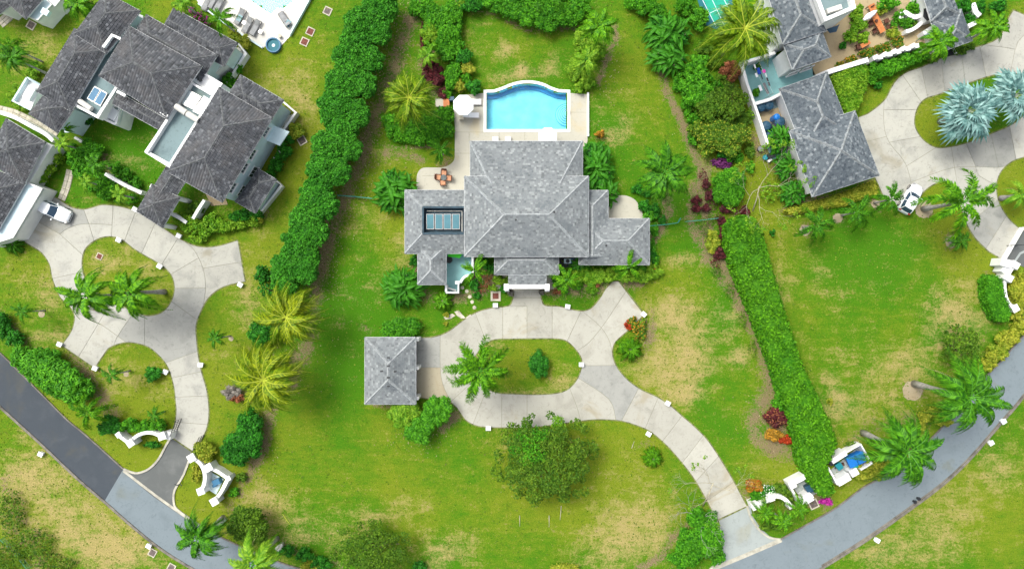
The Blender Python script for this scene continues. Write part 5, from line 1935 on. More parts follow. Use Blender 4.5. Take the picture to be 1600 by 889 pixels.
def broadleaf(px, py, rx, ry, h, n, label, leaf=1.75, group=None, mats=None):
    SEED[0] += 1
    rng = random.Random(SEED[0])
    c = W(px, py, h * .8)
    t = thing("broad_leaved_clump", label, "plant", (c.x, c.y, 0), group)
    k = S * (HC - h) / HC
    for i in range(n):
        a = i * 2.39996
        rr = math.sqrt((i + .5) / n)
        x, y = rx * k * rr * math.cos(a) * .80, ry * k * rr * math.sin(a) * .80
        z = h * (1.0 - .55 * rr * rr) * rng.uniform(.70, 1.0)
        yaw = math.atan2(y, x) + rng.uniform(-1.0, 1.0)
        s = leaf * rng.uniform(.75, 1.2)
        link_part("leaf", rng.choice(BL), t, (x - .35 * math.cos(yaw) * s, y - .35 * math.sin(yaw) * s, z), (rng.uniform(-.5, .5), rng.uniform(-.15, .25), yaw), (s, s, s))
    mb = MB()
    for i in range(16):
        a = i * 2.4
        rr = math.sqrt((i + .5) / 16) * .7
        x, y = c.x + rx * k * rr * math.cos(a), c.y + ry * k * rr * math.sin(a)
        mb.tube([(x, y, -.05), (x + .05, y, h * .75)], [.09, .05], 6)
    mb.build("stems", M_BARKB, t, kind='stuff')
    bl = lumpy(c.x, c.y, h * .28, rx * k * .8, ry * k * .8, h * .38, 8, rng)
    o = foliage("undergrowth", bl, G['deep'], 16, .5, .16, t, True, SEED[0])
    return t


broadleaf(615, 298, 38, 38, 3.0, 105, "broad-leaved clump at the left corner of the villa roof by the patio")
broadleaf(628, 449, 36, 34, 2.8, 100, "round broad-leaved clump at the villa's lower left, above the flat oval shrub")
broadleaf(932, 262, 32, 52, 3.0, 125, "tall broad-leaved clump against the villa's right side, below the pool deck", 1.6)
broadleaf(948, 300, 22, 20, 2.4, 45, "smaller broad-leaved clump between villa and the round terrace", 1.4)
broadleaf(1046, 48, 40, 36, 2.8, 95, "large broad-leaved clump near the top, left of the teal court")
broadleaf(1045, 88, 34, 26, 2.6, 70, "broad-leaved clump just below the large one near the top", 1.6)
broadleaf(1222, 216, 22, 26, 2.6, 55, "upright broad-leaved clump on the left wall of the blue-grey house, by the dark tanks", 1.3)
broadleaf(1230, 258, 18, 26, 2.4, 45, "middle broad-leaved clump on the left wall of the blue-grey house", 1.2)
broadleaf(1242, 300, 24, 22, 2.0, 50, "lowest broad-leaved clump on the left wall of the blue-grey house", 1.2)
broadleaf(905, 412, 14, 10, 1.6, 30, "small broad-leaved clump below the cooling units", .9)

# ---- silver fan palms
def fan_mesh(seed):
    rng = random.Random(seed)
    mb = MB()
    mb.add([(0, -.02, 0), (0, .02, 0), (.45, .012, .06), (.45, -.012, .06)], [(0, 1, 2, 3)], 1)
    n = 17
    c = Vector((.45, 0, .06))
    for i in range(n):
        a = (i / (n - 1) - .5) * 4.3
        L = .62 * (1 - .10 * abs(a)) * rng.uniform(.88, 1.08)
        d = Vector((math.cos(a), math.sin(a), 0))
        s_ = Vector((-d.y, d.x, 0))
        z = .02 * (i % 2)
        m = c + d * L * .55 + Vector((0, 0, .05 + z))
        e = c + d * L + Vector((0, 0, -.10 - .1 * rng.random()))
        w = .062
        mb.add([c, m - s_ * w, e, m + s_ * w], [(0, 1, 2, 3)], 0)
    return mb.mesh("fan_leaf", [G['silver'], M_RACHS])


FANS = [fan_mesh(i) for i in range(3)]


def fan_palm(px, py, r, h, label, n=26):
    SEED[0] += 1
    rng = random.Random(SEED[0])
    top = W(px, py, h)
    t = thing("fan_palm", label, "fan palm", (top.x, top.y, 0), "silver fan palms")
    mb = MB()
    mb.tube([(top.x, top.y, -.1), (top.x, top.y, h)], [.4, .3], 10)
    mb.build("trunk", M_BARK, t, smooth=True)
    R_ = r * S * (HC - h) / HC
    for i in range(n):
        u = (i + .5) / n
        s = R_ * (.60 + .42 * u) * rng.uniform(.9, 1.08)
        link_part("fan_leaf", rng.choice(FANS), t, (0, 0, h + .5 - .3 * u), (rng.uniform(-.3, .3), -.95 + 1.15 * u + rng.uniform(-.1, .1), i * 2.39996 + rng.uniform(-.2, .2)), (s, s * .85, s))
    return t


fan_palm(1507, 176, 54, 4.6, "silver-blue fan palm, the left one on the stadium-shaped island", 21)
fan_palm(1580, 152, 48, 4.8, "silver-blue fan palm, the right one on the stadium-shaped island", 20)

# ---- the tall hedge row of trees
ROW = [(596, 8, 38), (562, 40, 36), (590, 48, 30), (552, 82, 40), (580, 92, 28), (540, 125, 40), (568, 132, 28), (528, 168, 42), (556, 178, 30), (536, 205, 34), (512, 228, 36), (545, 232, 28), (505, 262, 34), (528, 268, 28),
       (494, 300, 36), (508, 320, 30), (480, 340, 36), (492, 362, 30), (466, 380, 36), (478, 400, 30), (452, 414, 36), (446, 436, 32), (478, 426, 24)]
WORDS = ["cut by the top edge", "second from the top, on the left flank", "near the top, on the right flank", "level with the row of lawn covers", "right flank, level with the maroon bed", "beside the yellowish lawn",
         "right flank above the coconut palm", "widest crown, level with pool", "right flank, beside the coconut palm", "directly left of the low bed under the coconut palm", "left flank, level with the flat-roofed wing",
         "right flank, level with the small patio palm", "left flank, beside the small hipped roof", "right flank, level with the patio chairs", "left flank where the row thins", "right flank where the green fence begins",
         "left flank, level with the solar well", "right flank, level with the villa's left wing", "left flank, level with the white light box", "right flank near the lower end", "left flank near the lower end", "lowest on the left, above the golden palm", "the lowest on the right, smallest crown"]
for (x, y, r), wd_ in zip(ROW, WORDS):
    tree(x, y, r * .81, 4.6 + .25 * math.sin(x), 'tree', "round tree in the green row, " + wd_, "trees in the tall green row", n=26, dens=36, ln=.36, wd=.22, k=.26)
tree(418, 455, 15, 3.0, 'deep', "thin dark tree at the lower end of the green row, next to the golden palm", n=10, dens=12, core=False)
bush(412, 430, 12, 18, 2.6, 'deep', "dark open shrub left of the last row tree", n=7, dens=12)
bush(412, 520, 24, 22, 2.2, 'deep', "dark green shrub filling the gap between the two golden palms")
# shrubs and trees of the left property
mass("hedge", [(38, 560, 15, 20, 2.0), (60, 572, 20, 26, 2.4), (86, 586, 24, 28, 2.6), (110, 602, 24, 24, 2.6), (132, 610, 15, 18, 2.0), (78, 560, 16, 16, 2.0)], 'shrub', "thick drooping hedge bank between the far left road and the lawn", "hedge", dens=15, ln=.8, wd=.17)
mass("hedge", [(6, 508, 12, 20, 1.4), (24, 530, 14, 14, 1.4)], 'deep', "low shrubs along the road at the far left edge", "hedge", dens=24, ln=.3)
bush(172, 664, 17, 16, 1.6, 'deep', "round dark shrub between the curly palm and the gate wall")
mass("hedge", [(204, 664, 16, 12, 1.3), (226, 666, 16, 12, 1.3), (248, 664, 13, 10, 1.3)], 'shrub', "leafy hedge behind the left curved gate wall", "hedge")
bush(237, 694, 13, 6, .8, 'deep', "low dark shrub inside the bowl of the left gate wall", n=6)
bush(239, 584, 13, 12, 1.1, 'deep', "small round dark bush on the round lawn below the left driveway", n=9, ln=.22)
bush(319, 704, 17, 17, 1.5, 'yellow', "yellow-flecked round shrub right of the left gate", ln=.34)
mass("shrub", [(392, 662, 18, 24, 2.2), (384, 692, 26, 26, 2.6), (370, 706, 24, 20, 2.2)], 'deep', "dark leafy shrub mass below the lower golden palm", "shrub")
bush(372, 622, 12, 8, 1.0, 'rust', "rust-brown dead plant under the lower golden palm", n=6, dens=16)
bush(363, 612, 15, 12, 1.0, 'greybush', "grey leafless round bush on the lawn left of the lower golden palm", n=10, ln=.25, wd=.05, dens=40)
bush(307, 738, 7, 18, .6, 'yellow', "yellow creeping plant in front of the right gate wall", n=6)
bush(378, 745, 10, 8, .7, 'olive', "small olive shrub behind the white gate enclosure", n=5)
bush(366, 768, 9, 8, .6, 'shrub', "small green shrub right of the white gate enclosure", n=5)
tree(389, 822, 33, 3.8, 'olive', "dark olive round tree above the bright roadside palm", n=20, ln=.3, dens=26)
mass("hedge", [(450, 860, 14, 10, 1.2), (475, 866, 14, 12, 1.4), (500, 880, 16, 12, 1.3)], 'deep', "low green roadside shrubs at the bottom, left of the sparse tree", "hedge")
tree(582, 862, 62, 4.8, 'olive', "sparse fine-leaved tree at the bottom edge, left of centre", n=48, dens=42, ln=.26, wd=.15, core=False, ry=40, k=.18, inner=.7)
tree(852, 722, 76, 6.0, 'olive', "large fine-leaved tree in the middle of the lower lawn", n=64, dens=42, ln=.30, wd=.17, ry=68, core=False, k=.17, inner=.7, trunk=.22)
tree(832, 700, 34, 6.4, 'shrub', "darker leafy tree merged with the large lawn tree's upper side", n=18, dens=22, ln=.28, wd=.15, core=False)
tree(873, 662, 13, 4.6, 'lime', "pale sapling poking over the driveway's lower edge", n=7, dens=12, core=False, trunk=.06)
bush(490, 880, 20, 10, .9, 'yellow', "yellow-tipped spiky bush at the bottom edge near the roadside shrubs", n=8)
bush(880, 887, 26, 7, 1.0, 'yellow', "yellow-leaved bush cut by the bottom edge below the lower lawn", n=9, ln=.45, wd=.12)
bush(655, 884, 12, 9, 1.0, 'deep', "dark spiky bush at the bottom edge right of the sparse tree", n=6, ln=.4, wd=.12)
mass("ground_cover", [(20, 800, 20, 30, .7), (50, 850, 34, 22, .7), (10, 870, 26, 22, .8), (90, 880, 30, 12, .6)], 'olive', "rough scrub in the bottom left corner below the dry verge", "scrub", dens=12, core=False)
# inner gardens of the upper left villa
mass("hedge", [(75, 262, 14, 14, 1.3), (64, 278, 14, 10, 1.3), (88, 246, 12, 12, 1.3)], 'lime', "yellow-green hedge beside the pale garage wing, left of the lawn", "hedge", ln=.34)
bush(142, 234, 18, 16, 1.6, 'shrub', "round clipped bush at the head of the inner lawn")
bush(136, 188, 11, 9, 1.2, 'deep', "dark bush on the white paved corner of the left villa", n=7)
mass("hedge", [(180, 262, 13, 10, 1.1), (196, 274, 14, 11, 1.1), (211, 287, 12, 10, 1.1)], 'shrub', "clipped hedge curving along the inner lawn of the left villa", "hedge", ln=.2)
mass("ground_cover", [(150, 285, 22, 16, 1.0), (170, 300, 20, 12, .9), (200, 312, 18, 8, .8), (130, 268, 14, 12, 1.0)], 'shrub', "mixed leafy planting between the white diagonal wall and the driveway", "planting", ln=.38)
mass("ground_cover", [(30, 150, 14, 20, .8), (36, 165, 16, 8, .8), (56, 106, 14, 10, 1.0), (50, 118, 10, 8, 1.0)], 'lime', "yellowish shrubs around the white porch box on the left", "planting")
mass("hedge", [(297, 22, 12, 9, 1.3), (312, 30, 12, 9, 1.3), (323, 34, 8, 7, 1.2)], 'olive', "olive planting at the top between dark roof and pool deck, left of the palm", "hedge", extra=('magenta', 1.2, .2))
mass("hedge", [(366, 58, 12, 9, 1.3), (380, 66, 13, 12, 1.4), (364, 50, 8, 6, 1.2)], 'yellow', "yellow-green hedge below the grey loungers of the upper left pool", "hedge")
mass("hedge", [(358, 128, 12, 14, 1.4), (350, 140, 9, 9, 1.3), (372, 106, 8, 10, 1.2)], 'shrub', "green hedge between the balcony and the small dark roof", "hedge")
mass("hedge", [(452, 216, 10, 10, 1.4), (443, 236, 12, 16, 1.6), (432, 256, 11, 14, 1.6), (424, 272, 8, 8, 1.4)], 'deep', "dark shrubs along the windowed white wall of the left villa", "hedge")
bush(463, 204, 13, 14, 1.2, 'yellow', "yellow-green clump at the corner of the windowed white wall", n=8, ln=.4)
mass("hedge", [(300, 350, 20, 12, 1.3), (318, 360, 16, 10, 1.2), (282, 342, 12, 10, 1.2), (330, 345, 14, 12, 1.1)], 'lime', "large-leaved planting right of the entrance pavilion", "planting", ln=.5, wd=.26)
mass("hedge", [(380, 336, 16, 10, 1.3), (400, 338, 12, 9, 1.2), (365, 340, 9, 8, 1)], 'deep', "dark shrubs below the small hipped roof of the left villa", "hedge")
bush(305, 325, 14, 12, 1.0, 'olive', "olive planting between covered walk and white wall", n=6)
mass("ground_cover", [(120, 248, 16, 16, 1.2), (132, 262, 16, 18, 1.2), (146, 272, 16, 14, 1.2), (165, 290, 18, 12, 1.0), (112, 235, 10, 12, 1)], 'shrub', "dense garden planting right of the stepping path, upper left", "planting", ln=.45, wd=.2)
mass("ground_cover", [(345, 355, 20, 10, 1.0), (372, 350, 18, 9, 1.0), (395, 346, 14, 9, 1.0), (310, 372, 16, 7, .8)], 'lime', "bright low planting below the small hipped roof, along the lawn", "planting", ln=.4, wd=.2)
bush(404, 344, 9, 7, .8, 'yellow', "yellow tuft at the end of the planting below the small hipped roof", n=5)
# the villa garden
mass("ground_cover", [(622, 200, 20, 22, 1.1), (650, 206, 26, 20, 1.2), (680, 200, 26, 24, 1.2), (697, 180, 14, 14, 1.2), (604, 188, 8, 14, .9), (640, 218, 26, 8, .9)], 'shrub', "dense low planting under the coconut palm left of the pool deck", "planting", ln=.3)
for x, y, rx, ry, m, lb in ((676, 30, 16, 22, 'shrub', "leafy shrub at the top left of the rear lawn, upper of the bright bank"), (672, 52, 15, 18, 'lime', "pale leafy shrub in the bank left of the rear lawn"), (700, 55, 16, 22, 'shrub', "broad green shrub against the rear lawn's left edge"),
                        (704, 22, 18, 18, 'shrub', "green shrub at the top left corner of the rear lawn"), (735, 8, 22, 12, 'deep', "dark shrub at the top edge above the rear lawn's left end"), (700, 84, 14, 12, 'shrub', "round green shrub right of the maroon bed"),
                        (726, 90, 12, 11, 'deep', "round dark shrub on the left edge of the rear lawn"), (708, 116, 13, 13, 'shrub', "leafy shrub between the maroon bed and yellow tuft"), (704, 132, 8, 10, 'shrub', "small green shrub above the umbrella's left side"),
                        (722, 8, 10, 8, 'lime', "bright tuft at the top edge above the curved bed"), (648, 14, 10, 14, 'shrub', "small shrub at the top edge right of the tree row")):
    bush(x, y, rx, ry, 1.7, m, lb, ln=.28)
bush(741, 137, 12, 13, 1.5, 'deep', "round glossy dark bush at the pool's upper left corner", n=10, ln=.2)
bush(731, 108, 12, 12, 1.2, 'yellow', "straw-coloured tuft above the pool's left corner", n=7, ln=.45, wd=.07)
bush(718, 135, 10, 12, 1.2, 'yellow', "straw-coloured tuft beside the white umbrella", n=7, ln=.45, wd=.07)
mass("shrub", [(672, 100, 13, 14, 1.1), (680, 122, 17, 18, 1.1), (692, 145, 10, 10, .9), (660, 60, 5, 22, .8)], 'purple', "dark maroon shrub bank left of the pool umbrella", "shrub", ln=.34, wd=.10, core=True)
mass("hedge", [(775, 8, 20, 12, 1.8), (802, 18, 22, 16, 2.0), (828, 24, 24, 18, 2.1), (856, 28, 24, 20, 2.1), (884, 26, 22, 18, 2.0), (905, 12, 18, 14, 1.9), (845, 4, 44, 12, 2)], 'shrub', "bulging curved hedge at the top behind the rear lawn", "hedge", ln=.24)
mass("shrub", [(908, 66, 14, 16, 1.8), (900, 110, 16, 18, 1.5), (916, 128, 14, 14, 1.4), (930, 80, 16, 18, 1.8), (904, 138, 10, 9, 1.1)], 'lime', "yellow-green shrub bank above the pool deck's right corner", "shrub", ln=.4, wd=.12)
bush(628, 512, 31, 17, 1.3, 'shrub', "flat oval shrub just above the garage", n=18, ln=.34, wd=.13)
bush(648, 407, 9, 9, .9, 'deep', "small dark bush at the left wall of the villa", n=5)
for x, y, r, lb in ((632, 648, 25, "left crown of the bushy tree trio below the garage"), (683, 642, 25, "right crown of the bushy tree trio below the garage"), (656, 672, 25, "lower crown of the bushy tree trio below the garage")):
    tree(x, y, r, 3.0, 'lime' if x < 650 else 'shrub', lb, "bushy trees below the garage", n=18, dens=30, ln=.55, wd=.12, k=.30)
bush(842, 570, 17, 21, 1.5, 'deep', "blue-green bush in the middle of the loop island", n=12, ln=.36, wd=.10)
mass("flower_bed", [(802, 424, 1, 1, .1)], 'shrub', "tiny", "planting") if False else None
mass("planting_bed", [(905, 430, 12, 12, .9), (925, 432, 16, 16, 1.0), (950, 430, 16, 12, 1.0), (975, 432, 16, 10, .9), (1000, 432, 18, 12, .9), (1020, 424, 14, 14, .9), (925, 452, 12, 8, .8)], 'lime', "striped spiky bedding plants along the villa's lower right wall", "planting", ln=.5, wd=.10, dens=34)
bush(1021, 421, 6, 5, .95, 'red', "patch of red flowers at the end of the villa's right bed", cat="flowers", name="flower_patch", n=4, ln=.2, wd=.16)
bush(872, 454, 9, 6, .7, 'rust', "rusty low plants right of the porch", n=5)
bush(932, 444, 7, 6, .7, 'rust', "brownish plant in the bed above the driveway fan", n=4)
bush(1019, 400, 8, 16, 1.0, 'deep', "dark shrub at the villa's right wing corner", n=6)
mass("planting_bed", [(778, 438, 10, 9, .9), (770, 450, 9, 5, .7), (792, 440, 9, 8, .9)], 'lime', "pale leaved planting left of the porch", "planting", ln=.4, wd=.12)
mass("planting_bed", [(752, 450, 14, 7, .5), (757, 441, 11, 8, .5), (760, 430, 12, 8, .5)], 'rust', "brownish low planting by the red-brown cover", "planting", ln=.3, wd=.08, core=False)
bush(798, 458, 6, 6, .9, 'greybush', "dark spindly potted plant left of the porch step", n=4, ln=.3, wd=.05)
bush(846, 456, 5, 5, .9, 'greybush', "dark spindly potted plant right of the porch step", n=4, ln=.3, wd=.05)
bush(697, 492, 6, 4, .5, 'yellow', "small yellow plant by the broken stone slabs", n=4)
bush(696, 506, 4, 3, .3, 'yellow', "tiny yellow tuft on the grass near the driveway bend", n=4)
mass("flower_bed", [(988, 507, 10, 12, .7), (1002, 515, 10, 16, .6)], 'olive', "olive flower bed beside the driveway fan's right edge", "planting", extra=('orange', 3.0, .22))
bush(981, 508, 7, 8, .75, 'red', "orange-red flowers at the corner of the driveway fan", cat="flowers", name="flower_patch", n=4, ln=.2, wd=.16)
bush(1006, 322, 10, 10, 1.2, 'deep', "dark shrub right of the round terrace", n=6)
bush(1014, 338, 12, 8, 1.0, 'shrub', "leafy plant below the round terrace's right side", n=6, ln=.5, wd=.12)
bush(938, 210, 8, 6, 1.1, 'orange', "orange-tipped plant at the end of the pool deck's right wall", n=5)
# between the properties
mass("shrub", [(1060, 130, 10, 16, 1.0), (1075, 160, 12, 20, 1.1), (1085, 185, 12, 16, 1.2), (1120, 135, 12, 14, 1.2), (1112, 190, 16, 10, 1.2)], 'shrub', "green filler shrubs running down the middle strip's left side", "shrub", ln=.26)
mass("shrub", [(668, 14, 16, 14, 1.6), (690, 40, 16, 20, 1.6), (688, 68, 14, 16, 1.5), (715, 70, 10, 18, 1.4), (716, 34, 8, 20, 1.5), (740, 2, 26, 10, 1.6)], 'shrub', "dense green bank left of the rear lawn behind the separate shrubs", "shrub", ln=.3)
mass("shrub", [(1008, 10, 18, 16, 1.8), (1030, 22, 16, 14, 1.8), (1070, 10, 18, 14, 2.0), (1092, 30, 14, 20, 1.8), (985, 6, 12, 10, 1.4)], 'shrub', "green shrub belt at the top edge left of the teal court", "shrub", ln=.3)
mass("ground_cover", [(1090, 100, 16, 16, 1.2), (1072, 112, 14, 12, 1.2), (1100, 120, 14, 14, 1.3)], 'shrub', "low green planting below the broad-leaved clumps", "planting", ln=.22)
tree(1087, 140, 26, 3.2, 'shrub', "bright round tree in the strip between the two gardens", n=16, dens=28)
tree(1108, 165, 24, 3.4, 'olive', "dark olive tree right below the bright round tree", n=16, dens=24)
tree(1140, 160, 30, 3.2, 'olive', "wide olive tree left of the turquoise yard wall", n=18, dens=22, core=False)
bush(1143, 112, 17, 17, 1.4, 'rust', "coppery red-brown bush under the coconut palm", n=10, ln=.34)
bush(1122, 60, 14, 12, 1.2, 'deep', "dark bush below the teal court", n=7)
mass("shrub", [(1095, 205, 18, 16, 2.0), (1118, 212, 22, 24, 2.4), (1142, 218, 22, 24, 2.4), (1165, 212, 10, 14, 1.8), (1105, 230, 16, 14, 1.8)], 'olive', "flowering olive shrub mass in the middle strip, level with the villa pool", "shrub", extra=('yellow', 6, .2))
bush(1129, 240, 9, 9, 1.3, 'deep', "small dark tree-like bush above the violet ground cover", n=6)
mass("ground_cover", [(1120, 254, 12, 7, .5), (1128, 256, 14, 9, .55), (1135, 258, 12, 8, .5)], 'violet', "violet ground cover above the oval clipped bush", "planting", ln=.22, wd=.12)
mass("shrub", [(742, 446, 10, 10, .9), (757, 412, 8, 8, 1.0), (768, 420, 8, 8, 1.0), (786, 452, 6, 6, .8), (745, 462, 8, 5, .6)], 'deep', "dark mixed shrubs in the bed left of the porch", "shrub", ln=.34, wd=.16)
mass("shrub", [(868, 438, 8, 10, 1.0), (880, 452, 10, 7, .8), (900, 446, 12, 8, .9), (915, 420, 10, 7, 1.0)], 'shrub', "mixed shrubs in the bed right of the porch", "shrub", ln=.34, wd=.16)
mass("shrub", [(1022, 405, 10, 10, 1.1), (1018, 385, 8, 12, 1.2), (1022, 360, 8, 10, 1.0)], 'shrub', "green shrubs wrapping the villa's right wing end", "shrub", ln=.34)
mass("shrub", [(940, 410, 12, 5, .8), (965, 420, 14, 6, .9), (1000, 420, 14, 6, .9)], 'shrub', "green strip of shrubs under the right wing eave", "shrub", ln=.34)
mass("shrub", [(1100, 75, 12, 14, 1.3), (1118, 95, 12, 14, 1.2), (1128, 125, 12, 14, 1.2), (1090, 165, 14, 12, 1.3), (1128, 190, 16, 12, 1.5), (1160, 190, 14, 12, 1.2), (1172, 235, 10, 12, 1.0)], 'olive', "olive filler shrubs between the round trees of the middle strip", "shrub", ln=.28)
mass("shrub", [(1150, 245, 14, 10, 1.2), (1172, 262, 9, 10, .9), (1160, 280, 7, 12, .7), (1082, 215, 9, 14, 1.2)], 'shrub', "green shrubs at the lower end of the flowering mass, middle strip", "shrub", ln=.28)
mass("shrub", [(712, 104, 12, 10, 1.2), (696, 118, 10, 10, 1.1), (728, 122, 10, 10, 1.1), (700, 146, 9, 9, 1.0)], 'shrub', "leafy filler shrubs between maroon bank and pool parasol", "shrub", ln=.28)
mass("shrub", [(1108, 345, 9, 9, .6), (1100, 360, 9, 12, .6), (1120, 425, 9, 10, .7), (1140, 455, 9, 12, .7), (1160, 500, 8, 14, .7), (1176, 545, 8, 14, .7)], 'olive', "straggly olive undergrowth along the bed left of the long hedge", "shrub", ln=.26, wd=.10, dens=16, core=False)
mass("shrub", [(1098, 275, 9, 10, .8), (1112, 322, 12, 8, .7), (1122, 345, 8, 10, .8), (1133, 378, 7, 12, .8), (1118, 410, 9, 9, .7), (1145, 330, 10, 6, .7)], 'purple', "maroon and brown low planting filling the bed around the purple bushes", "shrub", ln=.26, wd=.09, dens=14, core=False)
mass("shrub", [(1030, 300, 9, 10, .9), (1022, 330, 12, 12, 1.0), (1034, 345, 8, 8, .9), (1010, 300, 10, 8, 1.0), (995, 296, 10, 8, 1.0)], 'deep', "dark shrubs under the deep green lawn palm right of the villa", "shrub", ln=.3)
for x, y, rx, ry in ((1137, 293, 26, 29),):
    bush(x, y, rx, ry, 1.7, 'shrub', "large oval clipped bush in the middle strip above the long hedge", n=26, ln=.22, wd=.14, dens=60, k=.28)
PB = [(1103, 288, 7, 9, "upper left of the oval clipped bush"), (1108, 305, 8, 10, "left of the oval clipped bush"), (1087, 313, 8, 8, "leftmost of the scattered purple ones"), (1088, 326, 8, 8, "lower left of the scattered purple ones"),
      (1103, 325, 7, 8, "third along above the green fence"), (1134, 326, 10, 10, "below the oval clipped bush"), (1163, 329, 8, 9, "between oval bush and thin tree"), (1130, 362, 8, 16, "squeezed against the long hedge's top left"), (1124, 397, 11, 10, "lowest of them, left of the long hedge"), (1128, 345, 8, 8, "touching the green fence's right end")]
for x, y, rx, ry, lb in PB:
    bush(x, y, rx, ry, .9, 'purple', "small purple-leaved bush, " + lb, group="small purple bushes in the middle strip", n=6, ln=.3, wd=.09, dens=34)
bush(1113, 376, 13, 17, .9, 'yellow', "yellow bush left of the long hedge's top", n=8)
bush(1170, 362, 5, 5, .5, 'deep', "tiny") if False else None
bush(1206, 364, 5, 5, .5, 'deep', "tiny dark plant on the lawn at the long hedge's right side", n=4)
# thin yellow tree
def twig_tree(px, py, label, spread, h, mat_leaf, bark, seed, nb=9, leafd=10, leaf=.22, base=None):
    rng = random.Random(seed)
    b = W(*(base or (px, py)), 0)
    top = W(px, py, h * .5)
    t = thing("bare_tree", label, "tree", (b.x, b.y, 0))
    mb = MB()
    tips = []

    def grow(p, d, L, r, depth):
        q = p + d * L * .5 + Vector((rng.uniform(-.1, .1), rng.uniform(-.1, .1), 0)) * L
        e = q + (d + Vector((rng.uniform(-.35, .35), rng.uniform(-.35, .35), rng.uniform(-.1, .15)))).normalized() * L * .5
        mb.tube([p, q, e], [r, r * .8, r * .6], 4 if depth < 3 else 6, cap=False)
        if depth == 0 or r < .006:
            tips.append(e)
            return
        for k in range(rng.choice((2, 2, 3))):
            a = rng.uniform(-1, 1) * .95
            dd = Matrix.Rotation(a, 3, 'Z') @ d
            dd = (dd + Vector((0, 0, rng.uniform(-.15, .30)))).normalized()
            grow(e, dd, L * rng.uniform(.6, .9), r * .62, depth - 1)
    f0 = Vector((top.x, top.y, h * .42))
    mb.tube([b, b.lerp(f0, .5) + Vector((.12, .08, 0)), f0], [.08, .06, .05], 6)
    for i in range(4):
        a = i * 1.57 + rng.uniform(-.6, .6)
        grow(b.lerp(f0, rng.uniform(.7, 1)), Vector((math.cos(a), math.sin(a), .35)).normalized(), spread * rng.uniform(.28, .42), .035, 4)
    mb.build("trunk", bark, t, smooth=True)
    if mat_leaf:
        bl = [(e.x, e.y, e.z, .22, .22, .15) for e in tips if rng.random() < leafd / 20]
        foliage("crown", bl, G[mat_leaf], 12, leaf, leaf * .6, t, False, seed)
    return t


twig_tree(1188, 290, "spindly yellow-leaved tree between the oval bush and the right house", 5.0, 4.0, 'lime', M_BARKP, 5, nb=7, base=(1176, 330), leafd=16)
bush(1205, 300, 20, 16, 1.0, 'lime', "bright low foliage under the spindly yellow tree", n=8, dens=14, core=False)

# ---- long clipped hedge
def clipped_hedge(name, outline, h, mat, label, dens=60, ln=.20, wd=.13, cell=.5, wob=.10, extra=None, cat="hedge"):
    SEED[0] += 1
    rng = np.random.default_rng(SEED[0])
    pts = [tuple(W(x, y, h))[:2] for x, y in outline]
    V, comps = cdt_parts(pts)
    A = np.array(pts)
    x0, y0 = A.min(0)
    x1, y1 = A.max(0)
    N_ = int((x1 - x0) * (y1 - y0) * dens)
    P = np.stack([rng.uniform(x0, x1, N_), rng.uniform(y0, y1, N_)], 1)
    P = np.array([p for p in P if pip(p[0], p[1], pts)])
    zz = h + wob * np.sin(P[:, 0] * 1.7) * np.cos(P[:, 1] * 2.1) + rng.uniform(-.14, .06, len(P))
    Q = np.concatenate([P, zz[:, None]], 1)
    Nn = np.tile([0, 0, 1.0], (len(Q), 1))
    side, sn = [], []
    n = len(pts)
    cx, cy = A.mean(0)
    sgn = 1 if sum(pts[i][0] * pts[(i + 1) % n][1] - pts[(i + 1) % n][0] * pts[i][1] for i in range(n)) > 0 else -1
    for i in range(n):
        a, b = np.array(pts[i]), np.array(pts[(i + 1) % n])
        d = b - a
        L = np.linalg.norm(d)
        k = int(L * h * dens)
        u = rng.random(k)
        nv = np.array([d[1], -d[0]]) / max(L, 1e-6) * sgn
        bulge = rng.uniform(-.08, .14, k)[:, None]
        p = a + d * u[:, None] + nv * bulge
        side.append(np.concatenate([p, (rng.random(k) * h)[:, None]], 1))
        sn.append(np.tile([nv[0], nv[1], .5], (k, 1)))
    Q = np.concatenate([Q] + side)
    Nn = np.concatenate([Nn] + sn)
    m = len(Q)
    nn = Nn + rng.normal(size=(m, 3)) * .45
    nn /= np.linalg.norm(nn, axis=1)[:, None]
    t = rng.normal(size=(m, 3))
    t -= (t * nn).sum(1)[:, None] * nn
    t /= np.linalg.norm(t, axis=1)[:, None]
    s_ = np.cross(nn, t)
    L = ln * rng.uniform(.6, 1.4, m)[:, None]
    w = wd * rng.uniform(.7, 1.3, m)[:, None]
    v = np.stack([Q - t * L / 2, Q + s_ * w / 2 + nn * .1 * L, Q + t * L / 2 - nn * .1 * L, Q - s_ * w / 2 + nn * .1 * L], 1).reshape(-1, 3).tolist()
    f = np.arange(4 * m).reshape(-1, 4).tolist()
    mb = MB()
    mb.v, mb.f, mb.mi = [tuple(q) for q in v], f, [0] * m
    cc = Vector((cx, cy, 0))
    for comp in comps: tris_prism(mb, V, comp, 0, h - .16, .08)
    return tag(mb.build(name, G[mat]), label, cat)


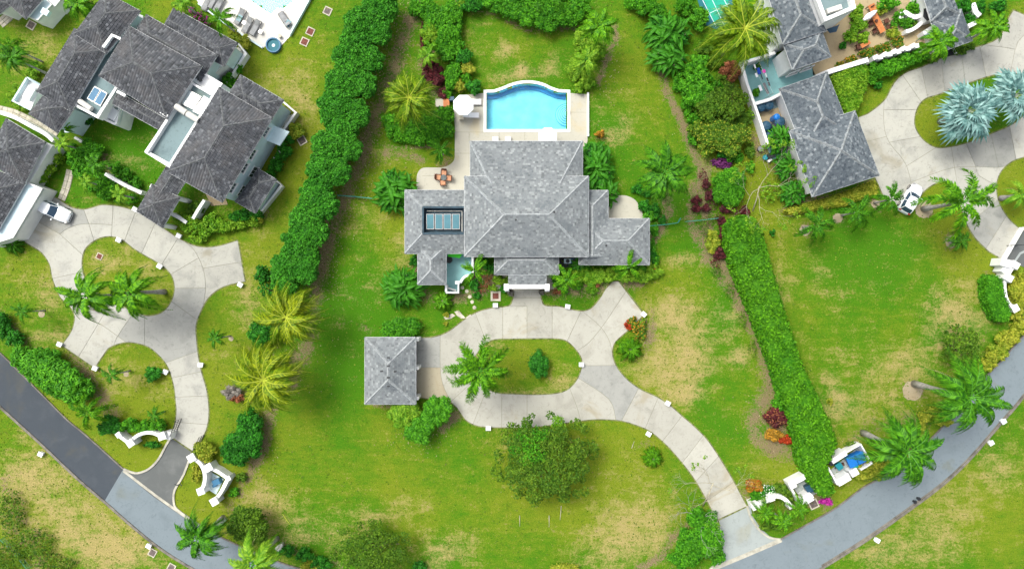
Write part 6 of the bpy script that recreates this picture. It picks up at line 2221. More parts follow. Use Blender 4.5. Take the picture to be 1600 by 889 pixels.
clipped_hedge("hedge", [(1135, 352), (1147, 341), (1164, 337), (1178, 341), (1191, 361), (1207, 420), (1216, 450), (1226, 486), (1240, 530), (1256, 574), (1274, 614), (1291, 649), (1303, 674), (1308, 694), (1300, 716), (1292, 726), (1300, 752), (1304, 766), (1298, 775), (1284, 775), (1267, 753), (1253, 724), (1248, 694), (1240, 664), (1228, 634), (1210, 574), (1193, 529), (1174, 479), (1158, 444), (1147, 415), (1138, 385)],
              2.4, 'hedge', "long clipped green hedge running down between the villa garden and the right lawn", dens=38, ln=.34, wd=.21, wob=.22)
mass("shrub", [(1222, 615, 12, 14, 2.2), (1215, 632, 10, 10, 1.8), (1238, 660, 9, 14, 2.2)], 'shrub', "untrimmed bulge on the long hedge's left flank", "shrub")
clipped_hedge("hedge", [(1541, 437), (1548, 430), (1562, 432), (1569, 445), (1571, 462), (1579, 480), (1581, 490), (1574, 502), (1560, 502), (1550, 486), (1542, 465)], 1.6, 'shrub', "short clipped hedge inside the curved right gate wall", ln=.22)
mass("hedge", [(1580, 440, 8, 12, 1.3), (1590, 460, 14, 22, 1.4), (1597, 440, 12, 20, 1.4), (1588, 490, 12, 14, 1.3)], 'yellow', "yellow-leaved shrubs outside the right gate wall", "hedge")
mass("hedge", [(1592, 512, 14, 12, 1.2), (1574, 530, 18, 16, 1.3), (1556, 552, 16, 14, 1.2), (1540, 570, 15, 12, 1.2), (1530, 584, 10, 8, 1.0)], 'yellow', "yellow-green roadside hedge above the big dark palm", "hedge", ln=.34)
tree(1504, 542, 30, 3.2, 'olive', "fuzzy dark olive tree near the right road", n=18, dens=20, core=False)
mass("hedge", [(1444, 650, 12, 10, 1.0), (1460, 645, 16, 12, 1.1), (1475, 655, 14, 14, 1.1), (1440, 664, 9, 8, 1.0)], 'yellow', "yellow-green shrubs between the two big roadside palms", "hedge", ln=.34)
mass("hedge", [(1348, 738, 14, 14, 1.1), (1364, 728, 14, 14, 1.1), (1382, 722, 14, 12, 1.0), (1372, 742, 10, 8, .9)], 'yellow', "yellow-green shrubs right of the blue bin enclosure", "hedge", ln=.34)
bush(1214, 652, 22, 16, 1.1, 'purple', "reddish-brown shrub in the bay left of the long hedge", n=12, ln=.26, wd=.12, extra=('rust', 8, .2))
bush(1208, 678, 16, 9, .9, 'orange', "orange-yellow shrub under the reddish-brown one", n=8, ln=.26)
bush(1227, 686, 10, 9, .8, 'red', "red-leaved shrub right of the orange one", n=6, ln=.2)
bush(1178, 758, 14, 11, .9, 'orange', "orange-flowered shrub by the main gate planting", n=7, extra=('red', 4, .16))
bush(1200, 768, 16, 12, .9, 'deep', "white-flowering shrub by the main gate", n=8, extra=('white', 3, .2))
bush(1185, 776, 16, 10, .9, 'shrub', "green shrub under the orange and white flowers", n=7)
mass("ground_cover", [(1222, 768, 16, 14, .7), (1232, 780, 12, 12, .6)], 'olive', "mixed undergrowth of the main gate planting", "planting", core=True)
bush(1291, 783, 12, 6, .8, 'magenta', "magenta bougainvillea at the foot of the long hedge", n=5, ln=.2)
mass("shrub", [(1078, 850, 22, 26, 1.8), (1106, 840, 22, 26, 2.0), (1092, 812, 20, 18, 1.8), (1120, 862, 12, 20, 1.6), (1066, 872, 20, 16, 1.4), (1112, 808, 10, 12, 1.4)], 'shrub', "tangled green shrubbery left of the main driveway mouth", "shrub", ln=.32)
twig_tree(1085, 805, "dead grey branching tree in the shrubbery by the driveway mouth", 4.0, 3.4, None, M_BARK, 9, nb=8)
twig_tree(1116, 755, "nearly bare tree with a few pale leaves over the lower driveway", 5.4, 4.2, 'lime', M_BARKP, 12, nb=8, base=(1098, 790), leafd=3)
bush(1206, 820, 20, 9, .6, 'olive', "low scrub between gate palms and the road kerb", n=6)
# right property
clipped_hedge("hedge", [(1302, 118), (1322, 106), (1345, 100), (1357, 108), (1356, 130), (1348, 155), (1340, 170), (1325, 176), (1312, 150)], 1.7, 'lime', "yellow-green hedge block against the blue-grey roof", ln=.34, wd=.16)
mass("hedge", [(1370, 112, 14, 14, 1.5), (1390, 105, 16, 14, 1.5), (1412, 96, 16, 14, 1.5), (1434, 88, 14, 12, 1.5), (1362, 124, 10, 9, 1.2)], 'shrub', "deep green hedge below the zigzag white wall at the top right", "hedge")
bush(1372, 134, 7, 6, .8, 'deep', "blue-green little plant at the edge of the hedge by the right driveway", n=5)
clipped_hedge("hedge", [(1226, 330), (1238, 324), (1262, 318), (1290, 312), (1330, 298), (1368, 282), (1373, 292), (1372, 304), (1350, 308), (1325, 320), (1300, 322), (1262, 330), (1236, 334)], .9, 'yellow', "yellow hedge hugging the lower eave of the blue-grey house", ln=.3, wd=.16)
mass("planting_bed", [(1330, 56, 12, 12, 1.2), (1340, 38, 12, 14, 1.4), (1338, 20, 12, 12, 1.5), (1348, 60, 10, 9, 1.0)], 'lime', "shrubs on the sandy court beside the white box storey", "planting", ln=.34)
mass("planting_bed", [(1356, 84, 16, 7, .9), (1330, 94, 12, 6, .8), (1380, 76, 16, 8, .9), (1402, 66, 12, 8, .9), (1312, 102, 8, 5, .8)], 'olive', "mixed low planting along the inside of the zigzag wall", "planting", extra=('orange', 1.5, .2))
mass("planting_bed", [(1386, 6, 16, 12, 1.4), (1404, 26, 9, 10, 1.2), (1428, 12, 12, 12, 1.3), (1416, 36, 14, 9, 1.0), (1396, 42, 6, 12, 1.0)], 'shrub', "shrubs on the sandy court near the white curved planters", "planting")
bush(1394, 52, 10, 9, 1.0, 'yellow', "golden plant on the sandy court left of the curved planter", n=6, ln=.5, wd=.1)
bush(1376, 14, 9, 12, 1.0, 'yellow', "golden plant by the orange table's upper end", n=6, ln=.5, wd=.1)
bush(1317, 72, 6, 6, .8, 'deep', "small round dark bush alone on the sandy court", n=5)
bush(1378, 32, 5, 4, 1.3, 'deep', "potted dark plant in the middle of the orange table", n=4) if False else None
mass("hedge", [(1505, 10, 14, 12, 1.4), (1515, 30, 12, 12, 1.4), (1530, 12, 12, 12, 1.3), (1560, 10, 16, 10, 1.3)], 'deep', "dark shrubs right of the gatehouse roof", "hedge")
mass("hedge", [(1500, 80, 14, 7, .8), (1516, 74, 10, 5, .7), (1456, 92, 12, 7, .8), (1442, 82, 12, 8, .9)], 'olive', "low brownish hedge along the gatehouse's lower wall", "hedge")
bush(1184, 106, 6, 7, 1.0, 'deep', "tuft growing inside the turquoise yard's upper left wall", n=5)
bush(1181, 145, 7, 7, 1.0, 'shrub', "tuft growing on the turquoise yard's left wall", n=5)
bush(1176, 178, 12, 10, 1.1, 'lime', "pale leafy shrub with red-brown pit left of the dark tanks", n=7, core=False)
mass("ground_cover", [(1340, 640, 1, 1, .1)], 'shrub', "x", "planting") if False else None
bush(1297, 627, 6, 5, .4, 'yellow', "tiny yellow plant at the long hedge's right side", n=4, core=False)
bush(1330, 694, 10, 5, .6, 'olive', "scrubby plants above the blue bin enclosure", n=5, core=False)


# ------------------------------------------------------------------ grass tufts and fallen leaves (uncountable)
def inside_np(x, y, poly):
    c = np.zeros(x.shape, bool)
    j = len(poly) - 1
    for i in range(len(poly)):
        xi, yi, xj, yj = poly[i][0], poly[i][1], poly[j][0], poly[j][1]
        if yi != yj: c ^= ((yi > y) != (yj > y)) & (x < (xj - xi) * (y - yi) / (yj - yi) + xi)
        j = i
    return c


def scatter(name, n, size, mat, sources=None, seed=3, z=(.01, .05), flat=.25):
    rng = np.random.default_rng(seed)
    if sources is None:
        px, py = rng.uniform(-30, 1630, n), rng.uniform(-30, 920, n)
    else:
        k = rng.integers(0, len(sources), n)
        s_ = np.array(sources)[k]
        px, py = s_[:, 0] + rng.normal(size=n) * s_[:, 2], s_[:, 1] + rng.normal(size=n) * s_[:, 3]
    x, y = (px - 800) * S, (444.5 - py) * S
    bad = np.zeros(n, bool)
    for outer, holes in ((MAIN_OUT, [MAIN_ISL]), (LEFT_OUT, [LEFT_ISL]), (RIGHT_OUT, [RIGHT_ISL])):
        b_ = inside_np(x, y, outer)
        for h in holes: b_ &= ~inside_np(x, y, h)
        bad |= b_
    bad |= inside_np(x, y, ru + rl[::-1])
    for q in ([(651, 140), (918, 140), (918, 300), (651, 300)], [(190, 735), (270, 680), (303, 703), (270, 770), (300, 812)], [(1100, 900), (1120, 810), (1170, 788), (1225, 845)], [(290, -50), (300, 8), (415, 78), (450, 60), (505, -50)],
              [(1155, 95), (1262, 20), (1330, -30), (1460, -30), (1520, 60), (1480, 92), (1364, 91), (1280, 120), (1380, 280), (1270, 310), (1205, 250)], [(948, 300), (1008, 300), (1008, 345), (948, 345)], [(1566, 412), (1605, 350), (1640, 440)],
              [(-40, 300), (70, 290), (28, 372), (-40, 390)], [(697, 392), (740, 392), (740, 460), (697, 460)], [(775, 425), (870, 425), (870, 455), (775, 455)]):
        bad |= inside_np(x, y, P2(q))
    x, y = x[~bad], y[~bad]
    m = len(x)
    P = np.stack([x, y, rng.uniform(z[0], z[1], m)], 1)
    nn = np.stack([rng.normal(size=m) * flat, rng.normal(size=m) * flat, np.ones(m)], 1)
    nn /= np.linalg.norm(nn, axis=1)[:, None]
    t = rng.normal(size=(m, 3))
    t -= (t * nn).sum(1)[:, None] * nn
    t /= np.linalg.norm(t, axis=1)[:, None]
    s2 = np.cross(nn, t)
    L = size * rng.uniform(.5, 1.5, m)[:, None]
    v = np.stack([P - t * L / 2, P + s2 * L * .3, P + t * L / 2, P - s2 * L * .3], 1).reshape(-1, 3)
    me = bpy.data.meshes.new(name)
    me.from_pydata(v.tolist(), [], np.arange(4 * m).reshape(-1, 4).tolist())
    me.materials.append(mat)
    o = bpy.data.objects.new(name, me)
    COL.objects.link(o)
    return tag(o, kind='stuff')


tag(scatter("grass_tufts", 42000, .18, G['tuft'], seed=4, z=(.02, .07), flat=.5), "coarse grass tufts scattered over all the lawns", "grass")
LS = [(x + 30, y + 12, 16, 22) for x, y, r in ROW] + [(852, 722, 60, 50), (582, 862, 50, 26), (389, 822, 28, 20), (1110, 165, 30, 60), (1190, 290, 22, 30), (1110, 370, 18, 60), (1190, 640, 20, 40), (412, 700, 14, 50), (660, 690, 30, 12), (1504, 542, 26, 22),
      (640, 240, 40, 16), (950, 110, 14, 40), (1215, 800, 24, 18), (1060, 850, 22, 30), (450, 540, 40, 50), (760, 445, 30, 12), (920, 445, 60, 10), (1380, 670, 50, 30)]
tag(scatter("fallen_leaves", 5000, .15, G['litter'], LS, seed=5, z=(.02, .06)), "fallen leaves and litter strewn under trees and over bed soil", "leaf litter")


# ------------------------------------------------------------------ walls and gates
def wall(label, pts, w, z0, z1, mat=None, name="garden_wall", cat="wall", curve=0, caps=(), group=None):
    t = None
    P = P2(pts, z1 * .9)
    if curve: P = catmull(P, curve)
    if caps:
        t = thing(name, label, cat, (P[0][0], P[0][1], 0), group)
        mb = MB()
        strip(mb, P, w, z0, z1)
        mb.build("wall", mat or M_WHITE, t)
        for x, y, s, h, r in caps:
            c = W(x, y, h)
            mb = MB()
            mb.box((c.x, c.y, h / 2), (s * .86, s * .86, h), math.radians(r))
            mb.box((c.x, c.y, h + .06), (s, s, .12), math.radians(r))
            mb.build("pillar", mat or M_WHITE, t)
        return t
    mb = MB()
    strip(mb, P, w, z0, z1)
    return tag(mb.build(name, mat or M_WHITE), label, cat, group)


def gate(label, a, b, h=1.5, n=9, mat=None):
    A, B = W(*a, h), W(*b, h)
    A.z = B.z = 0
    t = thing("gate", label, "gate", A)
    mb = MB()
    for z in (.12, .75, h): mb.tube([A + Vector((0, 0, z)), B + Vector((0, 0, z))], .035, 5)
    mb.build("rail", mat or M_IRON, t)
    for i in range(n):
        p = A.lerp(B, i / (n - 1))
        mb = MB()
        mb.tube([p + Vector((0, 0, .05)), p + Vector((0, 0, h + .12))], .022, 5)
        mb.build("bar", mat or M_IRON, t)
    return t


wall("white curved gate wall left of the asphalt mouth at the lower left", [(185, 679), (193, 685), (204, 692), (209, 685), (216, 679.5), (226, 676), (237, 675.5), (245, 678), (252, 681)], .38, 0, 1.5, curve=3,
     caps=((185.5, 679, .6, 1.4, 35), (204, 692, .85, 1.7, 35), (253, 681, .9, 1.8, 20)), name="gate_wall")
wall("short white wall stub holding the left black gate leaf", [(255, 682), (264, 683), (266, 674)], .5, 0, 1.4, name="gate_wall")
gate("left leaf of the black entrance gate, swung open", (265, 682), (275, 657))
gate("right leaf of the black entrance gate, swung open along the kerb", (300, 706), (311, 683))
wall("white curved gate wall right of the asphalt mouth at the lower left", [(299.5, 715), (310, 720), (318, 731), (321, 744), (319, 757), (314, 767)], .42, 0, 1.6, curve=3,
     caps=((299.5, 715, .9, 1.8, 30), (326, 730, .9, 1.7, 30), (314, 767, .85, 1.6, 20)), name="gate_wall")
t = wall("white walled service enclosure next to the right curved gate wall", [(326, 729), (341, 736), (357, 747), (346, 768), (335, 783)], .4, 0, 1.5, caps=((357, 747, .55, 1.5, 30), (335, 783, .9, 1.7, 30)), name="service_enclosure", cat="enclosure")
mb = MB()
mb.prism(P2([(331, 738), (350, 748), (338, 772), (325, 764)]), 0, .06)
mb.build("floor", M_PALE, t)
m = MB()
c = W(339.5, 752, .5)
m.box((c.x, c.y, .5), (.9, .7, .8), .4)
m.box((c.x - .35, c.y - .5, .35), (.5, .35, .5), .4)
tag(m.build("pump", M_SOLARB, bevel=.04), "blue-grey pump unit inside the white service enclosure", "pump")
m = MB()
p = W(273, 756, .3)
m.tube([p, p + Vector((.4, -.1, .25)), p + Vector((.7, .1, .2)), p + Vector((1.0, -.1, .3))], .05, 5)
tag(m.build("hose", M_IRON), "black bent hose end on the kerb of the left asphalt mouth", "hose")
wall("grey stone culvert end behind the dark roadside palm at the lower left", [(338, 822), (352, 810)], .5, 0, .5, M_ALU, name="culvert_wall")
m = MB()
c = W(437, 857, .5)
m.box((c.x, c.y, .3), (.9, .9, .6), .7)
m.box((c.x + .2, c.y + .4, .35), (.5, .5, .7), .2)
tag(m.build("boulder", M_ALU, bevel=.12), "pale grey boulder by the roadside shrubs at the bottom left", "boulder")

# main gate, right of the driveway mouth
wall("white curved gate wall inside the main gate planting", [(1180, 790), (1188, 787), (1199, 781), (1209, 775), (1220, 776), (1230, 783), (1236, 794)], .45, 0, 1.5, curve=3, caps=((1180, 790, .9, 1.7, 20), (1205, 778, .7, 1.7, 20)), name="gate_wall")
t = wall("white walled bin yard at the left foot of the long hedge", [(1232, 757), (1257, 744)], .6, 0, 1.5, caps=((1238, 757, .8, 1.6, 30), (1262, 778, 1.05, 1.5, 30)), name="bin_yard", cat="enclosure")
mb = MB()
mb.prism(P2([(1238, 760), (1260, 748), (1281, 765), (1256, 785)]), 0, .06)
mb.build("floor", M_APRON, t)
mb = MB()
strip(mb, P2([(1234, 758), (1249, 785)], 1.4), .22, 0, 1.4)
strip(mb, P2([(1250, 786), (1270, 774)], 1.4), .5, 0, 1.45)
strip(mb, P2([(1272, 762), (1283, 774)], 1.4), .22, 0, 1.42)
mb.build("wall", M_WHITE, t)
t = thing("bin_enclosure", "roofless white walled bin enclosure right of the long hedge's foot", "enclosure", W(1335, 720))
mb = MB()
mb.prism(P2([(1295, 736), (1345, 694), (1362, 724), (1310, 756)]), 0, .06)
mb.build("floor", M_APRON, t)
mb = MB()
strip(mb, P2([(1294, 730), (1309, 757)], 1.5), .2, 0, 1.5)
strip(mb, P2([(1309, 755), (1328, 744)], 1.5), .85, 0, 1.5)
strip(mb, P2([(1331, 742), (1342, 736)], 1.5), .8, 0, 1.3)
strip(mb, P2([(1345, 734), (1362, 724), (1345, 694), (1322, 707)], 1.4), .14, 0, 1.45)
strip(mb, P2([(1322, 707), (1300, 721)], 1.5), .6, 0, 1.55)
mb.build("wall", M_WHITE, t)


def wheelie(label, px, py, rz, mat, sx=.6, sy=.7, h=1.05, lying=False):
    c = W(px, py, h if not lying else .7)
    t = thing("bin", label, "bin", (0, 0, 0))
    mb = MB()
    vs = []
    for z, k in ((0, .8), (h, 1.0)):
        for ax, ay in ((-1, -1), (1, -1), (1, 1), (-1, 1)): vs.append((ax * sx / 2 * k, ay * sy / 2 * k, z))
    mb.add(vs, [(0, 3, 2, 1), (4, 5, 6, 7), (0, 1, 5, 4), (1, 2, 6, 5), (2, 3, 7, 6), (3, 0, 4, 7)])
    mb.build("body", mat, t, bevel=.03)
    mb = MB()
    mb.box((0, .02, h + .05), (sx * 1.06, sy * 1.06, .08))
    mb.box((0, -sy * .56, h + .02), (sx * .8, .08, .06))
    mb.build("lid", mat, t, bevel=.02)
    for s_ in (-1, 1):
        mb = MB()
        mb.tube([(s_ * sx * .46, -sy * .42, .1), (s_ * sx * .56, -sy * .42, .1)], .1, 10)
        mb.build("wheel", M_TYRE, t)
    t.location = (c.x, c.y, .06)
    t.rotation_euler = (0, 0, rz)
    return t


wheelie("dark blue bin standing in the white bin yard left of the hedge foot", 1265, 763, .5, M_TANK, .9, .8, 1.0)
wheelie("small teal bin beside the big blue skip", 1311, 728, .6, M_TEALBIN, .7, .7, .9)
wheelie("black bin in the hedge-side corner of the bin enclosure", 1300, 722.5, .6, M_BLACK, .7, .45, .9)
# blue skip with ribs
c = W(1336, 717, .9)
t = thing("skip_bin", "large bright blue skip inside the bin enclosure", "skip", (0, 0, 0))
mb = MB()
L_, Wd = 2.2, 1.25
vs = []
for z, k in ((.15, .82), (1.15, 1.0)):
    for ax, ay in ((-1, -1), (1, -1), (1, 1), (-1, 1)): vs.append((ax * L_ / 2 * k, ay * Wd / 2 * (k if z > 1 else .9), z))
mb.add(vs, [(0, 3, 2, 1), (0, 1, 5, 4), (1, 2, 6, 5), (2, 3, 7, 6), (3, 0, 4, 7)])
mb.build("body", M_BLUEBIN, t)
mb = MB()
for sx_ in (-.27, .27): mb.box((sx_ * L_ * .92, 0, 1.2), (L_ * .47, Wd * 1.04, .1), tilt=Matrix.Rotation(.05 if sx_ > 0 else -.05, 4, 'Y'))
mb.build("lid", M_BLUEBIN, t, bevel=.03)
for ax in (-1, 1):
    for ay in (-1, 1):
        mb = MB()
        mb.tube([(ax * .8, ay * .5, .08), (ax * .8, ay * .56, .08)], .08, 8)
        mb.build("castor", M_TYRE, t)
t.location, t.rotation_euler = (c.x, c.y, .06), (0, 0, .42)
m = MB()
c = W(1338, 727, 1.3)
m.lathe((c.x, c.y, .06), [(.3, 0), (.36, .95), (.40, 1.0), (.33, 1.06)], 14)
tag(m.build("round_bin", M_TEALC), "round turquoise tub bin in front of the blue skip", "bin")
m = MB()
c = W(1318.5, 726, .5)
m.box((c.x, c.y, .2), (.3, .35, .25), .4)
tag(m.build("crate", M_BROWN), "small reddish box on the floor between teal bin and skip", "box")

# right gate
wall("thin white curved garden wall below the right gate blocks", [(1569, 438), (1569.5, 452), (1572, 466), (1577, 475), (1584, 481)], .32, 0, 1.3, curve=4, caps=((1586, 482, .8, 1.5, 30),), name="gate_wall")
t = thing("gate_pillar_group", "stack of white stepped gate blocks at the right driveway's lower end", "gate wall", W(1576, 424))
for x, y, sx_, sy_, h, r in ((1573, 411, 1.3, .9, 1.9, 15), (1587, 414, .95, .8, 1.7, 30), (1574, 422, 1.2, 1.0, 1.5, 30), (1577, 434, 1.0, .8, 1.8, 30)):
    c = W(x, y, h)
    mb = MB()
    mb.box((c.x, c.y, h / 2), (sx_, sy_, h), math.radians(-r))
    mb.build("block", M_WHITE, t, bevel=.02)
wall("thin white gate rail across the right driveway's lower end", [(1570, 407), (1600, 355)], .12, 0, .9, name="gate_rail", cat="gate")
# gate arm lines on the apron
gate("black gate leaf lying open over the right asphalt apron", (1584, 383), (1600, 383), 1.3, 5)

# right house boundary walls
wall("white wall along the left side of the turquoise yard", [(1211, 83), (1184, 92), (1158, 100), (1167, 132), (1178, 163), (1189, 195), (1199, 226)], .30, 0, 1.7)
wall("white wall between turquoise yard and tank yard", [(1178, 163), (1202, 156), (1222, 146)], .35, 0, 1.8)
wall("long straight white wall above the yellow-green hedge block", [(1275, 121), (1294, 113), (1320, 105), (1355.5, 94)], .55, 0, 1.9)
t = thing("zigzag_wall", "stepped white wall zigzagging along the sandy court's lower edge", "wall", W(1400, 80))
zz = [(1364.5, 91.5), (1372, 88), (1379, 87), (1386, 83.5), (1394, 82.5), (1401, 79), (1408, 78), (1415, 74.5), (1423, 73.5), (1430, 70), (1436, 69)]
for k_, (a, b) in enumerate(zip(zz, zz[1:])):
    a, b = (a[0], a[1] + (k_ % 2) * 2.2), (b[0], b[1] + (k_ % 2) * 2.2)
    mb = MB()
    strip(mb, P2([a, b], 1.8), .5, 0, 1.8 + .004 * a[0] % .05)
    mb.build("wall_segment", M_WHITE, t)
wall("S-shaped white planter wall on the sandy court", [(1407.5, 30), (1409, 22), (1415, 20.5), (1422, 25), (1430, 27.5), (1438, 24), (1444, 20)], .5, 0, 1.0, curve=4, name="planter_wall")
wall("lower curved white planter wall on the sandy court", [(1415, 50), (1424, 47.5), (1433, 42), (1440, 36), (1446, 31)], .42, 0, 1.0, curve=4, name="planter_wall")
region("planter_soil", P2([(1410, 30), (1416, 25), (1424, 30), (1440, 26), (1452, 12), (1456, 33), (1444, 34), (1430, 43), (1416, 46)]), M_BLACK, .045)
bush(1424, 40, 11, 8, .7, 'olive', "sparse plants inside the dark curved planter", n=6, core=False, dens=12)
wall("short white wall right of the gatehouse, slanting", [(1519, 6), (1524, 20), (1530, 26)], .6, 0, 1.4)
wall("white wall linking gatehouse and palm", [(1512, 42), (1524, 36)], .5, 0, 1.4)
wall("white wall joining the gatehouse to the sandy court", [(1442, 53), (1456, 45)], .45, 0, 1.3)
t = thing("painted_opening", "square opening, shade painted flat black, with a white rim below the gatehouse", "opening", W(1480, 84))
mb = MB()
mb.prism(P2([(1470, 81), (1487, 76), (1491, 86), (1472, 91)]), .02, .07)
mb.build("pit", M_BLACK, t)  # flat black slab, the opening's inner shade put into its colour
mb = MB()
strip(mb, P2([(1470, 81), (1487, 76), (1491, 86)]), .12, 0, .5)
mb.build("rim", M_WHITE, t)
m = MB()
m.prism(P2([(1444, 55), (1458, 49), (1460, 57), (1449, 60)], 2.2), 2.1, 2.2)
for x, y in ((1446, 56), (1457, 51)):
    c = W(x, y, 2)
    m.tube([(c.x, c.y, 0), (c.x, c.y, 2.1)], .05, 6)
tag(m.build("canopy", M_GREYROOF), "small grey canopy at the lower left corner of the gatehouse", "canopy")
m = MB()
m.prism(P2([(1444, 14), (1450, 12), (1456, 30), (1449, 33), (1443, 26)], 2.4), 2.3, 2.4)
m.tube([W(1449, 22, 0), W(1449, 22, 2.3)], .06, 6)
tag(m.build("shade_cloth", M_BLACK), "black shade cloth against the gatehouse's left side", "awning")

# upper left garden walls, paths
wall("white diagonal wall through the planting of the inner lawn, left villa", [(165, 272), (182, 282), (200, 292), (222, 302)], .4, 0, 1.6)
wall("short white wall beside the covered walk of the left villa", [(302, 342), (309, 330), (320, 313)], .35, 0, 1.6)
wall("white wall from the pavilion toward the large-leaved planting", [(268, 334), (280, 340), (292, 348)], .4, 0, 1.5)
wall("white curved wall beside the coral stone walk at the far left", [(0, 176), (24, 184), (50, 198), (72, 210), (84, 221)], .45, 0, 1.6, curve=3)
wall("little white step wall near the paved corner of the left villa", [(117, 215), (128, 222)], .3, 0, 1.0)


def stone_path(label, pts, w, nacross, ln, seed, mat=M_STONE, name="stone_path"):
    rng = random.Random(seed)
    P = [Vector(p) for p in catmull(P2(pts), 5)]
    t = thing(name, label, "path", (P[0].x, P[0].y, 0))
    mb = MB()
    strip(mb, [(p.x, p.y) for p in P], w, 0, .035)
    mb.build("bedding", M_JOINT, t)
    cum = [0]
    for a, b in zip(P, P[1:]): cum.append(cum[-1] + (b - a).length)

    def at(s_):
        for i in range(len(P) - 1):
            if cum[i + 1] >= s_ or i == len(P) - 2:
                f = (s_ - cum[i]) / (cum[i + 1] - cum[i])
                d = (P[i + 1] - P[i]).normalized()
                return P[i].lerp(P[i + 1], f), Vector((-d.y, d.x))
    s_ = 0
    while s_ < cum[-1] - ln * .5:
        l_ = ln * rng.uniform(.8, 1.2)
        for k in range(nacross):
            u0, u1 = -w / 2 + w * k / nacross + .03, -w / 2 + w * (k + 1) / nacross - .03
            e = min(cum[-1], s_ + l_ - .05)
            (p, n), (q, m_) = at(s_), at(e)
            j = lambda: rng.uniform(-.03, .03)
            mb = MB()
            mb.prism([tuple(p + n * (u0 + j())), tuple(q + m_ * (u0 + j())), tuple(q + m_ * (u1 + j())), tuple(p + n * (u1 + j()))], .02, .055 + rng.random() * .02)
            mb.build("stone", mat, t)
        s_ += l_
    return t


stone_path("short walk of square stones crossing the small lawn by the white saloon car", [(110, 266), (106, 284), (102, 298), (96, 312)], .95, 2, .8, 1)
stone_path("long curved coral stone walk at the far left between the tiled roofs", [(-6, 170), (20, 176), (46, 188), (70, 202), (88, 214)], .9, 2, .7, 2)
stone_path("coral stone walk in the top left corner below the cut-off house", [(0, 38), (12, 28), (22, 17)], 1.2, 3, .7, 3)
for i, (x, y, w_) in enumerate(((722.4, 449.6, "uppermost"), (729.4, 455, "second"), (733.9, 463.6, "third"), (737.7, 471.7, "fourth"), (741.3, 480.5, "lowest"))):
    m = MB()
    c = W(x, y)
    m.disc((c.x, c.y, .0), .22, 14, z1=.05)
    tag(m.build("stepping_stone", M_STONE), w_ + " of the five round stepping stones right of the turquoise yard", "stepping stone", "round stepping stones")
t = thing("broken_paving", "irregular pale paving slabs at the driveway's left bend", "paving", W(712, 492))
for q in ([(693, 495), (707, 490), (712, 493), (704, 498), (696, 499)], [(710, 487), (717, 485), (722, 491), (728, 497), (721, 498), (714, 493)], [(728, 496), (735, 491), (737, 494), (730, 499)]):
    mb = MB()
    mb.prism(P2(q), 0, .05)
    mb.build("slab", M_STONE, t)

# rings of pale mulch round palm trunks
M_MULCH = concrete("pale_mulch", (0.33, 0.28, 0.19), (0.22, 0.18, 0.11), 0.0)
for i, (x, y, r) in enumerate(((1426, 610.5, 1.2), (1443, 327, 1.1), (1257, 360, .65), (1309, 341, .6), (1368, 319, .5), (1486, 377, .75), (361, 529, .3), (65, 491, .4), (197, 584, .35))):
    rr = random.Random(i)
    c = W(x, y)
    region("mulch_ring", [(c.x + r * rr.uniform(.9, 1.08) * math.cos(k * .2618), c.y + r * rr.uniform(.9, 1.08) * math.sin(k * .2618)) for k in range(24)], M_MULCH, .018)

# ------------------------------------------------------------------ white marker boxes
proto = None
MARK = [(185, 375, -25, "at the upper edge of the left driveway's big island"), (249, 416, -30, "on the right edge of the left driveway's big island"), (92.6, 538, -25, "at the dead end corner of the left driveway"), (148, 575.5, -25, "by the hedge bank at the left driveway's dead end"),
        (258, 581, -25, "on the round lawn's right edge below the left driveway"), (313, 570, -10, "on the outer right edge of the left driveway's lower lane"), (375, 445, -30, "at the blunt end of the left driveway, near the tree row"), (279, 368.5, -25, "right of the entrance pavilion by the driveway"), (210.5, 327, -30, "at the left corner of the entrance pavilion"),
        (774, 477, 0, "on the driveway's upper edge left of the porch"), (887, 479, -10, "on the driveway's upper edge right of the porch"), (1006, 491, -40, "at the right tip of the driveway fan"), (908.5, 569.5, 0, "at the right end of the loop island"), (763, 669, 0, "on the loop's lower edge below the plume palm"),
        (1043.5, 630, -30, "on the outer bend of the main driveway"), (1013.5, 678, -30, "on the inner bend of the main driveway"), (63, 709.5, -25, "on the dry verge beside the dark road"), (232, 853, -30, "on the dry verge next to the bottom left covers"), (1371, 844, -30, "on the verge below the right road, left one"),
        (1549, 692, 30, "on the verge below the right road, facing the grey-trunked palm"), (1568.5, 658.5, 30, "at the kerb of the right road, uppermost")]
for x, y, r, lb in MARK:
    c = W(x, y, .45)
    if proto is None:
        proto = thing("marker_light", "x", "garden light", (0, 0, 0), "white box lights along drives and verges")
        mb = MB()
        mb.box((0, 0, .22), (.42, .42, .44))
        mb.build("body", M_WHITE, proto)
        mb = MB()
        mb.box((0, 0, .47), (.60, .52, .07))
        mb.build("cap", M_WHITEF, proto)
        o = proto
    else: o = copy_tree(proto)
    o.location, o.rotation_euler = (c.x, c.y, 0), (0, 0, math.radians(r))
    o['label'] = "white box light " + lb

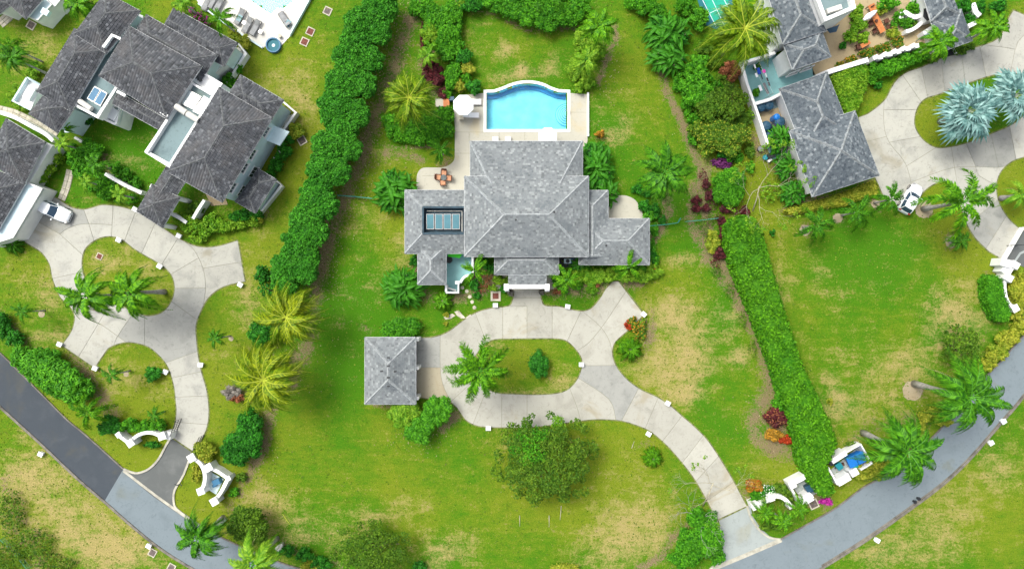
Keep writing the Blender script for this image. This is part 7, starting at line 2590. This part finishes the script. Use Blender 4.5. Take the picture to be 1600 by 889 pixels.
# covers in the lawns
for x, y, s_, r, lb in ((512, 18, .95, -25, "square brown lawn cover nearest the top, beside the tree row"), (485, 50, .95, -25, "upper of the paired square covers in the yellowish lawn"), (476, 66, .95, -25, "lower of the paired square covers in the yellowish lawn"), (472, 220, 1.0, 30, "square cover right of the windowed white wall"),
                        (49, 40, 1.0, -30, "square brown cover in the upper left lawn"), (155.7, 400.7, .75, -25, "square red cover on the left driveway's big island"), (238.5, 863, .9, -30, "square cover beside the white box light on the bottom left verge"), (268, 886, .9, -30, "square cover cut by the bottom edge at the left"),
                        (750, 438, .75, 0, "red-brown square cover in the bed below the five-armed palm"), (1271, 787, 1.1, 25, "square brown cover right of the bin yard")):
    c = W(x, y)
    t = thing("lawn_cover", lb, "drain cover", c)
    mb = MB()
    for k in range(4):
        a = math.radians(r) + k * math.pi / 2
        mb.box((c.x + math.cos(a) * s_ * .44, c.y + math.sin(a) * s_ * .44, .03), (.12 * s_, s_ * (1.0 if k % 2 else .76), .09), a)
    mb.build("frame", M_STONE, t)
    mb = MB()
    mb.box((c.x, c.y, .025), (s_ * .76, s_ * .76, .07), math.radians(r))
    mb.build("lid", M_COVER if 'red' not in lb else M_RED, t)
c = W(774.5, 462.5)
t = thing("lawn_cover", "dark red square cover in a broad white concrete frame left of the porch", "drain cover", c)
mb = MB()
for k in range(4):
    a = k * math.pi / 2
    mb.box((c.x + math.cos(a) * .48, c.y + math.sin(a) * .48, .06), (.24, 1.2 if k % 2 else .72, .16), a)
mb.build("frame", M_STONE, t)
mb = MB()
mb.box((c.x, c.y, .05), (.72, .72, .12))
mb.build("lid", M_RED, t)

# green fences
for nm, pts in (("teal garden fence crossing the lawn strip left of the villa", [(527, 305), (552, 307), (582, 310)]), ("teal garden fence from the villa's right wing to the bed", [(1015, 353), (1040, 351), (1060, 348), (1064, 341)]),
                ("teal garden fence through the purple bushes to the long hedge", [(1073, 346), (1097, 344), (1122, 341)]), ("teal fence in the scrub at the bottom left corner", [(0, 843), (20, 862), (42, 889)])):
    P = P2(pts, .9)
    t = thing("wire_fence", nm, "fence", (P[0][0], P[0][1], 0))
    mb = MB()
    for z in (.3, .6, .9): mb.tube([(x, y, z) for x, y in P], .035 if z > .8 else .02, 4)
    mb.build("rail", M_GREENP, t)
    for a, b in zip(P, P[1:]):
        L_ = math.dist(a, b)
        k = max(1, int(L_ / 1.2))
        for i in range(k + 1):
            mb = MB()
            x, y = a[0] + (b[0] - a[0]) * i / k, a[1] + (b[1] - a[1]) * i / k
            mb.tube([(x, y, 0), (x, y, 1.0)], .03, 5)
            mb.build("post", M_GREENP, t)

# teal court
t = thing("ball_court", "small teal painted court with pale lines at the top, left of the coconut palm", "court", W(1120, 15))
mb = MB()
mb.prism(P2([(1086, -12), (1102, 40), (1118, 46), (1150, 40), (1140, -20)]), 0, .045)
mb.build("border", M_TEALD, t)
mb = MB()
mb.prism(P2([(1092, -14), (1104, 10), (1115, 36), (1126, 28), (1142, 18), (1132, -22)]), 0, .055)
mb.build("playing_surface", M_TEALC, t)
mb = MB()
for a, b in (((1090, -14), (1119, 43)), ((1104, -18), (1131, 40)), ((1122, -18), (1148, 34)), ((1108, 22), (1140, 6))):
    strip(mb, P2([a, b]), .07, .05, .062)
mb.build("court_line", M_PALE, t)


# ------------------------------------------------------------------ cars
def lerp_tab(tab, x):
    for (x0, y0), (x1, y1) in zip(tab, tab[1:]):
        if x <= x1: return y0 + (y1 - y0) * max(0, (x - x0)) / (x1 - x0)
    return tab[-1][1]


def car(label, px, py, rz, L, Wd, H, hatch):
    t = thing("parked_car", label, "car", (0, 0, 0))
    h = L / 2
    # plan half-width and deck height along the length (rear -h .. front +h)
    wt = [(-h, Wd * .38), (-h + .12, Wd * .44), (-h + .5, Wd * .49), (0, Wd * .5), (h - .8, Wd * .485), (h - .3, Wd * .44), (h - .08, Wd * .36), (h, Wd * .28)]
    zt = [(-h, .78), (-h + .1, .93), (-h + .6, .98), (h * .30, .96), (h * .62, .90), (h - .25, .74), (h, .58)]
    N_, M_ = 22, 11
    mb = MB()
    vs, fs = [], []
    for i in range(N_):
        x = -h + L * i / (N_ - 1)
        w, z = lerp_tab(wt, x), lerp_tab(zt, x)
        for k in range(M_):
            a = math.pi * k / (M_ - 1)
            cx, sx_ = math.cos(a), math.sin(a)
            y = w * math.copysign(abs(cx) ** .45, cx)
            zz_ = .38 + (z - .38) * sx_ ** .5 if k not in (0, M_ - 1) else .22
            vs.append((x, y, zz_))
    for i in range(N_ - 1):
        for k in range(M_ - 1):
            a = i * M_ + k
            fs.append((a, a + M_, a + M_ + 1, a + 1))
    fs.append(tuple(range(M_)))
    fs.append(tuple((N_ - 1) * M_ + k for k in range(M_))[::-1])
    mb.add(vs, fs)
    body = mb.build("body", M_CARW, t, smooth=True)
    # glasshouse: lower ring, upper ring
    x0, x1 = (-h + (.12 if hatch else .55)), h * .34
    r0, r1 = (-h + (.45 if hatch else 1.15)), h * .02
    wb, wr = Wd * .455, Wd * .37
    low = [(x0, -wb * .86), (x0 - .04, 0), (x0, wb * .86), (x0 + .5, wb), (x1 - .5, wb), (x1, wb * .84), (x1 + .10, 0), (x1, -wb * .84), (x1 - .5, -wb), (x0 + .5, -wb)]
    top = [(r0, -wr * .9), (r0 - .03, 0), (r0, wr * .9), (r0 + .35, wr), (r1 - .3, wr), (r1, wr * .9), (r1 + .07, 0), (r1, -wr * .9), (r1 - .3, -wr), (r0 + .35, -wr)]
    mb = MB()
    n = len(low)
    mb.add([(x, y, .90) for x, y in low] + [(x, y, H - .05) for x, y in top], [(i, (i + 1) % n, n + (i + 1) % n, n + i) for i in range(n)])
    mb.build("window_glass", M_CARG, t)
    mb = MB()
    ctr_ = ((r0 + r1) / 2, 0)
    ring2 = [(ctr_[0] + (x - ctr_[0]) * .80, y * .72) for x, y in top]
    mb.add([(x, y, H - .06) for x, y in top] + [(x, y, H) for x, y in ring2], [(i, (i + 1) % n, n + (i + 1) % n, n + i) for i in range(n)] + [tuple(range(n, 2 * n))])
    mb.build("roof", M_CARW, t, smooth=False)
    for sy in (-1, 1):
        for (ax, ay), (bx, by) in (((x0 + .02, sy * wb * .86), (r0, sy * wr * .9)), ((x1 - .02, sy * wb * .84), (r1, sy * wr * .9)), (((x0 + x1) / 2, sy * wb), ((r0 + r1) / 2, sy * wr))):
            mb = MB()
            mb.tube([(ax, ay, .90), (bx, by, H - .06)], .045, 5)
            mb.build("window_pillar", M_CARW, t)
        mb = MB()
        mb.box((x1 - .22, sy * (Wd * .5 + .10), .98), (.14, .22, .13))
        mb.build("wing_mirror", M_CARW, t, bevel=.03)
        mb = MB()
        mb.box((h - .20, sy * Wd * .34, .66), (.26, .34, .12), -sy * .45)
        mb.build("headlight", M_ALU, t, bevel=.02)
        mb = MB()
        mb.box((-h + .05, sy * Wd * .36, .80), (.12, .26, .14), sy * .2)
        mb.build("tail_light", M_REDL, t)
        for wx in (-h * .60, h * .62):
            mb = MB()
            mb.tube([(wx, sy * (Wd * .5 - .22), .31), (wx, sy * (Wd * .5 + .005), .31)], .31, 18)
            wl = mb.build("wheel", M_TYRE, t)
            mb = MB()
            mb.tube([(wx, sy * (Wd * .5 - .02), .31), (wx, sy * (Wd * .5 + .015), .31)], .19, 12)
            mb.build("rim", M_ALU, wl)
    mb = MB()
    mb.box((h - .03, 0, .42), (.08, Wd * .5, .14))
    mb.build("grille", M_BLACK, t)
    mb = MB()
    for sy in (-1, 1): strip(mb, [(x1 + .2, sy * .33), (h - .35, sy * .42)], .018, .80, lerp_tab(zt, x1 + .3) + .012)
    c = W(px, py, .7)
    t.location, t.rotation_euler = (c.x, c.y, .06), (0, 0, rz)
    return t


car("white saloon car parked by the pale garage doors on the left driveway", 81.5, 328.5, math.radians(-24), 4.5, 1.8, 1.45, False)
car("white hatchback parked with its tail on the grass by the right driveway", 1424, 310.5, math.radians(60), 3.75, 1.68, 1.48, True)


# ------------------------------------------------------------------ furniture
def parasol(px, py, r, h, label):
    c = W(px, py, h)
    t = thing("parasol", label, "parasol", (c.x, c.y, 0))
    mb = MB()
    n = 8
    ring = [(c.x + r * math.cos(k * math.pi / 4 + .39), c.y + r * math.sin(k * math.pi / 4 + .39), h) for k in range(n)]
    mb.add(ring + [(c.x, c.y, h + .5)], [(k, (k + 1) % n, n) for k in range(n)])
    mb.add([(x, y, z) for x, y, z in ring] + [(x, y, z - .15) for x, y, z in ring], [(k, n + k, n + (k + 1) % n, (k + 1) % n) for k in range(n)])
    mb.build("canopy", M_WHITEF, t)
    mb = MB()
    mb.tube([(c.x, c.y, 0), (c.x, c.y, h + .6)], .035, 8)
    mb.build("pole", M_ALU, t)
    mb = MB()
    mb.lathe((c.x, c.y, .05), [(.3, 0), (.3, .08), (.06, .14)], 14)
    mb.build("base", M_BLACK, t)
    return t


parasol(724, 164.5, 1.27, 2.4, "white octagonal parasol at the pool's left side")
parasol(856, 214, 1.15, 2.3, "white parasol half hidden by the villa's upper roof edge")


def lounger(px, py, rz, fab, frame, label, group, L=1.95, w=.68, back=.55, h=.35):
    c = W(px, py, h)
    t = thing("sun_lounger", label, "sun lounger", (0, 0, 0), group)
    mb = MB()
    for s_ in (-1, 1): mb.box((0, s_ * w / 2, h - .06), (L, .06, .07))
    for s_ in (-1, 1): mb.box((s_ * L / 2, 0, h - .06), (.06, w - .06, .06))
    mb.build("frame", frame, t)
    for ax in (-1, 1):
        for ay in (-1, 1):
            mb = MB()
            mb.box((ax * L * .42, ay * w * .44, (h - .1) / 2), (.06, .06, h - .1))
            mb.build("leg", frame, t)
    mb = MB()
    mb.box((-L * .16, 0, h + .03), (L * .62, w * .86, .08))
    mb.build("seat", fab, t, bevel=.02)
    mb = MB()
    mb.box((L * .32, 0, h + .16), (L * .38, w * .86, .07), tilt=Matrix.Rotation(-back, 4, 'Y'))
    mb.build("backrest", fab, t, bevel=.02)
    t.location, t.rotation_euler = (c.x, c.y, .05), (0, 0, rz)
    return t


lounger(736, 180.5, math.pi, M_WHITEF, M_ALU, "white lounger just below the pool parasol", "white poolside loungers")
lounger(739, 159.5, math.pi, M_WHITEF, M_ALU, "white lounger half under the pool parasol's right side", "white poolside loungers")
GL = [(375, 27, 62, "grey lounger right of the palm, with a teal towel"), (387, 40, 62, "grey lounger in the middle of the row below the deck centre"), (399, 44, 62, "rightmost grey lounger of the row above the yellow-green hedge"),
      (324, 5, 62, "leftmost grey lounger at the top edge of the white deck"), (333, 2, 62, "grey lounger squeezed second from the left at the top edge"), (342, 8, 62, "grey lounger above the palm, left of the pool water"), (445, 31, -57, "grey lounger lying diagonally alone near the deck's right edge")]
for x, y, r, lb in GL: lounger(x, y, math.radians(r), M_CUSH, M_GREYF, lb, "grey loungers on the white pool deck", L=2.0, w=.72)
for x, y, lb in ((381.5, 36, "small grey side table between left and middle loungers"), (394.5, 50, "small grey side table between middle and right loungers"), (407, 50, "small pale side table right of the lounger row")):
    c = W(x, y, .4)
    t = thing("side_table", lb, "side table", (c.x, c.y, 0), "side tables on the white pool deck")
    mb = MB()
    mb.box((c.x, c.y, .42), (.45, .45, .05), 1.05)
    mb.build("top", M_ALU, t)
    for k in range(4):
        a = 1.05 + math.pi / 4 + k * math.pi / 2
        mb = MB()
        mb.tube([(c.x + .24 * math.cos(a), c.y + .24 * math.sin(a), .05), (c.x + .24 * math.cos(a), c.y + .24 * math.sin(a), .4)], .02, 5)
        mb.build("leg", M_GREYF, t)
for (x, y, lb) in ((450, 37, "pale blue towel lying at the foot of the diagonal lounger"), (374, 29, "teal towel on the lounger right of the palm")):
    m = MB()
    c = W(x, y, .5)
    m.box((c.x, c.y, .50), (.55, .8, .05), -.5)
    tag(m.build("towel", M_SOLAR), lb, "towel")


def chair(px, py, rz, seat, frame, label, group, w=.62, z0=.05, cat="chair"):
    c = W(px, py, .5)
    t = thing("chair", label, cat, (0, 0, 0), group)
    mb = MB()
    mb.box((0, 0, .42), (w, w, .12))
    mb.build("seat", seat, t, bevel=.03)
    mb = MB()
    mb.box((-w * .5, 0, .62), (.10, w, .62), tilt=Matrix.Rotation(-.15, 4, 'Y'))
    mb.build("backrest", frame, t, bevel=.03)
    for s_ in (-1, 1):
        mb = MB()
        mb.box((0, s_ * w * .53, .55), (w * .95, .06, .06))
        mb.build("armrest", frame, t)
    for ax in (-1, 1):
        for ay in (-1, 1):
            mb = MB()
            mb.box((ax * w * .45, ay * w * .48, .18), (.06, .06, .36))
            mb.build("leg", frame, t)
    t.location, t.rotation_euler = (c.x, c.y, z0), (0, 0, rz)
    return t


for x, y, r, lb in ((693.6, 269.5, -90, "peach-cushioned patio chair above the round table, nearest the lawn"), (701.5, 278.5, 180, "peach-cushioned patio chair right of the round table"), (692, 286, 90, "peach-cushioned patio chair below the round table, nearest the villa roof"), (684.5, 277, 0, "peach-cushioned patio chair left of the round table")):
    chair(x, y, math.radians(r + (8 if r == 90 else -6)), M_PEACH, M_BROWN, lb, "peach chairs round the patio table")
c = W(693.3, 277.6, .7)
t = thing("patio_table", "small dark round table among the four peach chairs", "table", (c.x, c.y, 0))
mb = MB()
mb.lathe((c.x, c.y, .70), [(.33, 0), (.35, .02), (.35, .05)], 20)
mb.build("top", M_SLATE, t)
mb = MB()
mb.lathe((c.x, c.y, .05), [(.22, 0), (.05, .05), (.05, .62), (.12, .65)], 10)
mb.build("pedestal", M_IRON, t)
for x, lb in ((774, "left white chair peeking from under the villa's upper eave"), (793.5, "right white chair peeking from under the villa's upper eave")):
    chair(x, 218, math.radians(90), M_WHITEF, M_ALU, lb, "white chairs on the pool terrace", w=.66)
for x, y, lb in ((352, 97.5, "upper black balcony armchair of the left villa"), (348.5, 110, "lower black balcony armchair of the left villa")):
    chair(x, y, math.radians(-30), M_BLACK, M_BLACK, lb, "black balcony armchairs", w=.7)
for x, y, sx_, sy_, h, m_, lb in ((705.5, 154.5, .6, .45, .7, M_TANK, "dark blue pump box left of the pool parasol"), (697.5, 161, .7, .9, .5, M_ORANGE, "tan timber crate left of the pool parasol"), (687.5, 161, 1.0, .9, .25, M_DECK, "pale stone plinth by the coconut palm"), (721, 184.5, .55, .4, .6, M_STONE, "grey stone block at the pool deck's left corner")):
    c = W(x, y, h)
    m = MB()
    m.box((c.x, c.y, h / 2 + .03), (sx_, sy_, h), .03)
    m.box((c.x, c.y, h + .05), (sx_ * 1.06, sy_ * 1.06, .05), .03)
    tag(m.build("box", m_, bevel=.02), lb, "box")
m = MB()
c = W(432, 61, .3)
m.lathe((438, 0, 0) if False else (W(438.6, 58.5).x, W(438.6, 58.5).y, .05), [(.18, 0), (.24, .4), (.2, .42)], 12)
tag(m.build("plant_pot", M_STONE), "small stone pot near the hot tub on the white deck", "pot")

# sand court furniture
for q, lb in (([(1362, 27), (1370, 20), (1384, 48), (1376, 53)], "long orange table on the sandy court, its lower half"), ([(1356, 10), (1366, 5), (1371, 17), (1362, 21)], "orange table top at the upper end of the sandy court"), ([(1344, 70), (1358, 63), (1361, 68), (1347, 76)], "low orange-brown bench near the sandy court's middle")):
    t = thing("table" if 'table' in lb else "bench", lb, "table" if 'table' in lb else "bench", W(*q[0]))
    mb = MB()
    P = [tuple(W(x, y, .75))[:2] for x, y in q]
    mb.prism(P, .68, .75)
    mb.build("top", M_ORANGE, t)
    cx, cy = sum(p[0] for p in P) / 4, sum(p[1] for p in P) / 4
    for p in P:
        x, y = cx + (p[0] - cx) * .85, cy + (p[1] - cy) * .85
        mb = MB()
        mb.box((x, y, .34), (.08, .08, .68))
        mb.build("leg", M_BROWN, t)
for i, (x, y, r, lb) in enumerate(((1361, 37, -60, "dark wooden chair left of the orange table, upper"), (1367, 49, -60, "dark wooden chair left of the orange table, lower"), (1385, 33, 120, "dark wooden chair right of the orange table, upper"), (1389, 43, 120, "dark wooden chair right of the orange table, lower"), (1363, 15, -60, "dark wooden chair beside the upper orange table"), (1341, 74, 0, "small dark chair at the end of the low bench"))):
    chair(x, y, math.radians(r), M_BROWN, M_BROWN, lb, "dark chairs on the sandy court", w=.5, z0=.03)
a, b = W(1349, 32, 1.2), W(1370, 17, 1.2)
t = thing("folded_parasol", "folded white parasol lying slanted across the orange tables", "parasol", a)
mb = MB()
mb.tube([a, a.lerp(b, .35), a.lerp(b, .75), b], [.12, .38, .28, .08], 10)
mb.build("canopy", M_WHITEF, t)
mb = MB()
mb.tube([a, b], .05, 6)
mb.tube([(b.x, b.y, .05), (b.x, b.y, 1.2)], .05, 6)
mb.tube([(a.x, a.y, .05), (a.x, a.y, 1.2)], .04, 6)
mb.build("pole", M_ALU, t)
m = MB()
c = W(1372, 31, 1.3)
m.lathe((c.x, c.y, .75), [(.14, 0), (.18, .25)], 10)
tag(m.build("plant_pot", M_BROWN), "brown pot standing in the middle of the orange table", "pot")

# water tanks and bins in the tank yard
for x, y, r, h, lb in ((1190.5, 166.5, .56, 1.3, "dark blue tank at the upper left of the tank yard"), (1203, 164, .56, 1.3, "dark blue tank next to the upper left one"), (1198.5, 196.5, .60, 1.4, "dark blue tank standing alone left in the lower tank yard"), (1212, 198, .5, 1.1, "black tank between the two lower blue tanks"),
                       (1220, 190, .62, 1.5, "largest dark blue tank on the right of the lower group"), (1215, 182.5, .40, 1.6, "small brighter blue barrel above the largest tank"), (1204, 212, .58, 1.4, "dark blue tank half under the broad-leaved clump")):
    c = W(x, y, h)
    t = thing("water_tank", lb, "water tank", (c.x, c.y, 0), "tanks in the yard left of the blue-grey house")
    mm = M_BLUEBIN if 'brighter' in lb else (M_BLACK if 'black' in lb else M_TANK)
    mb = MB()
    mb.lathe((c.x, c.y, .03), [(r * .95, 0), (r, .1), (r, h * .45), (r * .96, h * .5), (r, h * .55), (r, h * .85), (r * .7, h * .97), (r * .3, h)], 20)
    mb.build("body", mm, t)
    mb = MB()
    mb.lathe((c.x, c.y, .03 + h), [(r * .32, -.02), (r * .32, .06), (r * .25, .09)], 12)
    mb.build("lid", mm, t)
    for k in range(6):
        a = k * math.pi / 3
        mb = MB()
        mb.tube([(c.x + r * .3 * math.cos(a), c.y + r * .3 * math.sin(a), h + .02), (c.x + r * .75 * math.cos(a), c.y + r * .75 * math.sin(a), h * .97), (c.x + r * 1.0 * math.cos(a), c.y + r * 1.0 * math.sin(a), h * .84)], .03, 4)
        mb.build("rib", mm, t)
region("tank_yard_gravel", P2([(1180, 166), (1217, 152), (1234, 205), (1200, 222)]), M_SAND, .036)
region("tank_yard_slab", P2([(1182, 168), (1216, 155), (1218, 168), (1188, 176)]), M_GREYROOF, .042)
for x, y, r, h, m_, lb, cat in ((1188.5, 232.5, .32, .6, M_GREYF, "grey round bucket outside the tank yard's lower corner", "bucket"), (1196, 246, .30, .5, M_TEALBIN, "teal round tub by the lowest wall of the yard", "bucket"), (1131, 93, 0, 0, M_WHITE, "", ""), (1124, 93.5, .26, .5, M_BLACK, "black round pot with white rim under the coconut palm", "pot")):
    if not cat: continue
    m = MB()
    c = W(x, y, h)
    m.lathe((c.x, c.y, 0), [(r * .8, 0), (r, h * .9), (r * 1.08, h), (r * .9, h * .9)], 14)
    tag(m.build("bucket", m_), lb, cat)
m = MB()
c = W(1203.5, 250.5, .5)
m.box((c.x, c.y, .25), (.55, .3, .45), .6)
tag(m.build("basin", M_WHITE, bevel=.05), "small white basin beside the teal tub", "basin")
m = MB()
c = W(1205, 243, .7)
m.box((c.x, c.y, .4), (.8, .6, .7), .4)
tag(m.build("storage_box", M_BLACK, bevel=.04), "black storage box between the teal tub and the broad leaves", "box")

# laundry on the turquoise yard
A, B = W(1176, 100, 1.6), W(1202, 150, 1.6)
A2, B2 = W(1187, 99, 1.6), W(1208, 146, 1.6)
t = thing("clothes_line", "two washing lines slung over the turquoise yard", "clothes line", A)
for a, b in ((A, B), (A2, B2)):
    mb = MB()
    mb.tube([a, a.lerp(b, .5) - Vector((0, 0, .12)), b], .012, 4)
    mb.build("line", M_WHITE, t)
    for p in (a, b):
        mb = MB()
        mb.tube([(p.x, p.y, 0), (p.x, p.y, 1.7)], .03, 6)
        mb.build("post", M_ALU, t)
for x, y, w_, L_, r, m_, lb in ((1185.5, 111.5, .35, .75, -72, M_BLUEC, "blue shirt on the washing line"), (1190, 120, .10, .7, -72, M_BLACK, "thin dark strip hanging below the blue shirt"), (1193.5, 112, .35, .4, -60, M_PINK, "pink cloth on the washing line"), (1197, 118, .14, .45, -72, M_WHITEF, "white cloth below the pink one"),
                               (1199, 125, .2, .45, -70, M_BLACK, "upper black garment on the right line"), (1201.5, 132, .2, .5, -70, M_BLACK, "lower black garment on the right line"), (1195.5, 136, .32, .95, -68, M_GREYF, "grey towel low on the left line"), (1199, 144, .3, .5, -68, M_GREYF, "grey garment at the end of the left line"),
                               (1182, 118, .25, .5, -65, M_WHITEF, "pale shirt left of the blue one"), (1188, 138, .3, .7, -68, M_WHITEF, "pale towel left of the grey one"), (1179.5, 104, .14, .5, -72, M_WHITEF, "small white cloth at the upper end of the left line")):
    m = MB()
    c = W(x, y, 1.3)
    m.box((c.x, c.y, 1.32), (L_, w_, .10), math.radians(r), tilt=Matrix.Rotation(.5, 4, 'X'))
    tag(m.build("laundry", m_, bevel=.02), lb, "laundry", "laundry in the turquoise yard")
for x, y in ((1211, 97), (1218, 94)):
    pass
t = thing("step_ladder", "white ladder frame lying at the yard's inner wall", "ladder", W(1212, 98))
for a, b in (((1208, 94), (1213, 108)), ((1213, 92), (1219, 106))):
    mb = MB()
    mb.tube([W(*a, .15), W(*b, .15)], .05, 6)
    mb.build("rail", M_WHITE, t)
for k in range(4):
    f = .1 + .27 * k
    mb = MB()
    a, b = W(1208 + 5 * f, 94 + 14 * f, .15), W(1213 + 6 * f, 92 + 14 * f, .15)
    mb.tube([a, b], .03, 5)
    mb.build("rung", M_WHITE, t)
t = thing("back_step", "white raised back step with a brown mat left of the upper house", "step", W(1224, 92))
mb = MB()
mb.prism(P2([(1219, 86), (1231, 80), (1240, 100), (1237, 110), (1226, 119), (1222, 112)]), 0, .5)
mb.build("platform", M_WHITE, t)
mb = MB()
mb.prism(P2([(1219, 92), (1225, 89), (1229, 96), (1223, 99)], .5), .5, .55)
mb.build("mat", M_BROWN, t)
# small lying things
for pts, lb in (([(442, 803), (447, 811), (454, 820)], "fallen yellow palm frond on the lower left lawn"), ([(987, 700), (991, 689)], "pale dead branch on the grass near the lone spiky plant"), ([(812, 805), (812, 822)], "thin pale stick on the lower lawn, left one"), ([(858, 805), (858, 823)], "thin pale stick on the lower lawn, middle one"), ([(877, 790), (875, 812)], "thin curved pale stick on the lower lawn, right one")):
    m = MB()
    m.tube([W(x, y, .06) for x, y in pts], [.05] * (len(pts) - 1) + [.02], 5)
    tag(m.build("fallen_branch", M_RACHY if 'yellow' in lb else M_BARKP), lb, "branch")
t = thing("terracotta_pot", "round pot with a plant at the white yard step of the villa porch, right side", "pot", W(846, 457))
mb = MB()
c = W(846, 457, .4)
mb.lathe((c.x, c.y, .05), [(.2, 0), (.28, .35), (.3, .4), (.24, .36)], 14)
mb.build("pot", M_BLACK, t)
for x, y, lb in ((1441.5, 772.5, "left black kerbside post on the lower side of the right road"), (1447.5, 767.5, "right black kerbside post on the lower side of the right road")):
    m = MB()
    c = W(1430 + (x - 1441.5), 784 + (y - 772.5), .4)
    m.lathe((c.x, c.y, 0), [(.14, 0), (.14, .35), (.22, .4), (.18, .5)], 10)
    tag(m.build("kerb_post", M_BLACK), lb, "post")
